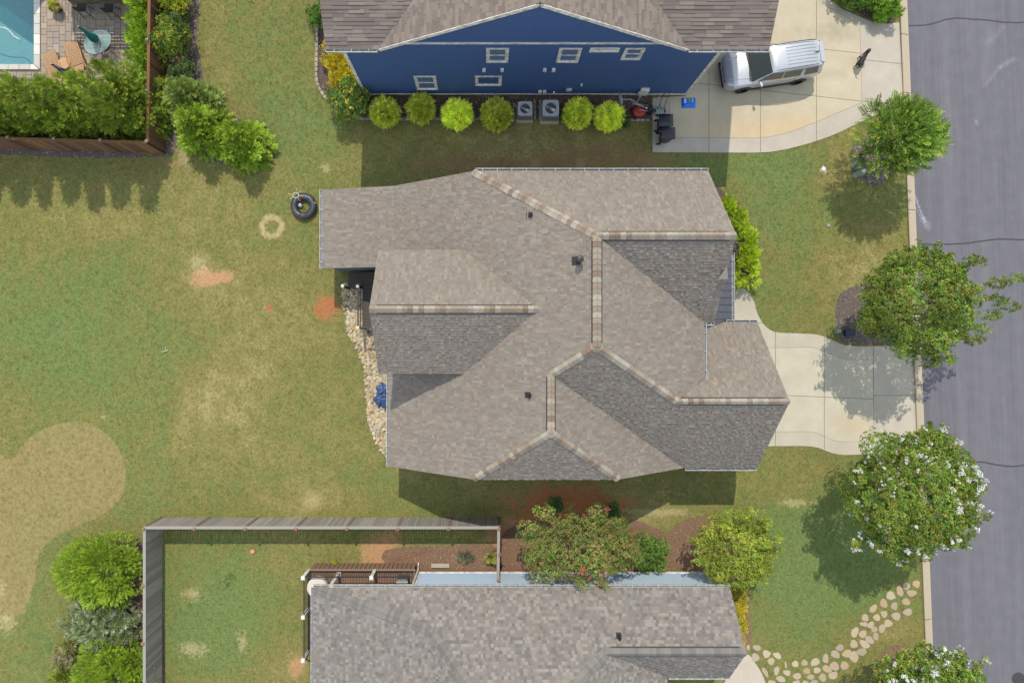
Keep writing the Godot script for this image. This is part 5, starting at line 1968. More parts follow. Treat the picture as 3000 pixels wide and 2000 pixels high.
# leaves over a set of clumps [centre, radii]; out says how far they point away from the crown's foot
func foliage(parent: Node3D, called: String, kind: String, clumps: Array, count: int, pal: Array, size: float, out := 0.6, shell := Vector2(0.55, 1.0), low := -0.6, foot := Vector3(0, 0.3, 0), wall := 99.0) -> MultiMeshInstance3D:
	var weights: Array = []
	var total := 0.0
	for c in clumps:
		var w: float = c[1].x * c[1].z + c[1].x * c[1].y
		total += w
		weights.append(total)
	var tone: Array = []
	for c in clumps:
		tone.append(rf(0.72, 1.28))
	var xf: Array = []
	var cols: Array = []
	var tries := 0
	while xf.size() < count and tries < count * 5:
		tries += 1
		var pickw := rf(0, total)
		var ci := 0
		while ci < clumps.size() - 1 and weights[ci] < pickw:
			ci += 1
		var c: Array = clumps[ci]
		var d := Vector3(rf(-1, 1), rf(-1, 1), rf(-1, 1))
		if d.length() > 1.0 or d.length() < 0.1:
			continue
		d = d.normalized()
		if d.y < low:
			continue
		var p: Vector3 = c[0] + d * (c[1] as Vector3) * rf(shell.x, shell.y)
		if p.y < 0.03 or (p.y < 2.1 and p.z > wall):
			continue
		var x := (d + (p - foot).normalized() * out + Vector3(rf(-1, 1), rf(-0.6, 1), rf(-1, 1)) * 0.45).normalized()
		var up := (Vector3.UP + Vector3(rf(-1, 1), rf(-1, 1), rf(-1, 1)) * 0.5).normalized()
		var z := x.cross(up).normalized()
		var y := z.cross(x)
		var s := size * rf(0.7, 1.25)
		xf.append(Transform3D(Basis(x * s, y * s, z * s), p))
		var col := jitter(pick(pal), 0.22)
		var k: float = tone[ci]
		var f := 1.5 if kind == "fan" or kind == "tuft" else 1.95
		cols.append(Color(col.r * k * f, col.g * k * f, col.b * k * f))
	var o := scatter(called, leaf_mesh(kind), xf, cols, parent)
	o.set_meta("kind", "stuff")
	return o

func lumps(centre: Vector3, radii: Vector3, n: int, part_size: float, seed_: int, core := 0.78) -> Array:
	if n == 0:
		return [[centre, radii]]
	var g0 := RandomNumberGenerator.new()
	g0.seed = seed_
	var out: Array = [[centre, radii * core]]
	for k in n:
		var a := TAU * k / n * 2.399 * n / TAU
		a = k * 2.39996
		var y := 1.0 - 1.5 * (k + 0.5) / n
		var rr := sqrt(maxf(0.0, 1.0 - y * y))
		var d := Vector3(cos(a) * rr, y, sin(a) * rr)
		var s := part_size * g0.randf_range(0.7, 1.3)
		out.append([centre + d * radii * (1.0 - s * 0.55) * g0.randf_range(0.88, 1.12), radii * s])
	return out

# loose shoots that break the outline of a crown
func shoots(clumps: Array, centre: Vector3, radii: Vector3, n: int, seed_: int) -> void:
	var g0 := RandomNumberGenerator.new()
	g0.seed = seed_
	for k in n:
		var a := TAU * (k + g0.randf_range(-0.3, 0.3)) / n
		var y := g0.randf_range(-0.1, 0.75)
		var d := Vector3(cos(a) * sqrt(1.0 - y * y), y, sin(a) * sqrt(1.0 - y * y))
		var far := g0.randf_range(1.06, 1.26)
		for j in 3:
			var s := 0.13 - 0.03 * j
			clumps.append([centre + d * radii * lerpf(0.92, far, j / 2.0), Vector3(radii.x * s, radii.y * s * 0.8, radii.z * s)])

func stems(t: Node3D, clumps: Array, n: int, thick: float, called := "trunk") -> void:
	for k in n:
		var c: Array = clumps[(k * 3 + 1) % clumps.size()]
		var top: Vector3 = c[0]
		var a := TAU * k / n
		var foot := Vector3(cos(a) * thick * 1.2, -0.02, sin(a) * thick * 1.2)
		var b := Buf.new()
		var mid := foot.lerp(top, 0.45) + Vector3(0, top.y * 0.12, 0)
		b.tube([foot, foot.lerp(mid, 0.5) + Vector3(rf(-0.04, 0.04), 0, rf(-0.04, 0.04)), mid, top], [thick, thick * 0.8, thick * 0.6, thick * 0.18], 8)
		part(called, b, M.bark, t)

func tree(called: String, label: String, base: Vector3, kind: String, clumps: Array, count: int, pal: Array, size: float, trunks: int, thick: float, group := "", out := 0.8, low := -0.6) -> Node3D:
	var t := thing(called, label, "tree", base, 0.0, group)
	foliage(t, "crown", kind, clumps, count, pal, size, out, Vector2(0.5, 1.03), low, Vector3(0, 0.8, 0))
	stems(t, clumps, trunks, thick)
	return t

func blossoms(t: Node3D, clumps: Array, count: int, pal: Array, size: float, where: Callable) -> void:
	var xf: Array = []
	var cols: Array = []
	var tries := 0
	while xf.size() < count and tries < 4000:
		tries += 1
		var c: Array = clumps[rng.randi() % clumps.size()]
		var d := Vector3(rf(-1, 1), rf(0.0, 1), rf(-1, 1)).normalized()
		var p: Vector3 = c[0] + d * (c[1] as Vector3) * 1.05
		if not where.call(p):
			continue
		var x := (d + Vector3(rf(-0.4, 0.4), rf(0, 0.4), rf(-0.4, 0.4))).normalized()
		var z := x.cross(Vector3(0.1, 1, 0.2)).normalized()
		var s := size * rf(0.7, 1.3)
		# a panicle is two or three heads close together
		for k in 2 + rng.randi() % 2:
			xf.append(Transform3D(Basis(x * s, z.cross(x) * s, z * s), p + Vector3(rf(-0.12, 0.12), rf(-0.05, 0.08), rf(-0.12, 0.12))))
			cols.append(jitter(pick(pal), 0.08))
	scatter("blossoms", leaf_mesh("blossom"), xf, cols, t).set_meta("kind", "stuff")

func cone_clumps(h: float, rad: float, seed_: int, levels := 6, taper := 0.75) -> Array:
	var g0 := RandomNumberGenerator.new()
	g0.seed = seed_
	var out: Array = []
	for i in levels:
		var t := (i + 0.35) / levels
		var rr := rad * pow(1.0 - t, taper)
		var n := maxi(1, int(7.0 * (1.0 - t) + 0.5))
		for k in n:
			var a := TAU * k / n + i * 1.1 + g0.randf_range(-0.3, 0.3)
			var s := rad * 0.34 * (1.0 - 0.5 * t) * g0.randf_range(0.8, 1.25)
			var d := rr * g0.randf_range(0.72, 0.98) if n > 1 else 0.0
			out.append([Vector3(cos(a) * d, h * t + g0.randf_range(-0.1, 0.1), sin(a) * d), Vector3(s, s * 1.25, s)])
		out.append([Vector3(0, h * t, 0), Vector3(rr * 0.6, h / levels * 0.8, rr * 0.6)])
	out.append([Vector3(0, h * 0.97, 0), Vector3(rad * 0.13, h * 0.05, rad * 0.13)])
	return out

func conifer(called: String, label: String, base: Vector3, h: float, rad: float, count: int, pal: Array, size: float, seed_: int, group := "", wall := 99.0) -> void:
	var t := thing(called, label, "tree", base, 0.0, group)
	var cl := cone_clumps(h, rad, seed_, 6, 0.36 if wall < 50.0 else 0.75)
	foliage(t, "crown", "fan", cl, count, pal, size, 0.7, Vector2(0.45, 1.0), -0.55, Vector3(0, h * 0.25, 0), wall)
	var b := Buf.new()
	b.tube([Vector3(0, -0.02, 0), Vector3(0, h * 0.5, 0), Vector3(0, h * 0.95, 0)], [0.09, 0.06, 0.012], 8)
	part("trunk", b, M.bark, t)

func shrub(called: String, label: String, base: Vector3, radii: Vector3, kind: String, count: int, pal: Array, size: float, group := "", n := 7, out := 1.0, seed_ := 1) -> Node3D:
	var t := thing(called, label, "shrub", base, 0.0, group)
	var cl := lumps(Vector3(0, radii.y * 0.95, 0), radii, n, 0.5, seed_ + count)
	foliage(t, "foliage", kind, cl, count, pal, size, out, Vector2(0.5, 1.0), -0.75, Vector3(0, 0.1, 0))
	stems(t, cl, 3, 0.03, "stem")
	return t

func plants() -> void:
	var crape := [Color(0.075, 0.135, 0.022), Color(0.10, 0.165, 0.028), Color(0.055, 0.10, 0.02), Color(0.13, 0.19, 0.03), Color(0.09, 0.145, 0.025)]
	var crape_old := crape + [Color(0.15, 0.165, 0.03), Color(0.14, 0.18, 0.03), Color(0.17, 0.155, 0.04)]
	var street := "crape myrtles along the kerb"
	# feathery tree by the blue house's drive
	var c1 := lumps(Vector3(0.1, 3.0, 0), Vector3(1.62, 1.35, 1.62), 24, 0.34, 3, 0.58)
	tree("crape_myrtle", "bright green feathery tree overhanging the kerb beside the blue house's driveway", r(1092, -545), "spray", c1, 1250, crape + [Color(0.16, 0.21, 0.025)], 0.48, 4, 0.06, street, 1.0, -0.35)
	var c2 := lumps(Vector3(0.0, 4.2, 0.0), Vector3(2.35, 1.6, 2.35), 44, 0.25, 5, 0.52)
	for e in [[-2.5, 4.5, 0.9], [-1.5, 5.0, -2.0], [2.0, 5.1, -1.9], [2.5, 4.3, 1.6], [0.6, 4.1, 2.7], [3.1, 4.9, -0.9], [3.3, 4.6, -0.2], [3.2, 4.4, 0.5], [2.9, 4.2, 1.1], [1.5, 3.9, 2.6], [3.8, 5.0, -1.1], [3.9, 4.6, 0.1]]:
		c2.append([Vector3(e[0], e[1], e[2]), Vector3(0.55, 0.22, 0.26)])
	shoots(c2, Vector3(0.0, 4.2, 0.0), Vector3(2.4, 1.6, 2.4), 19, 91)
	tree("crape_myrtle", "widest olive green tree, its loose sprays reaching out over the road", r(1108, -92), "cluster", c2, 6500, crape_old, 0.165, 5, 0.08, street, 0.9, -0.4)
	var c3 := lumps(Vector3(0.1, 4.2, 0.1), Vector3(2.8, 1.9, 2.8), 50, 0.24, 8, 0.6)
	shoots(c3, Vector3(0.1, 4.2, 0.1), Vector3(2.75, 1.9, 2.75), 23, 92)
	var t3 := tree("crape_myrtle", "round tree full of white blossom shading the deep green front lawn", r(1085, 390), "cluster", c3, 9500, crape_old, 0.165, 5, 0.08, street, 0.8, -0.4)
	blossoms(t3, c3, 460, [Color(0.80, 0.80, 0.82), Color(0.72, 0.73, 0.78)], 0.14, func(p): return Vector2(p.x, p.z).length() > 0.8)
	var c4 := lumps(Vector3(0.1, 3.6, 0.2), Vector3(2.7, 1.8, 2.7), 44, 0.25, 11, 0.6)
	shoots(c4, Vector3(0.1, 3.6, 0.2), Vector3(2.8, 1.9, 2.8), 17, 93)
	var t4 := tree("crape_myrtle", "white flowering tree cut by the bottom edge of the picture next to the road", r(1150, 958), "cluster", c4, 8000, crape + [Color(0.22, 0.24, 0.03)], 0.165, 5, 0.08, street, 0.9, -0.4)
	blossoms(t4, c4, 380, [Color(0.80, 0.80, 0.82), Color(0.74, 0.75, 0.79)], 0.15, func(p): return p.y > 3.2)
	# red-flowering tree between the middle and bottom houses
	var c5 := lumps(Vector3(0.0, 2.9, 0.0), Vector3(2.5, 1.2, 1.55), 26, 0.30, 14, 0.66)
	for e in [[-1.7, 3.6, -1.9], [0.9, 3.7, -1.9], [-2.4, 3.4, -1.0], [1.9, 3.5, -1.2], [-1.8, 2.6, 1.8], [1.3, 2.9, 2.0], [0.4, 3.0, 1.9], [2.6, 3.0, 0.5]]:
		c5.append([Vector3(e[0], e[1], e[2]), Vector3(0.55, 0.4, 0.42)])
	var p5 := [Color(0.10, 0.165, 0.035), Color(0.13, 0.20, 0.045), Color(0.08, 0.13, 0.03), Color(0.17, 0.20, 0.05), Color(0.20, 0.13, 0.06), Color(0.16, 0.14, 0.05)]
	shoots(c5, Vector3(0.0, 2.9, 0.0), Vector3(2.6, 1.3, 1.7), 15, 94)
	var t5 := tree("crape_myrtle", "spreading tree with a few crimson flowers beside the pale blue wall", r(238, 556), "cluster", c5, 4200, p5, 0.13, 5, 0.06, "", 0.6, -0.5)
	blossoms(t5, c5, 26, [Color(0.45, 0.05, 0.07), Color(0.50, 0.12, 0.10), Color(0.35, 0.03, 0.08)], 0.17, func(p): return p.x > -1.2)
	shrub("shrub", "rounded mid green shrub at the foot of the crimson-flowered tree", r(462, 610), Vector3(1.0, 0.75, 0.9), "cluster", 900, [Color(0.09, 0.165, 0.03), Color(0.12, 0.20, 0.04), Color(0.07, 0.12, 0.025)], 0.14, "", 8, 0.8, 3)
	var rb := shrub("flowering_shrub", "reddish leaved shrub with crimson flowers between the spreading tree and the round green shrub", r(385, 575), Vector3(0.62, 0.95, 0.7), "cluster", 700, [Color(0.13, 0.10, 0.04), Color(0.09, 0.12, 0.03), Color(0.16, 0.09, 0.05)], 0.13, "", 9, 0.8, 50)
	blossoms(rb, [[Vector3(0.15, 1.2, -0.2), Vector3(0.5, 0.6, 0.6)]], 16, [Color(0.45, 0.04, 0.08), Color(0.40, 0.05, 0.06)], 0.13, func(_p): return true)
	var c6 := lumps(Vector3(0.0, 2.3, 0.0), Vector3(1.9, 1.35, 1.75), 30, 0.28, 21, 0.7)
	for e in [[0.5, 3.3, -2.1], [1.3, 3.1, -1.5], [1.95, 2.8, -0.8], [1.0, 3.3, -1.9], [0.0, 3.2, -1.9]]:
		c6.append([Vector3(e[0], e[1], e[2]), Vector3(0.28, 0.4, 0.3)])
	shoots(c6, Vector3(0.0, 2.3, 0.0), Vector3(1.9, 1.35, 1.75), 13, 95)
	tree("small_tree", "compact yellow green tree at the corner of the pale blue house", r(672, 574), "cluster", c6, 4500, [Color(0.15, 0.20, 0.03), Color(0.115, 0.18, 0.03), Color(0.20, 0.215, 0.03), Color(0.085, 0.14, 0.025), Color(0.19, 0.185, 0.035), Color(0.23, 0.26, 0.03)], 0.125, 4, 0.05, "", 0.5, -0.6)
	# gold ground cover beside the pale house
	for k in 4:
		shrub("ground_cover", ["gold leaved ground cover below the yellow green tree, topmost of the strip", "gold leaved ground cover, second from the yellow green tree", "gold leaved ground cover, third from the yellow green tree", "gold leaved ground cover, last of the strip below the yellow green tree"][k], r([735, 737, 738, 728][k], [735, 782, 828, 868][k]), Vector3(0.42, 0.14, 0.5), "cluster", 260, [Color(0.27, 0.235, 0.025), Color(0.22, 0.20, 0.025), Color(0.31, 0.27, 0.04)], 0.10, "gold ground cover strip", 5, 0.5, k)
	# lime spirea in front of the blue wall
	var lime := [Color(0.41, 0.42, 0.06), Color(0.30, 0.36, 0.05), Color(0.50, 0.49, 0.10), Color(0.26, 0.30, 0.04)]
	for k in lime.size():
		lime[k] = lime[k] * 1.65
	var sp := [[1127, 330, 0.80, "lime green clipped shrub nearest the left corner of the blue wall"], [1232, 320, 0.79, "lime green clipped shrub under the lone lower sash window, second along the blue wall"], [1338, 335, 0.79, "lime green clipped shrub third along the blue wall"], [1455, 338, 0.86, "largest lime green clipped shrub, beside the smaller air conditioner"], [1691, 334, 0.80, "lime green clipped shrub beside the larger air conditioner"], [1785, 342, 0.77, "lime green clipped shrub below the satellite dish"]]
	for k in sp.size():
		var p := q(sp[k][0], sp[k][1], 0.5)
		var own: Array = []
		for c in lime:
			own.append(c * [1.0, 0.92, 1.06, 0.97, 1.04, 0.9][k])
		shrub("spirea", sp[k][3], Vector3(p.x, 0, p.z), Vector3(sp[k][2] * 0.82 * [1.0, 0.95, 1.06, 1.02, 0.94, 1.05][k], [0.56, 0.6, 0.5, 0.62, 0.58, 0.5][k], sp[k][2] * 0.82), "tuft", 800, own, 0.30, "lime shrubs along the blue wall", 0, 2.0, k)
	# left end of the blue house
	var gold := [Color(0.42, 0.33, 0.02), Color(0.50, 0.40, 0.03), Color(0.36, 0.33, 0.03)]
	shrub("gold_shrub", "golden yellow shrub tucked under the left eave of the blue house", g(992, 192), Vector3(0.6, 0.5, 0.6), "tuft", 380, gold, 0.22, "", 6, 1.4, 1)
	shrub("gold_shrub", "big golden yellow shrub above the variegated green one by the blue house", g(1022, 248), Vector3(0.82, 0.6, 0.75), "tuft", 620, gold, 0.24, "", 6, 1.4, 2)
	shrub("gold_shrub", "golden shrub at the upper left edge of the blue house bed", g(972, 140), Vector3(0.35, 0.45, 0.5), "tuft", 200, gold, 0.2, "", 5, 1.4, 3)
	shrub("variegated_shrub", "dark green shrub flecked with gold at the blue house's left corner", g(1030, 310), Vector3(1.0, 1.0, 1.0), "cluster", 1300, [Color(0.06, 0.115, 0.03), Color(0.08, 0.15, 0.035), Color(0.11, 0.18, 0.04), Color(0.36, 0.30, 0.03), Color(0.05, 0.09, 0.03)], 0.16, "", 9, 0.8, 4)
	shrub("shrub", "dark green shrub by the top left roof corner of the blue house", g(945, 62), Vector3(0.55, 0.6, 0.8), "cluster", 500, [Color(0.06, 0.12, 0.025), Color(0.09, 0.16, 0.03)], 0.14, "", 6, 0.8, 5)
	shrub("shrub", "low dark evergreen in the bed between the last lime shrub and the mower", r(392, -640), Vector3(0.35, 0.35, 0.4), "cluster", 240, [Color(0.03, 0.07, 0.025), Color(0.05, 0.10, 0.03)], 0.12, "", 5, 0.8, 6)
	# hedge at the porch of the shingled house
	var chart := [Color(0.25, 0.34, 0.018), Color(0.32, 0.40, 0.02), Color(0.18, 0.27, 0.015)]
	var hp := [[2114, 612, 0.42, "lime cypress at the upper end of the porch hedge"], [2140, 652, 0.55, "lime cypress second from the upper end of the porch hedge"], [2166, 706, 0.60, "lime cypress third from the upper end of the porch hedge"], [2174, 752, 0.58, "lime cypress next to last in the porch hedge"], [2168, 800, 0.70, "lime cypress ball at the lower end of the porch hedge"]]
	for k in hp.size():
		shrub("cypress_shrub", hp[k][3], g(hp[k][0], hp[k][1]), Vector3(hp[k][2], 0.62, hp[k][2] * 1.05), "fan", 520, chart, 0.20, "lime cypress hedge by the porch", 7, 1.2, k)
	shrub("purple_shrub", "purple leaved shrub between the porch gutter and the lime hedge", g(2122, 728), Vector3(0.55, 0.6, 0.95), "cluster", 620, [Color(0.075, 0.045, 0.055), Color(0.11, 0.07, 0.075), Color(0.06, 0.05, 0.05), Color(0.13, 0.10, 0.08)], 0.13, "", 7, 0.8, 6)
	# top right planting
	shrub("shrub", "wide dark green shrub at the top edge beside the blue house's driveway", g(2500, -12), Vector3(1.35, 0.7, 0.9), "cluster", 1200, [Color(0.07, 0.13, 0.02), Color(0.10, 0.18, 0.03), Color(0.06, 0.10, 0.02)], 0.17, "", 9, 0.9, 7)
	shrub("shrub", "bright green round shrub at the top edge next to the kerb", g(2574, 26), Vector3(0.85, 0.65, 0.8), "cluster", 900, [Color(0.12, 0.22, 0.02), Color(0.16, 0.26, 0.03), Color(0.09, 0.16, 0.02)], 0.16, "", 8, 0.9, 8)
	# evergreens of the pool yard
	var arb := [Color(0.15, 0.215, 0.022), Color(0.12, 0.18, 0.022), Color(0.19, 0.255, 0.025), Color(0.09, 0.145, 0.02), Color(0.22, 0.25, 0.03)]
	var bx := [419, 330, 262, 188, 111, 40, -36, -110, -190]
	for k in bx.size():
		var at := g(bx[k], 360 + (k % 3) * 5)
		var lab := "tall arborvitae screening the pool yard, %s" % ["the one at the fence corner", "second in from the fence corner", "third in from the fence corner", "fourth in from the fence corner", "fifth in from the fence corner", "sixth in from the fence corner", "seventh in from the fence corner", "eighth in from the fence corner", "farthest from the fence corner"][k]
		conifer("arborvitae", lab, at, [6.3, 5.9, 6.0, 5.7, 5.9, 5.6, 5.8, 5.7, 5.8][k], [1.25, 1.18, 1.18, 1.18, 1.18, 1.18, 1.18, 1.18, 1.18][k], 3000, arb, 0.28, 40 + k, "arborvitae screen inside the brown fence", 0.85)
	conifer("arborvitae", "shorter arborvitae behind the corner tree, over the glass table", g(440, 300), 4.9, 1.25, 2200, arb, 0.30, 61, "arborvitae screen inside the brown fence")
	conifer("arborvitae", "arborvitae inside the fence bend, between the corner tree and the clipped hedge", g(448, 352), 4.6, 1.1, 2000, arb, 0.30, 62, "arborvitae screen inside the brown fence")
	# clipped hedge along the inner side of the fence
	var hedge := [Color(0.16, 0.26, 0.015), Color(0.21, 0.32, 0.018), Color(0.11, 0.19, 0.012)]
	for k in 5:
		var hl: String = ["top edge piece of the clipped green hedge beside the patio", "second clipped hedge plant down from the top edge beside the patio", "middle clipped hedge plant beside the patio", "fourth clipped hedge plant down beside the patio", "lowest clipped hedge plant beside the patio, by the glass table"][k]
		shrub("hedge_plant", hl, g(446, -18 + k * 52), Vector3(0.68, 0.95, 0.62), "fan", 760, hedge, 0.22, "clipped hedge beside the patio", 9, 0.9, 70 + k)
	shrub("shrub", "pale lime hydrangea mound at the end of the clipped hedge", g(444, 262), Vector3(0.75, 0.8, 0.6), "cluster", 620, [Color(0.22, 0.32, 0.05), Color(0.28, 0.38, 0.07), Color(0.16, 0.25, 0.03)], 0.16, "", 8, 0.8, 77)
	# outside the brown fence
	var cyp := [Color(0.165, 0.245, 0.022), Color(0.21, 0.295, 0.025), Color(0.12, 0.19, 0.02)]
	conifer("cypress", "bright green cypress at the lower end of the fence bed, its point shading the lawn", g(730, 436), 3.0, 1.12, 2200, cyp, 0.31, 81, "cypresses outside the brown fence")
	conifer("cypress", "bright green cypress in the middle of the three beside the brown fence", g(612, 398), 3.2, 1.18, 2300, cyp, 0.31, 82, "cypresses outside the brown fence")
	conifer("cypress", "greyer cypress nearest the roses beside the brown fence", g(580, 318), 2.9, 1.15, 2400, [Color(0.14, 0.20, 0.04), Color(0.18, 0.24, 0.05), Color(0.12, 0.16, 0.05)], 0.31, 83, "cypresses outside the brown fence")
	var rose := [Color(0.05, 0.09, 0.03), Color(0.08, 0.125, 0.04), Color(0.11, 0.14, 0.06)]
	var s1 := shrub("rose_bush", "rose bush with two red blooms between the fence shrubs", g(527, 72), Vector3(0.65, 0.6, 0.6), "cluster", 420, rose, 0.13, "rose bushes outside the brown fence", 6, 0.8, 9)
	blossoms(s1, [[Vector3(0, 0.8, 0), Vector3(0.5, 0.5, 0.5)]], 5, [Color(0.50, 0.04, 0.03)], 0.10, func(_p): return true)
	var s2 := shrub("rose_bush", "rose bush with a pink bloom beside the greyer cypress", g(545, 215), Vector3(0.7, 0.6, 0.6), "cluster", 420, rose, 0.13, "rose bushes outside the brown fence", 6, 0.8, 10)
	blossoms(s2, [[Vector3(-0.1, 0.8, -0.2), Vector3(0.3, 0.5, 0.3)]], 5, [Color(0.55, 0.05, 0.16)], 0.10, func(_p): return true)
	shrub("shrub", "round gold flecked shrub below the rose bush along the brown fence", g(515, 138), Vector3(1.02, 0.95, 1.0), "cluster", 1250, [Color(0.13, 0.19, 0.03), Color(0.10, 0.155, 0.03), Color(0.07, 0.115, 0.03), Color(0.30, 0.27, 0.03)], 0.15, "", 9, 0.8, 11)
	shrub("shrub", "yellow green shrub at the top edge along the brown fence", g(532, 22), Vector3(0.78, 0.8, 0.85), "cluster", 760, [Color(0.20, 0.24, 0.02), Color(0.14, 0.20, 0.025), Color(0.30, 0.28, 0.02)], 0.15, "", 8, 0.8, 12)
	# bottom left corner planting
	var jun := [Color(0.14, 0.215, 0.015), Color(0.18, 0.265, 0.018), Color(0.10, 0.155, 0.012)]
	var b1 := thing("juniper", "large mounded bright green juniper against the outside of the grey fence", "shrub", g(325, 1658), 0.0)
	foliage(b1, "foliage", "fan", lumps(Vector3(0, 0.75, 0), Vector3(2.1, 0.9, 1.75), 15, 0.42, 31), 5200, jun, 0.19, 0.9)
	stems(b1, lumps(Vector3(0, 0.75, 0), Vector3(2.1, 0.9, 1.75), 15, 0.42, 31), 3, 0.04, "stem")
	var b2 := thing("juniper", "mounded bright green juniper at the bottom edge outside the grey fence", "shrub", g(355, 1950), 0.0)
	foliage(b2, "foliage", "fan", lumps(Vector3(0, 0.75, 0), Vector3(1.9, 0.9, 1.6), 15, 0.42, 33), 4600, jun, 0.19, 0.9)
	stems(b2, lumps(Vector3(0, 0.75, 0), Vector3(1.9, 0.9, 1.6), 15, 0.42, 33), 3, 0.04, "stem")
	var b3 := thing("sage_shrub", "silvery grey green shrub between the two junipers", "shrub", g(320, 1812), 0.0)
	foliage(b3, "foliage", "tuft", lumps(Vector3(0, 0.5, 0), Vector3(1.95, 0.55, 1.2), 13, 0.4, 35), 1500, [Color(0.14, 0.19, 0.08), Color(0.19, 0.23, 0.12), Color(0.10, 0.15, 0.05), Color(0.30, 0.32, 0.25)], 0.26, 1.0)
	stems(b3, lumps(Vector3(0, 0.5, 0), Vector3(1.95, 0.55, 1.2), 13, 0.4, 35), 3, 0.03, "stem")
	shrub("grass_clump", "feathery pale grass clump left of the lower juniper", g(212, 1905), Vector3(0.55, 0.4, 0.7), "tuft", 260, [Color(0.30, 0.27, 0.14), Color(0.20, 0.24, 0.06), Color(0.36, 0.33, 0.22)], 0.34, "", 5, 1.4, 36)
	shrub("yucca", "spiky yellow green yucca at the left foot of the lower juniper", g(196, 1975), Vector3(0.5, 0.35, 0.5), "tuft", 160, [Color(0.24, 0.28, 0.05), Color(0.16, 0.22, 0.04)], 0.5, "", 4, 1.8, 37)
	# small bits in the side bed
	shrub("seedling", "small yellow green seedling by the deck skirt", g(983, 1642), Vector3(0.12, 0.16, 0.14), "cluster", 30, [Color(0.22, 0.26, 0.03)], 0.12, "", 2, 0.8, 38)
	shrub("seedling", "small yellow plant at the fence gate beside the mulch", g(1437, 1630), Vector3(0.26, 0.22, 0.26), "tuft", 60, [Color(0.33, 0.33, 0.06), Color(0.20, 0.26, 0.06)], 0.2, "", 3, 1.2, 39)
	shrub("fern", "grey green fern in the mulch near the fence gate", g(1362, 1628), Vector3(0.35, 0.14, 0.22), "tuft", 60, [Color(0.13, 0.15, 0.10), Color(0.18, 0.20, 0.13)], 0.26, "", 3, 1.2, 40)
	for v in [[1626, 1462, 0.35, 1.1, "dark weedy sapling in the shade above the crimson-flowered tree, left of two"], [1790, 1485, 0.4, 0.8, "dark weedy sapling in the house shade, right of two"]]:
		shrub("sapling", v[4], g(v[0], v[1]), Vector3(v[2], v[3], v[2]), "cluster", 220, [Color(0.04, 0.09, 0.03), Color(0.06, 0.11, 0.035)], 0.14, "", 5, 0.8, 41)
	shrub("weed", "pale green star shaped weed in the fenced lawn", g(673, 1694), Vector3(0.22, 0.05, 0.22), "tuft", 18, [Color(0.16, 0.26, 0.08)], 0.26, "", 3, 1.5, 42)

func grass() -> void:
	var b := Buf.new()
	var g0 := RandomNumberGenerator.new()
	g0.seed = 5
	for k in 6:
		var a := TAU * k / 6.0 + g0.randf_range(-0.4, 0.4)
		var d := Vector3(cos(a), 0, sin(a))
		var side := Vector3(-d.z, 0, d.x) * 0.10
		var foot := d * g0.randf_range(0.1, 0.5)
		var tip := foot + d * g0.randf_range(0.5, 1.1) + Vector3.UP * g0.randf_range(0.35, 0.8)
		b.tri(foot - side, foot + side, tip)
	var mesh := b.mesh(M.grass)
	var boxes: Array = []
	for p in not_lawn:
		var box := Rect2(p[0], Vector2.ZERO)
		for a in p:
			box = box.expand(a)
		boxes.append(box)
	var xf: Array = []
	var cols: Array = []
	var x0 := (-60.0 - CX) / S
	var x1 := (2730.0 - CX) / S
	var z0 := (-60.0 - CZ) / S
	var z1 := (2060.0 - CZ) / S
	for i in 230000:
		var p := Vector2(rf(x0, x1), rf(z0, z1))
		var px := p.x * S + CX
		var py := p.y * S + CZ
		if px > curb_x(py) - 1.0:
			continue
		var bad := false
		for k in boxes.size():
			if boxes[k].has_point(p) and Geometry2D.is_point_in_polygon(p, not_lawn[k]):
				bad = true
				break
		if bad:
			continue
		var c := lawn_image.get_pixel(clampi(int((px + 200.0) / 2.0), 0, 1699), clampi(int((py + 200.0) / 2.0), 0, 1199)).srgb_to_linear()
		# bare earth carries no turf
		if c.r > c.g * 1.22 and rng.randf() < 0.85:
			continue
		var s := rf(0.035, 0.075)
		xf.append(Transform3D(Basis.from_euler(Vector3(rf(-0.3, 0.3), rf(0, TAU), rf(-0.3, 0.3))).scaled(Vector3.ONE * s), Vector3(p.x, 0.0, p.y)))
		var f := rf(0.88, 1.18)
		cols.append(Color(c.r * f * rf(0.95, 1.08), c.g * f, c.b * f))
	var o := scatter("grass", mesh, xf, cols, self)
	o.set_meta("kind", "stuff")
	o.set_meta("label", "patchy green and straw coloured lawn grass round the houses")
	o.set_meta("category", "grass")

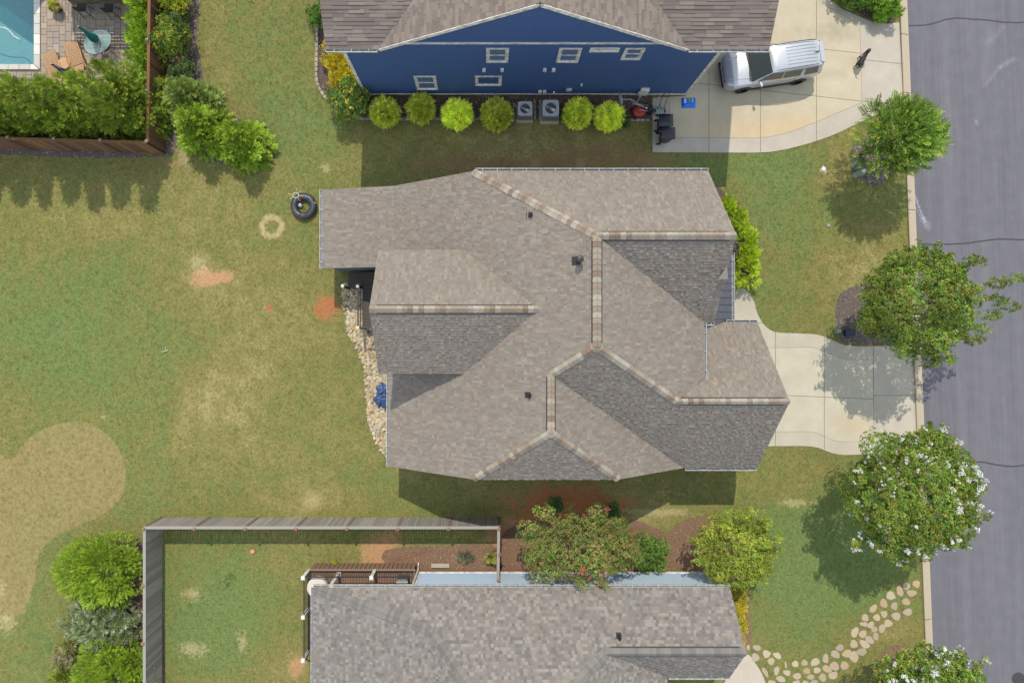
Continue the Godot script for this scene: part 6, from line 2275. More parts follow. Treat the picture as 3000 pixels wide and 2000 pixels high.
# ---------------------------------------------------------------- car
func suv() -> void:
	var car := thing("parked_suv", "silver sport utility vehicle parked nose-in beside the blue house", "car", r(808, -787, 0.03), -2.987)
	var paint := mat(0.50, 0.52, 0.56, 0.28, {"metallic": 0.55, "clearcoat_enabled": true, "clearcoat": 0.8, "clearcoat_roughness": 0.05})
	var dark := mat(0.025, 0.025, 0.028, 0.5)
	var chrome := mat(0.7, 0.7, 0.7, 0.2, {"metallic": 1.0})
	var glass := mat(0.045, 0.058, 0.058, 0.03, {"metallic_specular": 0.8})
	# x, half width, sill, belt, crown
	var st := [[2.46, 0.50, 0.42, 0.70, 0.72], [2.42, 0.72, 0.34, 0.80, 0.84], [2.30, 0.86, 0.28, 0.92, 0.98], [2.05, 0.935, 0.26, 0.98, 1.05], [1.6, 0.955, 0.26, 1.02, 1.11], [1.1, 0.957, 0.26, 1.05, 1.16], [0.5, 0.958, 0.26, 1.07, 1.17], [-0.6, 0.958, 0.26, 1.09, 1.18], [-1.6, 0.955, 0.27, 1.11, 1.20], [-2.1, 0.925, 0.30, 1.12, 1.20], [-2.34, 0.86, 0.36, 1.10, 1.16], [-2.45, 0.74, 0.46, 1.0, 1.04], [-2.47, 0.5, 0.55, 0.85, 0.88]]
	var rows: Array = []
	for s in st:
		var w: float = s[1]
		var half: Array = [[0.0, s[2]], [w * 0.86, s[2]], [w * 0.965, s[2] + 0.12], [w, s[2] + 0.34], [w * 0.985, lerpf(s[2] + 0.34, s[3], 0.6)], [w * 0.945, s[3] - 0.01], [w * 0.90, s[3] + 0.025], [w * 0.62, lerpf(s[3], s[4], 0.75)], [w * 0.3, s[4]], [0.0, s[4] + 0.004]]
		var line: Array = []
		for c in half:
			line.append(Vector3(s[0], c[1], c[0]))
		for k in range(half.size() - 2, 0, -1):
			line.append(Vector3(s[0], half[k][1], -half[k][0]))
		rows.append(line)
	var bb := Buf.new()
	bb.grid(rows, Color.WHITE, true)
	for e in [0, rows.size() - 1]:
		var line: Array = rows[e]
		for k in range(1, line.size() - 1):
			if e == 0:
				bb.tri(line[0], line[k + 1], line[k])
			else:
				bb.tri(line[0], line[k], line[k + 1])
	part("body", bb, paint, car)
	# cabin
	var gh := [[1.22, 0.86, 0.70, 1.06, 1.12], [0.30, 0.89, 0.665, 1.06, 1.60], [0.0, 0.895, 0.668, 1.07, 1.65], [-0.6, 0.90, 0.67, 1.08, 1.685], [-1.4, 0.895, 0.66, 1.10, 1.675], [-2.05, 0.86, 0.63, 1.11, 1.62], [-2.28, 0.83, 0.60, 1.10, 1.56], [-2.42, 0.78, 0.62, 1.05, 1.12]]
	var grow: Array = []
	for s in gh:
		var y0: float = s[3]
		var y1: float = s[4]
		var half := [[s[1], y0], [lerpf(s[1], s[2], 0.55), lerpf(y0, y1, 0.55)], [s[2] + 0.02, y1 - 0.07], [s[2] - 0.05, y1 - 0.015], [s[2] * 0.5, y1 + 0.008], [0.0, y1 + 0.014]]
		var line: Array = []
		for c in half:
			line.append(Vector3(s[0], c[1], c[0]))
		for k in range(half.size() - 2, -1, -1):
			line.append(Vector3(s[0], half[k][1], -half[k][0]))
		grow.append(line)
	var gb := Buf.new()
	gb.grid(grow)
	part("cabin", gb, paint, car)
	# windscreen, curved across
	var ws: Array = []
	for i in 5:
		var t := 0.0 + 0.98 * i / 4.0
		var line: Array = []
		for k in 9:
			var v := -1.0 + 2.0 * k / 8.0
			var hw := lerpf(0.83, 0.655, t)
			var x := lerpf(1.22, 0.30, t) + 0.05 * (1.0 - v * v)
			var y := lerpf(1.12, 1.60, t) + 0.03 - 0.035 * v * v
			line.append(Vector3(x, y, v * hw))
		ws.append(line)
	var wb := Buf.new()
	wb.grid(ws)
	part("windscreen", wb, glass, car)
	var cowl := Buf.new()
	cowl.box(Vector3(1.27, 1.135, 0), Vector3(0.10, 0.03, 1.5), Basis.from_euler(Vector3(0, 0, -0.3)))
	part("wiper_cowl", cowl, dark, car)
	var wip := Buf.new()
	wip.tube([Vector3(1.24, 1.17, -0.55), Vector3(1.14, 1.225, 0.05)], [0.012, 0.008], 6)
	wip.tube([Vector3(1.24, 1.17, 0.05), Vector3(1.14, 1.225, 0.62)], [0.012, 0.008], 6)
	part("wiper", wip, dark, car)
	var rw := Buf.new()
	rw.quad(Vector3(-2.33, 1.50, -0.52), Vector3(-2.41, 1.18, -0.60), Vector3(-2.41, 1.18, 0.60), Vector3(-2.33, 1.50, 0.52))
	part("rear_window", rw, glass, car)
	for s in [-1.0, 1.0]:
		# side panes sit a few millimetres proud of the tumblehome
		for w in [[0.95, 0.36, -0.28, 0.0], [-0.34, -0.34, -1.22, 1.0], [-1.40, -1.40, -2.12, 2.0]]:
			var pb := Buf.new()
			var lo := 0.08
			var hi := 0.78
			var pts: Array = []
			for c in [[w[0], lo], [w[2], lo], [w[2] + (0.10 if w[3] == 2.0 else 0.0), hi], [w[1] - (0.10 if w[3] == 0.0 else 0.0), hi]]:
				var x: float = c[0]
				var y := lerpf(1.085, 1.655, c[1])
				var z := lerpf(0.893, 0.672, c[1]) + 0.012 - (0.03 if x < -1.9 or x > 0.7 else 0.0)
				pts.append(Vector3(x, y, s * z))
			if s < 0.0:
				pb.quad(pts[0], pts[1], pts[2], pts[3])
			else:
				pb.quad(pts[3], pts[2], pts[1], pts[0])
			part("side_window", pb, glass, car)
		var mb := Buf.new()
		mb.lathe([[0.0, -0.07], [0.07, -0.06], [0.10, 0.0], [0.07, 0.07], [0.0, 0.08]], Vector3(0.80, 1.15, s * 1.06), 12, Color.WHITE, Vector2(0.8, 1.25))
		mb.tube([Vector3(0.80, 1.10, s * 0.90), Vector3(0.80, 1.12, s * 1.02)], [0.03, 0.025], 6)
		part("mirror", mb, paint, car)
		var hb := Buf.new()
		hb.grid([[Vector3(2.36, 0.90, s * 0.70), Vector3(2.10, 0.965, s * 0.90)], [Vector3(2.45, 0.78, s * 0.66), Vector3(2.16, 0.82, s * 0.945)]] if s > 0 else [[Vector3(2.10, 0.965, s * 0.90), Vector3(2.36, 0.90, s * 0.70)], [Vector3(2.16, 0.82, s * 0.945), Vector3(2.45, 0.78, s * 0.66)]])
		part("headlight", hb, mat(0.65, 0.68, 0.72, 0.05, {"metallic": 0.6}), car)
		var tl := Buf.new()
		tl.grid([[Vector3(-2.30, 1.05, s * 0.885), Vector3(-2.43, 1.0, s * 0.79)], [Vector3(-2.32, 0.90, s * 0.895), Vector3(-2.455, 0.86, s * 0.79)]])
		part("tail_light", tl, mat(0.25, 0.015, 0.012, 0.15), car)
		var rl := Buf.new()
		rl.tube([Vector3(0.12, 1.69, s * 0.63), Vector3(-0.6, 1.735, s * 0.64), Vector3(-1.5, 1.725, s * 0.63), Vector3(-2.0, 1.67, s * 0.60)], [0.012, 0.02, 0.02, 0.012], 6)
		part("roof_rail", rl, dark, car)
		for x in [-0.18, -1.16]:
			var dh := Buf.new()
			dh.cbox(Vector3(x, 0.98, s * 0.955), Vector3(0.20, 0.035, 0.035), 0.008)
			part("door_handle", dh, chrome, car)
		var clad := Buf.new()
		clad.box(Vector3(0.0, 0.30, s * 0.925), Vector3(2.0, 0.12, 0.08))
		part("side_skirt", clad, dark, car)
		var seam := Buf.new()
		for x in [0.86, -0.31, -1.30]:
			seam.tube([Vector3(x, 0.40, s * 0.952), Vector3(x, 0.75, s * 0.956), Vector3(x - 0.02, 1.04, s * 0.915)], [0.006, 0.006, 0.006], 5)
		part("door_seam", seam, dark, car)
		for x in [1.44, -1.42]:
			var wh := hub("wheel", car, Vector3(x, 0.365, s * 0.86))
			wh.rotation.x = -PI / 2 * s
			var ty := Buf.new()
			ty.lathe([[0.24, -0.13], [0.34, -0.125], [0.365, -0.10], [0.368, 0.06], [0.35, 0.105], [0.25, 0.112]], Vector3.ZERO, 28)
			part("tyre", ty, M.black_matt, wh)
			var ri := Buf.new()
			ri.lathe([[0.25, 0.108], [0.235, 0.06], [0.06, 0.075], [0.05, 0.10], [0.0, 0.102]], Vector3.ZERO, 20)
			for k in 5:
				var a := TAU * k / 5.0
				ri.box(Vector3(cos(a) * 0.15, 0.085, sin(a) * 0.15), Vector3(0.2, 0.03, 0.05), Basis(Vector3.UP, -a))
			part("rim", ri, mat(0.10, 0.10, 0.11, 0.35, {"metallic": 0.7}), wh)
			var arch := Buf.new()
			var ap: Array = []
			var ar: Array = []
			for k in 9:
				var a := PI * k / 8.0
				ap.append(Vector3(x + cos(a) * 0.42, 0.36 + sin(a) * 0.42, s * 0.945))
				ar.append(0.03)
			arch.tube(ap, ar, 6)
			part("wheel_arch", arch, dark, car)
	for k in 6:
		var rb := Buf.new()
		rb.box(Vector3(-1.22, 1.698, -0.42 + k * 0.168), Vector3(1.55, 0.014, 0.018))
		part("roof_rib", rb, mat(0.32, 0.33, 0.36, 0.3, {"metallic": 0.5}), car)
	var fin := Buf.new()
	fin.grid([[Vector3(-1.85, 1.69, 0.03), Vector3(-1.95, 1.77, 0.0), Vector3(-1.85, 1.69, -0.03)], [Vector3(-2.08, 1.66, 0.03), Vector3(-2.06, 1.76, 0.0), Vector3(-2.08, 1.66, -0.03)]])
	part("antenna", fin, dark, car)
	var sp := Buf.new()
	sp.cbox(Vector3(-2.25, 1.60, 0), Vector3(0.24, 0.04, 1.04), 0.015, Basis.from_euler(Vector3(0, 0, 0.12)))
	part("spoiler", sp, paint, car)
	var gr := Buf.new()
	gr.box(Vector3(2.44, 0.66, 0), Vector3(0.06, 0.20, 0.95))
	part("grille", gr, dark, car)
	for y in [0.60, 0.66, 0.72]:
		var gbar := Buf.new()
		gbar.box(Vector3(2.475, y, 0), Vector3(0.02, 0.02, 0.92))
		part("grille_bar", gbar, chrome, car)
	var bump := Buf.new()
	bump.cbox(Vector3(2.42, 0.42, 0), Vector3(0.14, 0.16, 1.3), 0.04)
	bump.cbox(Vector3(-2.44, 0.46, 0), Vector3(0.12, 0.16, 1.35), 0.04)
	part("bumper", bump, dark, car)
	var hl := Buf.new()
	for s in [-1.0, 1.0]:
		hl.tube([Vector3(2.26, 1.005, s * 0.52), Vector3(1.7, 1.115, s * 0.56), Vector3(1.32, 1.15, s * 0.62)], [0.012, 0.014, 0.012], 6)
	part("bonnet_crease", hl, paint, car)

# ---------------------------------------------------------------- dog: one skin over joints, meshed as surface nets
func dog() -> void:
	var bones := [
		# a, b, radius a, radius b
		[Vector3(-0.24, 0.42, 0), Vector3(0.20, 0.46, 0), 0.135, 0.155], [Vector3(0.20, 0.48, 0), Vector3(0.34, 0.60, 0.03), 0.125, 0.09], [Vector3(0.35, 0.62, 0.03), Vector3(0.43, 0.65, 0.06), 0.095, 0.09], [Vector3(0.45, 0.64, 0.06), Vector3(0.57, 0.60, 0.09), 0.05, 0.032],
		[Vector3(0.38, 0.70, -0.02), Vector3(0.36, 0.77, -0.05), 0.03, 0.012], [Vector3(0.40, 0.70, 0.10), Vector3(0.38, 0.77, 0.13), 0.03, 0.012],
		[Vector3(0.18, 0.42, 0.09), Vector3(0.17, 0.22, 0.10), 0.06, 0.036], [Vector3(0.17, 0.22, 0.10), Vector3(0.19, 0.03, 0.10), 0.034, 0.028], [Vector3(0.19, 0.03, 0.10), Vector3(0.23, 0.025, 0.10), 0.03, 0.026],
		[Vector3(0.18, 0.42, -0.09), Vector3(0.20, 0.22, -0.10), 0.06, 0.036], [Vector3(0.20, 0.22, -0.10), Vector3(0.22, 0.03, -0.10), 0.034, 0.028], [Vector3(0.22, 0.03, -0.10), Vector3(0.26, 0.025, -0.10), 0.03, 0.026],
		[Vector3(-0.24, 0.40, 0.08), Vector3(-0.17, 0.26, 0.10), 0.085, 0.05], [Vector3(-0.17, 0.26, 0.10), Vector3(-0.30, 0.17, 0.10), 0.045, 0.03], [Vector3(-0.30, 0.17, 0.10), Vector3(-0.27, 0.03, 0.10), 0.028, 0.026], [Vector3(-0.27, 0.03, 0.10), Vector3(-0.22, 0.025, 0.10), 0.03, 0.026],
		[Vector3(-0.24, 0.40, -0.08), Vector3(-0.20, 0.26, -0.10), 0.085, 0.05], [Vector3(-0.20, 0.26, -0.10), Vector3(-0.33, 0.17, -0.10), 0.045, 0.03], [Vector3(-0.33, 0.17, -0.10), Vector3(-0.31, 0.03, -0.10), 0.028, 0.026], [Vector3(-0.31, 0.03, -0.10), Vector3(-0.26, 0.025, -0.10), 0.03, 0.026],
		[Vector3(-0.32, 0.46, 0), Vector3(-0.44, 0.50, 0.06), 0.035, 0.028], [Vector3(-0.44, 0.50, 0.06), Vector3(-0.44, 0.52, 0.18), 0.028, 0.015]]
	var d := thing("dog", "small black and white dog standing on the driveway behind the silver car", "dog", g(2513, 184, 0.032), 1.15)
	var col := func(p: Vector3) -> Color:
		if p.x > 0.06 and p.x < 0.30 and absf(p.z) > 0.045 and p.y > 0.34 and p.y < 0.56:
			return Color(0.30, 0.28, 0.26)
		if p.y < 0.10 or (p.x > 0.50 and p.y < 0.60):
			return Color(0.35, 0.32, 0.28)
		return Color(0.018, 0.015, 0.014)
	var b := nets(bones, 0.02, 0.025, col)
	part("body", b, mat(1, 1, 1, 0.7, {"vertex_color_use_as_albedo": true}), d)

func nets(bones: Array, cell: float, soft: float, paint: Callable) -> Buf:
	var lo := Vector3.INF
	var hi := -Vector3.INF
	for bn in bones:
		for k in 2:
			lo = lo.min(bn[k] - Vector3.ONE * (bn[2 + k] + 0.06))
			hi = hi.max(bn[k] + Vector3.ONE * (bn[2 + k] + 0.06))
	var n := Vector3i(((hi - lo) / cell).ceil()) + Vector3i.ONE
	var val := PackedFloat32Array()
	val.resize(n.x * n.y * n.z)
	for z in n.z:
		for y in n.y:
			for x in n.x:
				val[(z * n.y + y) * n.x + x] = sdf(bones, lo + Vector3(x, y, z) * cell, soft)
	var at := {}
	var b := Buf.new()
	for z in n.z - 1:
		for y in n.y - 1:
			for x in n.x - 1:
				var s := Vector3.ZERO
				var c := 0
				for e in [[0, 1], [0, 2], [0, 4], [1, 3], [1, 5], [2, 3], [2, 6], [3, 7], [4, 5], [4, 6], [5, 7], [6, 7]]:
					var a := Vector3i(x + (e[0] & 1), y + ((e[0] >> 1) & 1), z + (e[0] >> 2))
					var f := Vector3i(x + (e[1] & 1), y + ((e[1] >> 1) & 1), z + (e[1] >> 2))
					var va := val[(a.z * n.y + a.y) * n.x + a.x]
					var vb := val[(f.z * n.y + f.y) * n.x + f.x]
					if (va < 0.0) != (vb < 0.0):
						s += Vector3(a).lerp(Vector3(f), va / (va - vb))
						c += 1
				if c:
					at[Vector3i(x, y, z)] = lo + s / c * cell
	var nrm := func(p: Vector3) -> Vector3:
		var h := 0.006
		return Vector3(sdf(bones, p + Vector3(h, 0, 0), soft) - sdf(bones, p - Vector3(h, 0, 0), soft), sdf(bones, p + Vector3(0, h, 0), soft) - sdf(bones, p - Vector3(0, h, 0), soft), sdf(bones, p + Vector3(0, 0, h), soft) - sdf(bones, p - Vector3(0, 0, h), soft)).normalized()
	for key in at:
		for ax in 3:
			var a1 := [Vector3i(1, 0, 0), Vector3i(0, 1, 0), Vector3i(0, 0, 1)]
			var d: Vector3i = a1[ax]
			var u: Vector3i = a1[(ax + 1) % 3]
			var w: Vector3i = a1[(ax + 2) % 3]
			var f: Vector3i = key + d
			var v0 := val[(key.z * n.y + key.y) * n.x + key.x]
			var v1 := val[(f.z * n.y + f.y) * n.x + f.x]
			if (v0 < 0.0) == (v1 < 0.0):
				continue
			if not (at.has(key - u) and at.has(key - w) and at.has(key - u - w)):
				continue
			var p: Array = [at[key], at[key - u], at[key - u - w], at[key - w]]
			if v0 > 0.0:
				p.reverse()
			var c: Color = paint.call((p[0] + p[2]) * 0.5)
			b.quadn(p[0], p[1], p[2], p[3], nrm.call(p[0]), nrm.call(p[1]), nrm.call(p[2]), nrm.call(p[3]), c)
	return b

func sdf(bones: Array, p: Vector3, k: float) -> float:
	var best := 1e9
	for bn in bones:
		var ab: Vector3 = bn[1] - bn[0]
		var t := clampf((p - bn[0]).dot(ab) / ab.length_squared(), 0.0, 1.0)
		var d: float = p.distance_to(bn[0] + ab * t) - lerpf(bn[2], bn[3], t)
		var h := clampf(0.5 + 0.5 * (best - d) / k, 0.0, 1.0) if best < 1e8 else 1.0
		best = lerpf(best, d, h) - k * h * (1.0 - h) if best < 1e8 else d
	return best

# ---------------------------------------------------------------- other things
func bin(label: String, at: Vector3, turn: float) -> void:
	var t := thing("wheelie_bin", label, "bin", at, turn, "black wheeled bins by the blue house")
	# front towards +x
	var b := Buf.new()
	var rows: Array = []
	for s in [[0.04, 0.46, 0.42], [0.5, 0.53, 0.49], [0.98, 0.60, 0.56], [1.0, 0.64, 0.60], [1.04, 0.64, 0.60]]:
		var line: Array = []
		for c in [[-0.5, -0.42], [-0.42, -0.5], [0.42, -0.5], [0.5, -0.42], [0.5, 0.42], [0.42, 0.5], [-0.42, 0.5], [-0.5, 0.42]]:
			line.append(Vector3(c[0] * s[1], s[0], c[1] * s[2]))
		rows.append(line)
	b.grid(rows, Color.WHITE, true)
	part("body", b, M.black, t)
	var l := Buf.new()
	var lr: Array = []
	for s in [[-0.38, 1.06, 0.60], [-0.33, 1.115, 0.62], [-0.1, 1.135, 0.62], [0.2, 1.115, 0.62], [0.34, 1.07, 0.61], [0.36, 1.03, 0.60]]:
		var line: Array = []
		for k in 7:
			var v := -1.0 + k / 3.0
			line.append(Vector3(s[0], s[1] - 0.045 * pow(absf(v), 6.0), -v * s[2] * 0.5))
		lr.append(line)
	l.grid(lr)
	l.box(Vector3(0.0, 1.03, 0), Vector3(0.68, 0.03, 0.62))
	part("lid", l, mat(0.014, 0.018, 0.030, 0.32), t)
	var h := Buf.new()
	h.tube([Vector3(-0.33, 1.0, -0.24), Vector3(-0.44, 1.0, -0.24), Vector3(-0.44, 1.0, 0.24), Vector3(-0.33, 1.0, 0.24)], [0.02, 0.02, 0.02, 0.02], 7)
	part("handle", h, M.black, t)
	for s in [-1, 1]:
		var w := Buf.new()
		w.lathe([[0.0, -0.03], [0.12, -0.03], [0.12, 0.03], [0.0, 0.03]], Vector3.ZERO, 18)
		var o := part("wheel", w, M.black_matt, t)
		o.rotation.x = PI / 2
		o.position = Vector3(-0.28, 0.12, s * 0.28)

func condenser(label: String, at: Vector3, s: float, h: float) -> void:
	var t := thing("air_conditioner", label, "air conditioner", at, 0.0, "air conditioners on pads by the blue wall")
	var pad := Buf.new()
	pad.cbox(Vector3(0, 0.05, 0.03), Vector3(s * 1.18, 0.10, s * 1.25), 0.012)
	part("pad", pad, M.curb, t)
	var grey := mat(0.34, 0.36, 0.40, 0.5)
	var core := Buf.new()
	core.cbox(Vector3(0, 0.1 + (h - 0.34) * 0.5, 0), Vector3(s * 0.93, h - 0.34, s * 0.93), 0.02)
	part("coil", core, mat(0.22, 0.23, 0.25, 0.6), t)
	var shell := Buf.new()
	for e in [[0.0, 1.0], [0.0, -1.0], [1.0, 0.0], [-1.0, 0.0]]:
		shell.box(Vector3(e[0] * s * 0.45, 0.1 + h - 0.17, e[1] * s * 0.45), Vector3(0.02 if e[0] != 0.0 else s * 0.92, 0.34, 0.02 if e[1] != 0.0 else s * 0.88))
	part("shroud", shell, mat(0.22, 0.23, 0.25, 0.6), t)
	var lou := Buf.new()
	lou.box(Vector3.ZERO, Vector3(0.022, h - 0.10, 0.03))
	var lm := lou.mesh(grey)
	for k in 14:
		var u := -0.46 + 0.92 * k / 13.0
		for e in [[u, -0.475, 0.0], [u, 0.475, 0.0], [-0.475, u, 1.57], [0.475, u, 1.57]]:
			put("louvre", lm, t, Transform3D(Basis(Vector3.UP, e[2]), Vector3(e[0] * s, 0.1 + h * 0.5, e[1] * s)))
	# top with a round opening
	var top := Buf.new()
	var y := 0.1 + h
	var n := 32
	var ro := s * 0.335
	for k in n:
		var a0 := TAU * k / n
		var a1 := TAU * (k + 1) / n
		var p: Array = []
		for a in [a0, a1]:
			var d := Vector3(cos(a), 0, sin(a))
			var e := s * 0.5 / pow(pow(absf(d.x), 8.0) + pow(absf(d.z), 8.0), 0.125)
			p.append([d * ro, d * e])
		var up := Vector3(0, y + 0.02, 0)
		top.quad(p[0][0] + up, p[1][0] + up, p[1][1] + up, p[0][1] + up)
		top.quad(p[0][1] + up, p[1][1] + up, p[1][1] + up - Vector3(0, 0.09, 0), p[0][1] + up - Vector3(0, 0.09, 0))
		top.quad(p[1][0] + up, p[0][0] + up, p[0][0] + up - Vector3(0, 0.16, 0), p[1][0] + up - Vector3(0, 0.16, 0))
	part("top_panel", top, grey, t)
	var fan := Buf.new()
	for k in 2:
		var a := 0.45 + PI * k
		fan.box(Vector3(cos(a) * ro * 0.58, y - 0.06, sin(a) * ro * 0.58), Vector3(ro * 0.62, 0.012, ro * 0.55), Basis(Vector3.UP, -a) * Basis.from_euler(Vector3(0.3, 0, 0)))
	fan.lathe([[0.0, y - 0.14], [0.06, y - 0.14], [0.06, y - 0.03], [0.0, y - 0.02]], Vector3.ZERO, 14)
	part("fan", fan, mat(0.42, 0.44, 0.47, 0.35, {"metallic": 0.4}), t)
	var gr := Buf.new()
	for k in 3:
		var path: Array = []
		var rad: Array = []
		for j in 25:
			var a := TAU * j / 24.0
			path.append(Vector3(cos(a) * ro * (0.35 + 0.3 * k), y + 0.035, sin(a) * ro * (0.35 + 0.3 * k)))
			rad.append(0.004)
		gr.tube(path, rad, 4)
	part("grille", gr, M.bronze, t)

func small_things() -> void:
	suv()
	dog()
	bin("black wheeled bin nearer the blue wall", r(505, -624, 0.03), 0.0)
	bin("black wheeled bin on the outer edge of the concrete pad", r(511, -587, 0.03), 0.0)
	condenser("smaller grey air conditioner, beside the largest lime shrub", r(104, -661, 0.012), 0.74, 0.72)
	condenser("larger grey air conditioner, below the paired wall boxes", r(177, -661, 0.012), 0.84, 0.80)
	soil_bag()
	mower()
	dish()
	trampoline_toys()
	utility()
	stepping_stones()
	edging()
	deck_things()
	tarp()

func soil_bag() -> void:
	var t := thing("soil_bag", "bright blue plastic bag of garden soil on the concrete beside the blue wall", "bag", g(2017, 302, 0.031), 0.03)
	var im := Image.create(96, 64, false, Image.FORMAT_RGB8)
	im.fill(Color(0.05, 0.36, 0.85))
	im.fill_rect(Rect2i(34, 6, 26, 34), Color(0.10, 0.45, 0.30))
	im.fill_rect(Rect2i(12, 8, 14, 30), Color(0.80, 0.88, 0.95))
	for k in 5:
		im.fill_rect(Rect2i(14, 11 + k * 5, 10 - (k * 3) % 5, 2), Color(0.25, 0.45, 0.75))
		im.fill_rect(Rect2i(48, 9 + k * 6, 3, 3), Color(0.75, 0.9, 0.55))
		im.fill_rect(Rect2i(66, 12 + k * 5, 14 - (k * 5) % 7, 2), Color(0.75, 0.88, 0.98))
	im.fill_rect(Rect2i(0, 52, 96, 12), Color(0.12, 0.50, 0.95))
	var m := mat(1, 1, 1, 0.25, {"albedo_texture": ImageTexture.create_from_image(im)})
	var f := FastNoiseLite.new(); f.seed = 9; f.frequency = 3.0
	var rows: Array = []
	for i in 13:
		var line: Array = []
		for j in 17:
			var u := -1.0 + j / 8.0
			var v := -1.0 + i / 6.0
			var e := (1.0 - pow(absf(u), 4.0)) * (1.0 - pow(absf(v), 4.0))
			line.append(Vector3(u * 0.36 * (1.0 - 0.05 * (1.0 - v * v)), 0.012 + 0.15 * pow(maxf(e, 0.0), 0.5) + 0.012 * f.get_noise_2d(u, v), v * 0.26 * (1.0 - 0.06 * (1.0 - u * u))))
		rows.append(line)
	var b := Buf.new()
	b.grid(rows)
	var mesh := b.mesh(m, Rect2(CX - 0.36 * S, CZ - 0.26 * S, 0.72 * S, 0.52 * S))
	put("printed_sleeve", mesh, t, Transform3D.IDENTITY)
	var u2 := Buf.new()
	u2.slab(PackedVector2Array([Vector2(-0.36, -0.26), Vector2(0.36, -0.26), Vector2(0.36, 0.26), Vector2(-0.36, 0.26)]), 0.0, 0.013)
	part("seam", u2, mat(0.02, 0.14, 0.55, 0.3), t)

func mower() -> void:
	var t := thing("lawn_mower", "red push mower with black engine and grey handle by the bins", "lawn mower", q(1878, 324, 0.25) * Vector3(1, 0, 1), 0.35)
	var red := mat(0.33, 0.035, 0.02, 0.4)
	var b := Buf.new()
	b.lathe([[0.36, 0.10], [0.37, 0.20], [0.32, 0.29], [0.20, 0.33], [0.0, 0.34]], Vector3(-0.05, 0, 0), 24, Color.WHITE, Vector2(1.1, 0.82))
	part("deck", b, red, t)
	var e := Buf.new()
	e.cbox(Vector3(0.42, 0.34, 0.10), Vector3(0.34, 0.26, 0.34), 0.05)
	e.lathe([[0.12, 0.46], [0.12, 0.54], [0.0, 0.55]], Vector3(0.42, 0, 0.10), 16)
	part("engine", e, M.black, t)
	var lab := Buf.new()
	lab.lathe([[0.0, 0.47], [0.075, 0.47]], Vector3(0.26, 0.0, 0.02), 18, Color.WHITE, Vector2(1.0, 0.6))
	part("badge", lab, M.white, t)
	var h := Buf.new()
	h.tube([Vector3(-0.40, 0.62, -0.42), Vector3(-0.05, 0.50, -0.22), Vector3(0.22, 0.42, -0.06)], [0.018, 0.018, 0.018], 7)
	h.tube([Vector3(-0.14, 0.46, -0.02), Vector3(0.14, 0.43, 0.12), Vector3(0.36, 0.40, 0.22)], [0.018, 0.018, 0.018], 7)
	part("handle", h, mat(0.45, 0.46, 0.50, 0.4), t)
	for w in [[-0.36, -0.26], [-0.36, 0.26], [0.44, -0.28], [0.44, 0.30]]:
		var wb := Buf.new()
		wb.lathe([[0.0, -0.025], [0.10, -0.025], [0.10, 0.025], [0.0, 0.025]], Vector3.ZERO, 16)
		var o := part("wheel", wb, M.black_matt, t)
		o.rotation.x = PI / 2
		o.position = Vector3(w[0], 0.10, w[1])
	var c := thing("hand_cart", "black tubular hand cart leaning by the green box and bins", "hand cart", q(1932, 318, 0.0))
	var cb := Buf.new()
	cb.tube([Vector3(-0.16, 0.08, 0.20), Vector3(-0.02, 0.75, -0.35), Vector3(0.06, 1.0, -0.55), Vector3(0.32, 1.0, -0.55), Vector3(0.26, 0.75, -0.35), Vector3(0.16, 0.08, 0.20)], [0.016, 0.016, 0.016, 0.016, 0.016, 0.016], 7)
	cb.tube([Vector3(-0.08, 0.45, -0.12), Vector3(0.06, 0.2, 0.18)], [0.012, 0.012], 6)
	part("frame", cb, M.bronze, c)
	var tp := Buf.new()
	tp.cbox(Vector3(0.0, 0.05, 0.30), Vector3(0.42, 0.06, 0.26), 0.02)
	part("toe_plate", tp, M.black, c)
	for s in [-1, 1]:
		var wb := Buf.new()
		wb.lathe([[0.0, -0.03], [0.11, -0.03], [0.11, 0.03], [0.0, 0.03]], Vector3.ZERO, 16)
		var o := part("wheel", wb, M.black_matt, c)
		o.rotation.z = PI / 2
		o.position = Vector3(s * 0.24, 0.11, 0.16)
	var gb := thing("utility_box", "flat pale green utility box on the concrete behind the hand cart", "utility box", q(1932, 325, 0.1) * Vector3(1, 0, 1) + Vector3(0, 0.03, 0))
	var b2 := Buf.new()
	b2.cbox(Vector3(0, 0.08, 0), Vector3(0.50, 0.16, 0.34), 0.02)
	part("body", b2, mat(0.26, 0.38, 0.33, 0.6), gb)
	var rb := Buf.new()
	for k in 6:
		rb.box(Vector3(-0.2 + k * 0.08, 0.165, 0), Vector3(0.02, 0.012, 0.28))
	part("lid_rib", rb, mat(0.30, 0.42, 0.37, 0.6), gb)

func dish() -> void:
	var t := thing("satellite_dish", "grey satellite dish on a short mast by the blue wall", "satellite dish", r(402, -650, 0.0))
	var grey := mat(0.30, 0.32, 0.36, 0.5)
	var at := q(1818, 291, 1.0) - t.position
	var rows: Array = []
	for i in 7:
		var rr := 0.40 * i / 6.0
		var line: Array = []
		for k in 24:
			var a := TAU * k / 24.0
			line.append(at + Vector3(0.12 - 0.14 * (rr / 0.4) * (rr / 0.4) + 0.10 * sin(a) * rr, cos(a) * rr * 0.55 + sin(a) * rr * 0.25, sin(a) * rr))
		rows.append(line)
	var b := Buf.new()
	b.grid(rows, Color.WHITE, true)
	part("reflector", b, grey, t)
	var m := Buf.new()
	m.tube([at + Vector3(0.12, 0, 0), at + Vector3(0.42, 0.02, 0.0), at + Vector3(0.52, 0.03, 0.0)], [0.03, 0.025, 0.035], 8)
	m.tube([at + Vector3(0.52, 0.02, 0.0), Vector3(0.55, 0.5, -0.55), Vector3(1.14, 0.0, -0.48)], [0.026, 0.026, 0.026], 8)
	part("mast", m, grey, t)

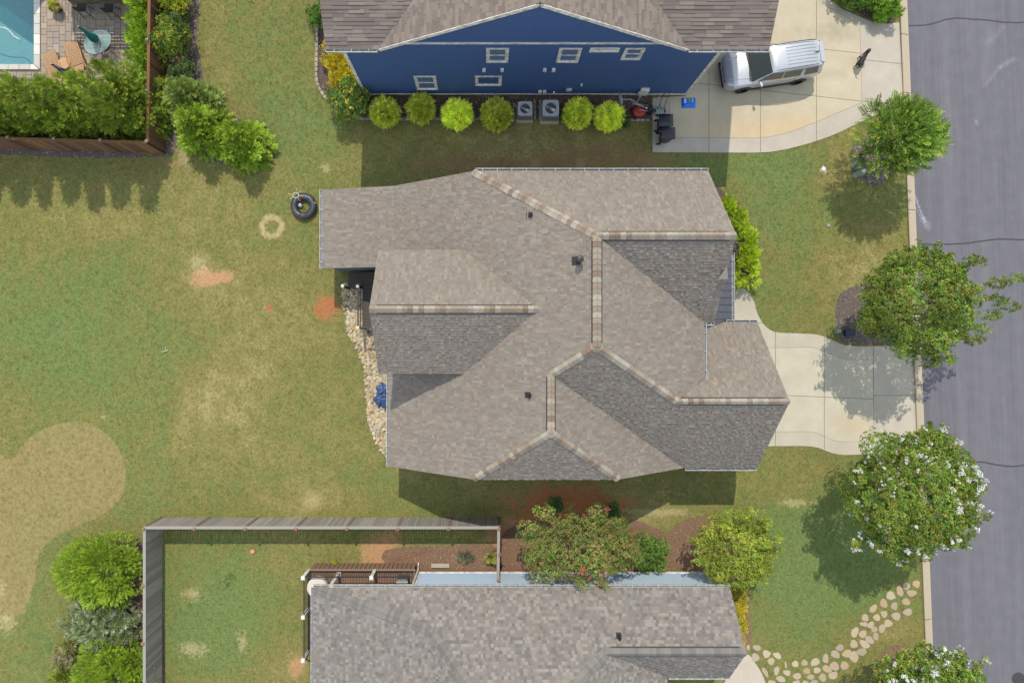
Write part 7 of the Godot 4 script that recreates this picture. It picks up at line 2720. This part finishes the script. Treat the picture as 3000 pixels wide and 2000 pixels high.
func trampoline_toys() -> void:
	var c := r(-540, -389)
	var t := thing("inner_tube", "big black inflated inner tube lying on the lawn", "inner tube", c)
	var rows: Array = []
	for i in 49:
		var a := TAU * i / 48.0
		var d := Vector3(cos(a), 0, sin(a))
		var line: Array = []
		for k in 14:
			var e := TAU * k / 14.0
			var rr := 0.185 * (1.0 + 0.02 * sin(a * 20.0) * maxf(0.0, cos(e)))
			line.append(d * (0.50 - cos(e) * rr) + Vector3(0, 0.18 + sin(e) * rr * 0.95, 0))
		rows.append(line)
	var b := Buf.new()
	b.grid(rows, Color.WHITE, true)
	part("tube", b, mat(0.035, 0.04, 0.052, 0.42), t)
	var v := Buf.new()
	v.tube([Vector3(0.60, 0.33, -0.16), Vector3(0.66, 0.36, -0.12)], [0.02, 0.012], 8)
	part("valve", v, M.white, t)
	var hd := Buf.new()
	hd.tube([Vector3(0.10, 0.375, -0.45), Vector3(0.18, 0.40, -0.42), Vector3(0.26, 0.38, -0.40)], [0.018, 0.022, 0.018], 8)
	part("handle", hd, mat(0.02, 0.20, 0.60, 0.5), t)
	var ball := thing("football", "grey and white ball inside the inner tube", "ball", c + Vector3(-0.20, 0.0, -0.06))
	var bb := Buf.new()
	var prof_: Array = []
	for k in 11:
		var a := -PI / 2 + PI * k / 10.0
		prof_.append([cos(a) * 0.11, 0.11 + sin(a) * 0.11])
	bb.lathe(prof_, Vector3.ZERO, 18)
	part("skin", bb, mat(0.55, 0.54, 0.50, 0.6), ball)
	var bs := Buf.new()
	for k in 3:
		var path: Array = []
		var rad: Array = []
		for j in 13:
			var a := TAU * j / 12.0
			path.append(Vector3(0, 0.11, 0) + Basis(Vector3(0.3, 1, 0.2 * k).normalized(), k * 1.1) * Vector3(cos(a) * 0.108, sin(a) * 0.108, 0.0))
			rad.append(0.007)
		bs.tube(path, rad, 5)
	part("stripe", bs, M.bronze, ball)
	var s := thing("climbing_frame", "thin black metal stand topped by a ring of coloured arms over the inner tube", "play stand", c + Vector3(-0.04, 0, -0.30))
	for k in 6:
		var a := TAU * k / 6.0 + 0.3
		var d := Vector3(cos(a), 0, sin(a))
		var lb := Buf.new()
		lb.tube([d * 0.42 + Vector3(0, 0.0, 0.05), d * 0.30 + Vector3(0, 0.8, 0), d * 0.15 + Vector3(0, 1.5, 0)], [0.010, 0.010, 0.010], 6)
		part("leg", lb, M.bronze, s)
	var ring := Buf.new()
	var path: Array = []
	var rad: Array = []
	for k in 25:
		var a := TAU * k / 24.0
		path.append(Vector3(cos(a) * 0.145, 1.5, sin(a) * 0.13))
		rad.append(0.014)
	ring.tube(path, rad, 6)
	part("ring", ring, mat(0.62, 0.62, 0.60, 0.5), s)
	var cols := [Color(0.65, 0.55, 0.10), Color(0.55, 0.06, 0.05), Color(0.15, 0.45, 0.12), Color(0.25, 0.45, 0.62), Color(0.65, 0.55, 0.12), Color(0.60, 0.15, 0.40), Color(0.18, 0.48, 0.20), Color(0.30, 0.50, 0.60)]
	for k in 8:
		var a := PI + TAU * k / 8.0 + 0.15
		var d := Vector3(cos(a), 0, sin(a))
		var ab := Buf.new()
		ab.tube([d * 0.145 + Vector3(0, 1.5, 0), d * 0.26 + Vector3(0, 1.54, 0), d * 0.37 + Vector3(0, 1.49, 0)], [0.013, 0.013, 0.011], 6)
		part("arm", ab, mat(cols[k].r, cols[k].g, cols[k].b, 0.5), s)

func pedestal(label: String, at: Vector3, h: float, rad: float, c: Color) -> void:
	var t := thing("utility_pedestal", label, "utility pedestal", at, 0.0, "green utility posts on the front lawn")
	var b := Buf.new()
	b.lathe([[rad * 1.15, -0.01], [rad * 1.15, 0.16], [rad, 0.18], [rad, h - 0.05], [rad * 0.85, h - 0.01], [0.0, h]], Vector3.ZERO, 18)
	part("cover", b, mat(c.r, c.g, c.b, 0.6), t)
	var l := Buf.new()
	l.lathe([[0.0, h + 0.001], [rad * 0.35, h + 0.012], [rad * 0.35, h - 0.01]], Vector3.ZERO, 12)
	part("cap", l, mat(c.r * 0.8, c.g * 0.8, c.b * 0.8, 0.6), t)

func utility() -> void:
	pedestal("shorter green utility post under the feathery tree, nearer the driveway", g(2500, 490), 0.62, 0.11, Color(0.16, 0.27, 0.21))
	pedestal("taller pale green utility post under the feathery tree", g(2504, 513), 0.95, 0.115, Color(0.30, 0.40, 0.36))
	pedestal("small green marker post beside the mulch of the widest tree", g(2448, 970), 0.45, 0.10, Color(0.18, 0.32, 0.25))
	var t := thing("utility_box", "dark blue ground box in the mulch under the widest tree", "utility box", g(2484, 975, 0.0), 0.1)
	var b := Buf.new()
	b.cbox(Vector3(0, 0.14, 0), Vector3(0.46, 0.28, 0.30), 0.03)
	part("body", b, mat(0.02, 0.028, 0.06, 0.45), t)
	var l := Buf.new()
	l.cbox(Vector3(0, 0.295, 0), Vector3(0.50, 0.03, 0.34), 0.01)
	part("lid", l, mat(0.03, 0.04, 0.08, 0.4), t)
	for v in [[2413, 495, 0.10, Color(0.8, 0.8, 0.78), "white capped cleanout pipe in a bare patch of the front lawn"], [2427, 660, 0.085, Color(0.30, 0.30, 0.32), "small grey valve cover in the front lawn"]]:
		var o := thing("valve_cover", v[4], "valve cover", g(v[0], v[1]))
		var vb := Buf.new()
		vb.lathe([[v[2], 0.0], [v[2], 0.05], [v[2] * 0.85, 0.062], [v[2] * 0.5, 0.062], [v[2] * 0.45, 0.045], [0.0, 0.045]], Vector3.ZERO, 18)
		part("cover", vb, mat(v[3].r, v[3].g, v[3].b, 0.6), o)
	var st := thing("wooden_disc", "round orange wood slice lying on the fenced lawn", "wood slice", g(740, 1614))
	var sb := Buf.new()
	sb.lathe([[0.11, 0.0], [0.115, 0.08], [0.10, 0.09], [0.0, 0.085]], Vector3.ZERO, 18)
	part("slice", sb, mat(0.55, 0.24, 0.12, 0.7), st)
	var stake := thing("survey_stake", "thin pale T shaped stake in the back lawn", "stake", g(485, 1028))
	var kb := Buf.new()
	kb.tube([Vector3(0, 0, 0), Vector3(0, 0.22, 0)], [0.014, 0.014], 6)
	kb.tube([Vector3(-0.15, 0.10, 0.05), Vector3(0.15, 0.10, -0.05)], [0.016, 0.016], 6)
	kb.tube([Vector3(0.0, 0.02, -0.22), Vector3(0.0, 0.10, 0.0)], [0.012, 0.012], 6)
	part("rod", kb, mat(0.5, 0.5, 0.46, 0.6), stake)
	var ho := thing("garden_hose", "thin rust red hose lying across the mulch by the deck", "hose", Vector3.ZERO)
	var hp: Array = []
	var hr: Array = []
	for p in smooth_plan([[1115, 1655], [1150, 1645], [1195, 1632], [1240, 1620], [1262, 1612]], 4, false):
		hp.append(Vector3(p.x, 0.026, p.y))
		hr.append(0.014)
	var hb := Buf.new()
	hb.tube(hp, hr, 6)
	part("hose_tube", hb, mat(0.26, 0.06, 0.03, 0.6), ho)
	var pr := thing("drain_ring", "pale pipe ring in the mulch beside the yellow green tree", "drain", g(2020, 1617))
	var pb := Buf.new()
	pb.lathe([[0.08, 0.0], [0.08, 0.10], [0.055, 0.10], [0.055, 0.02], [0.0, 0.02]], Vector3.ZERO, 16)
	part("pipe", pb, mat(0.42, 0.34, 0.34, 0.7), pr)
	var sl := thing("crawlspace_hatch", "pale wooden hatch against the brick foot of the pale blue house", "hatch", r(-142, 660, 0.0))
	var slb := Buf.new()
	slb.cbox(Vector3(0, 0.10, 0), Vector3(0.95, 0.05, 0.22), 0.01)
	slb.box(Vector3(0, 0.05, 0.08), Vector3(0.9, 0.10, 0.05))
	part("lid", slb, wood(Color(0.42, 0.38, 0.32)), sl)

func stepping_stones() -> void:
	var path := setting("stepping_stone_path")
	# x, y, length, width, turn in degrees, measured on the 600 px wide crop of the corner
	var pts := [[2135, 275, 90, 80, 10], [2025, 303, 85, 75, 0], [1946, 355, 75, 130, -15], [2083, 380, 115, 72, 0], [1842, 410, 105, 92, 20], [2018, 480, 95, 80, 25], [1762, 500, 85, 105, -25], [1884, 530, 78, 85, 0], [1645, 558, 105, 70, -45], [2037, 597, 100, 80, -15], [1768, 622, 82, 78, 0], [1905, 645, 105, 88, 10], [1550, 665, 78, 82, -20], [1682, 662, 82, 72, 15], [1533, 737, 95, 52, 5], [1612, 745, 85, 65, -40], [1812, 728, 95, 82, 0], [1650, 795, 75, 68, 0], [1742, 785, 78, 98, 20], [1430, 830, 80, 118, 20], [1522, 850, 92, 80, -35], [1670, 878, 65, 90, 0], [1598, 918, 115, 72, 35], [1417, 965, 85, 92, 0], [1545, 968, 125, 78, 35], [1258, 1005, 92, 68, -20], [1508, 1055, 125, 80, -10], [1205, 1082, 110, 80, 35], [1340, 1072, 112, 82, -25], [1417, 1110, 105, 125, -30], [1095, 1132, 68, 102, 0], [972, 1172, 110, 80, -30], [852, 1180, 72, 72, 0], [745, 1193, 75, 72, 0], [1197, 1220, 110, 92, 40], [1312, 1212, 92, 95, 0], [1112, 1250, 110, 78, 30], [876, 1275, 85, 68, 0], [995, 1265, 80, 65, -10], [650, 1295, 82, 62, 10], [530, 1272, 62, 102, 10], [636, 1205, 28, 80, -10], [766, 1332, 92, 72, 0], [924, 1342, 82, 62, -8], [1060, 1350, 78, 95, -15], [1180, 1325, 110, 82, -20], [582, 1368, 105, 65, 15], [305, 1008, 95, 65, 20], [416, 1078, 90, 88, 0], [540, 1098, 95, 65, 25], [288, 1118, 85, 95, -15], [468, 1162, 75, 82, 20], [205, 1005, 40, 60, 0], [400, 1285, 62, 140, -30], [470, 1405, 90, 50, 0], [860, 1408, 70, 50, 0], [962, 1402, 90, 50, -10], [740, 1420, 70, 60, 0], [770, 1400, 60, 40, -20]]
	var pal := [Color(0.49, 0.405, 0.295), Color(0.455, 0.385, 0.295), Color(0.52, 0.435, 0.315), Color(0.47, 0.37, 0.25)]
	for s in pts:
		var c := Vector2(2140.0 + s[0] / 3.92, 1640.0 + s[1] / 3.92)
		var poly := PackedVector2Array()
		var n := 9
		var ph := rf(0, TAU)
		for k in n:
			var a := TAU * k / n + rf(-0.16, 0.16)
			var d := Vector2(cos(a) * s[2] * 0.5, sin(a) * s[3] * 0.5) * (1.0 + 0.09 * sin(a * 3.0 + ph)) * rf(1.02, 1.16)
			d = d.rotated(deg_to_rad(s[4])) / 3.92
			poly.append(Vector2((c.x + d.x - CX) / S, (c.y + d.y - CZ) / S))
		not_lawn.append(poly)
		var b := Buf.new()
		b.slab(poly, -0.02, 0.035 + rf(0, 0.012), jitter(pick(pal), 0.1), 0.022)
		part("stone", b, M.stone, path)

func edging() -> void:
	var e := setting("bed_edging")
	var b := Buf.new()
	b.cbox(Vector3.ZERO, Vector3(0.235, 0.10, 0.15), 0.015)
	var mesh := b.mesh(M.curb)
	var tones: Array = []
	for c in [Color(0.40, 0.35, 0.28), Color(0.34, 0.30, 0.25), Color(0.46, 0.41, 0.33)]:
		tones.append(grain(mat(c.r, c.g, c.b, 0.9), T.fine, 1.0))
	for line in [[[932, -60], [929, 60], [928, 150], [927, 225], [934, 255], [950, 282], [975, 305], [1005, 328], [1062, 347]], [[1062, 348], [1250, 349], [1508, 350]], [[1662, 351], [1700, 352], [1909, 353]], [[1566, 300], [1567, 350]], [[1582, 300], [1582, 352]], [[1506, 310], [1506, 350]]]:
		var p := smooth_plan(line, 8, false)
		var left := 0.0
		for i in p.size() - 1:
			var a := p[i]
			var c := p[i + 1]
			var len_ := a.distance_to(c)
			var d := (c - a) / len_
			while left < len_:
				var at := a + d * left
				put("edging_stone", mesh, e, Transform3D(Basis(Vector3.UP, -d.angle() + rf(-0.07, 0.07)) * Basis.from_scale(Vector3(1, 1, rf(0.85, 1.1))), Vector3(at.x, 0.05 + rf(-0.01, 0.01), at.y)), tones[rng.randi() % 3])
				left += 0.262
			left -= len_

func deck_things() -> void:
	var t := thing("round_table", "round pale pink covered table at the corner of the brown deck", "table", r(-478, 690, 1.12))
	var b := Buf.new()
	b.lathe([[0.50, 0.35], [0.52, 0.60], [0.50, 0.71], [0.44, 0.745], [0.0, 0.75]], Vector3.ZERO, 30)
	part("cover", b, mat(0.58, 0.52, 0.50, 0.7), t)
	for k in 4:
		var a := TAU * (k + 0.5) / 4.0
		var lb := Buf.new()
		lb.tube([Vector3(cos(a) * 0.42, 0, sin(a) * 0.42), Vector3(cos(a) * 0.42, 0.5, sin(a) * 0.42)], [0.025, 0.025], 8)
		part("leg", lb, M.bronze, t)
	var gr := thing("grill", "covered grey barbecue grill against the deck end of the pale blue wall", "grill", r(-240, 676, 1.12))
	var gb := Buf.new()
	gb.cbox(Vector3(0, 0.45, 0), Vector3(0.52, 0.7, 0.42), 0.03)
	part("cabinet", gb, mat(0.10, 0.11, 0.11, 0.6), gr)
	var gl := Buf.new()
	gl.grid([[Vector3(-0.28, 0.80, -0.22), Vector3(-0.28, 0.93, -0.12), Vector3(-0.28, 0.95, 0.08), Vector3(-0.28, 0.80, 0.22)], [Vector3(0.28, 0.80, -0.22), Vector3(0.28, 0.93, -0.12), Vector3(0.28, 0.95, 0.08), Vector3(0.28, 0.80, 0.22)]])
	part("lid", gl, mat(0.06, 0.065, 0.065, 0.4), gr)
	var gh := Buf.new()
	gh.tube([Vector3(-0.2, 0.90, -0.22), Vector3(0.2, 0.90, -0.22)], [0.015, 0.015], 8)
	part("handle", gh, M.gutter, gr)

func tarp() -> void:
	var t := thing("tarpaulin", "crumpled blue tarpaulin lying on the river stones by the house", "tarpaulin", g(1124, 1158, 0.08))
	var f := FastNoiseLite.new(); f.seed = 77; f.frequency = 1.6; f.fractal_octaves = 3
	var rows: Array = []
	for i in 25:
		var v := -1.0 + i / 12.0
		var line: Array = []
		var w := 0.30 + 0.22 * (1.0 - absf(v - 0.25)) + 0.10 * sin(v * 6.0)
		for j in 17:
			var u := -1.0 + j / 8.0
			var x := u * w + 0.05 * sin(v * 4.0)
			var z := v * 0.66 + 0.06 * sin(u * 5.0)
			var edge := maxf(absf(u), absf(v))
			var y := (0.20 + 0.35 * absf(f.get_noise_2d(x * 1.6 + z, z * 1.3))) * (1.0 - pow(edge, 3.0)) + 0.05 * absf(f.get_noise_2d(x * 4.0, z * 4.0))
			line.append(Vector3(x, y, z))
		rows.append(line)
	var b := Buf.new()
	b.grid(rows)
	part("sheet", b, mat(0.03, 0.07, 0.19, 0.35), t)
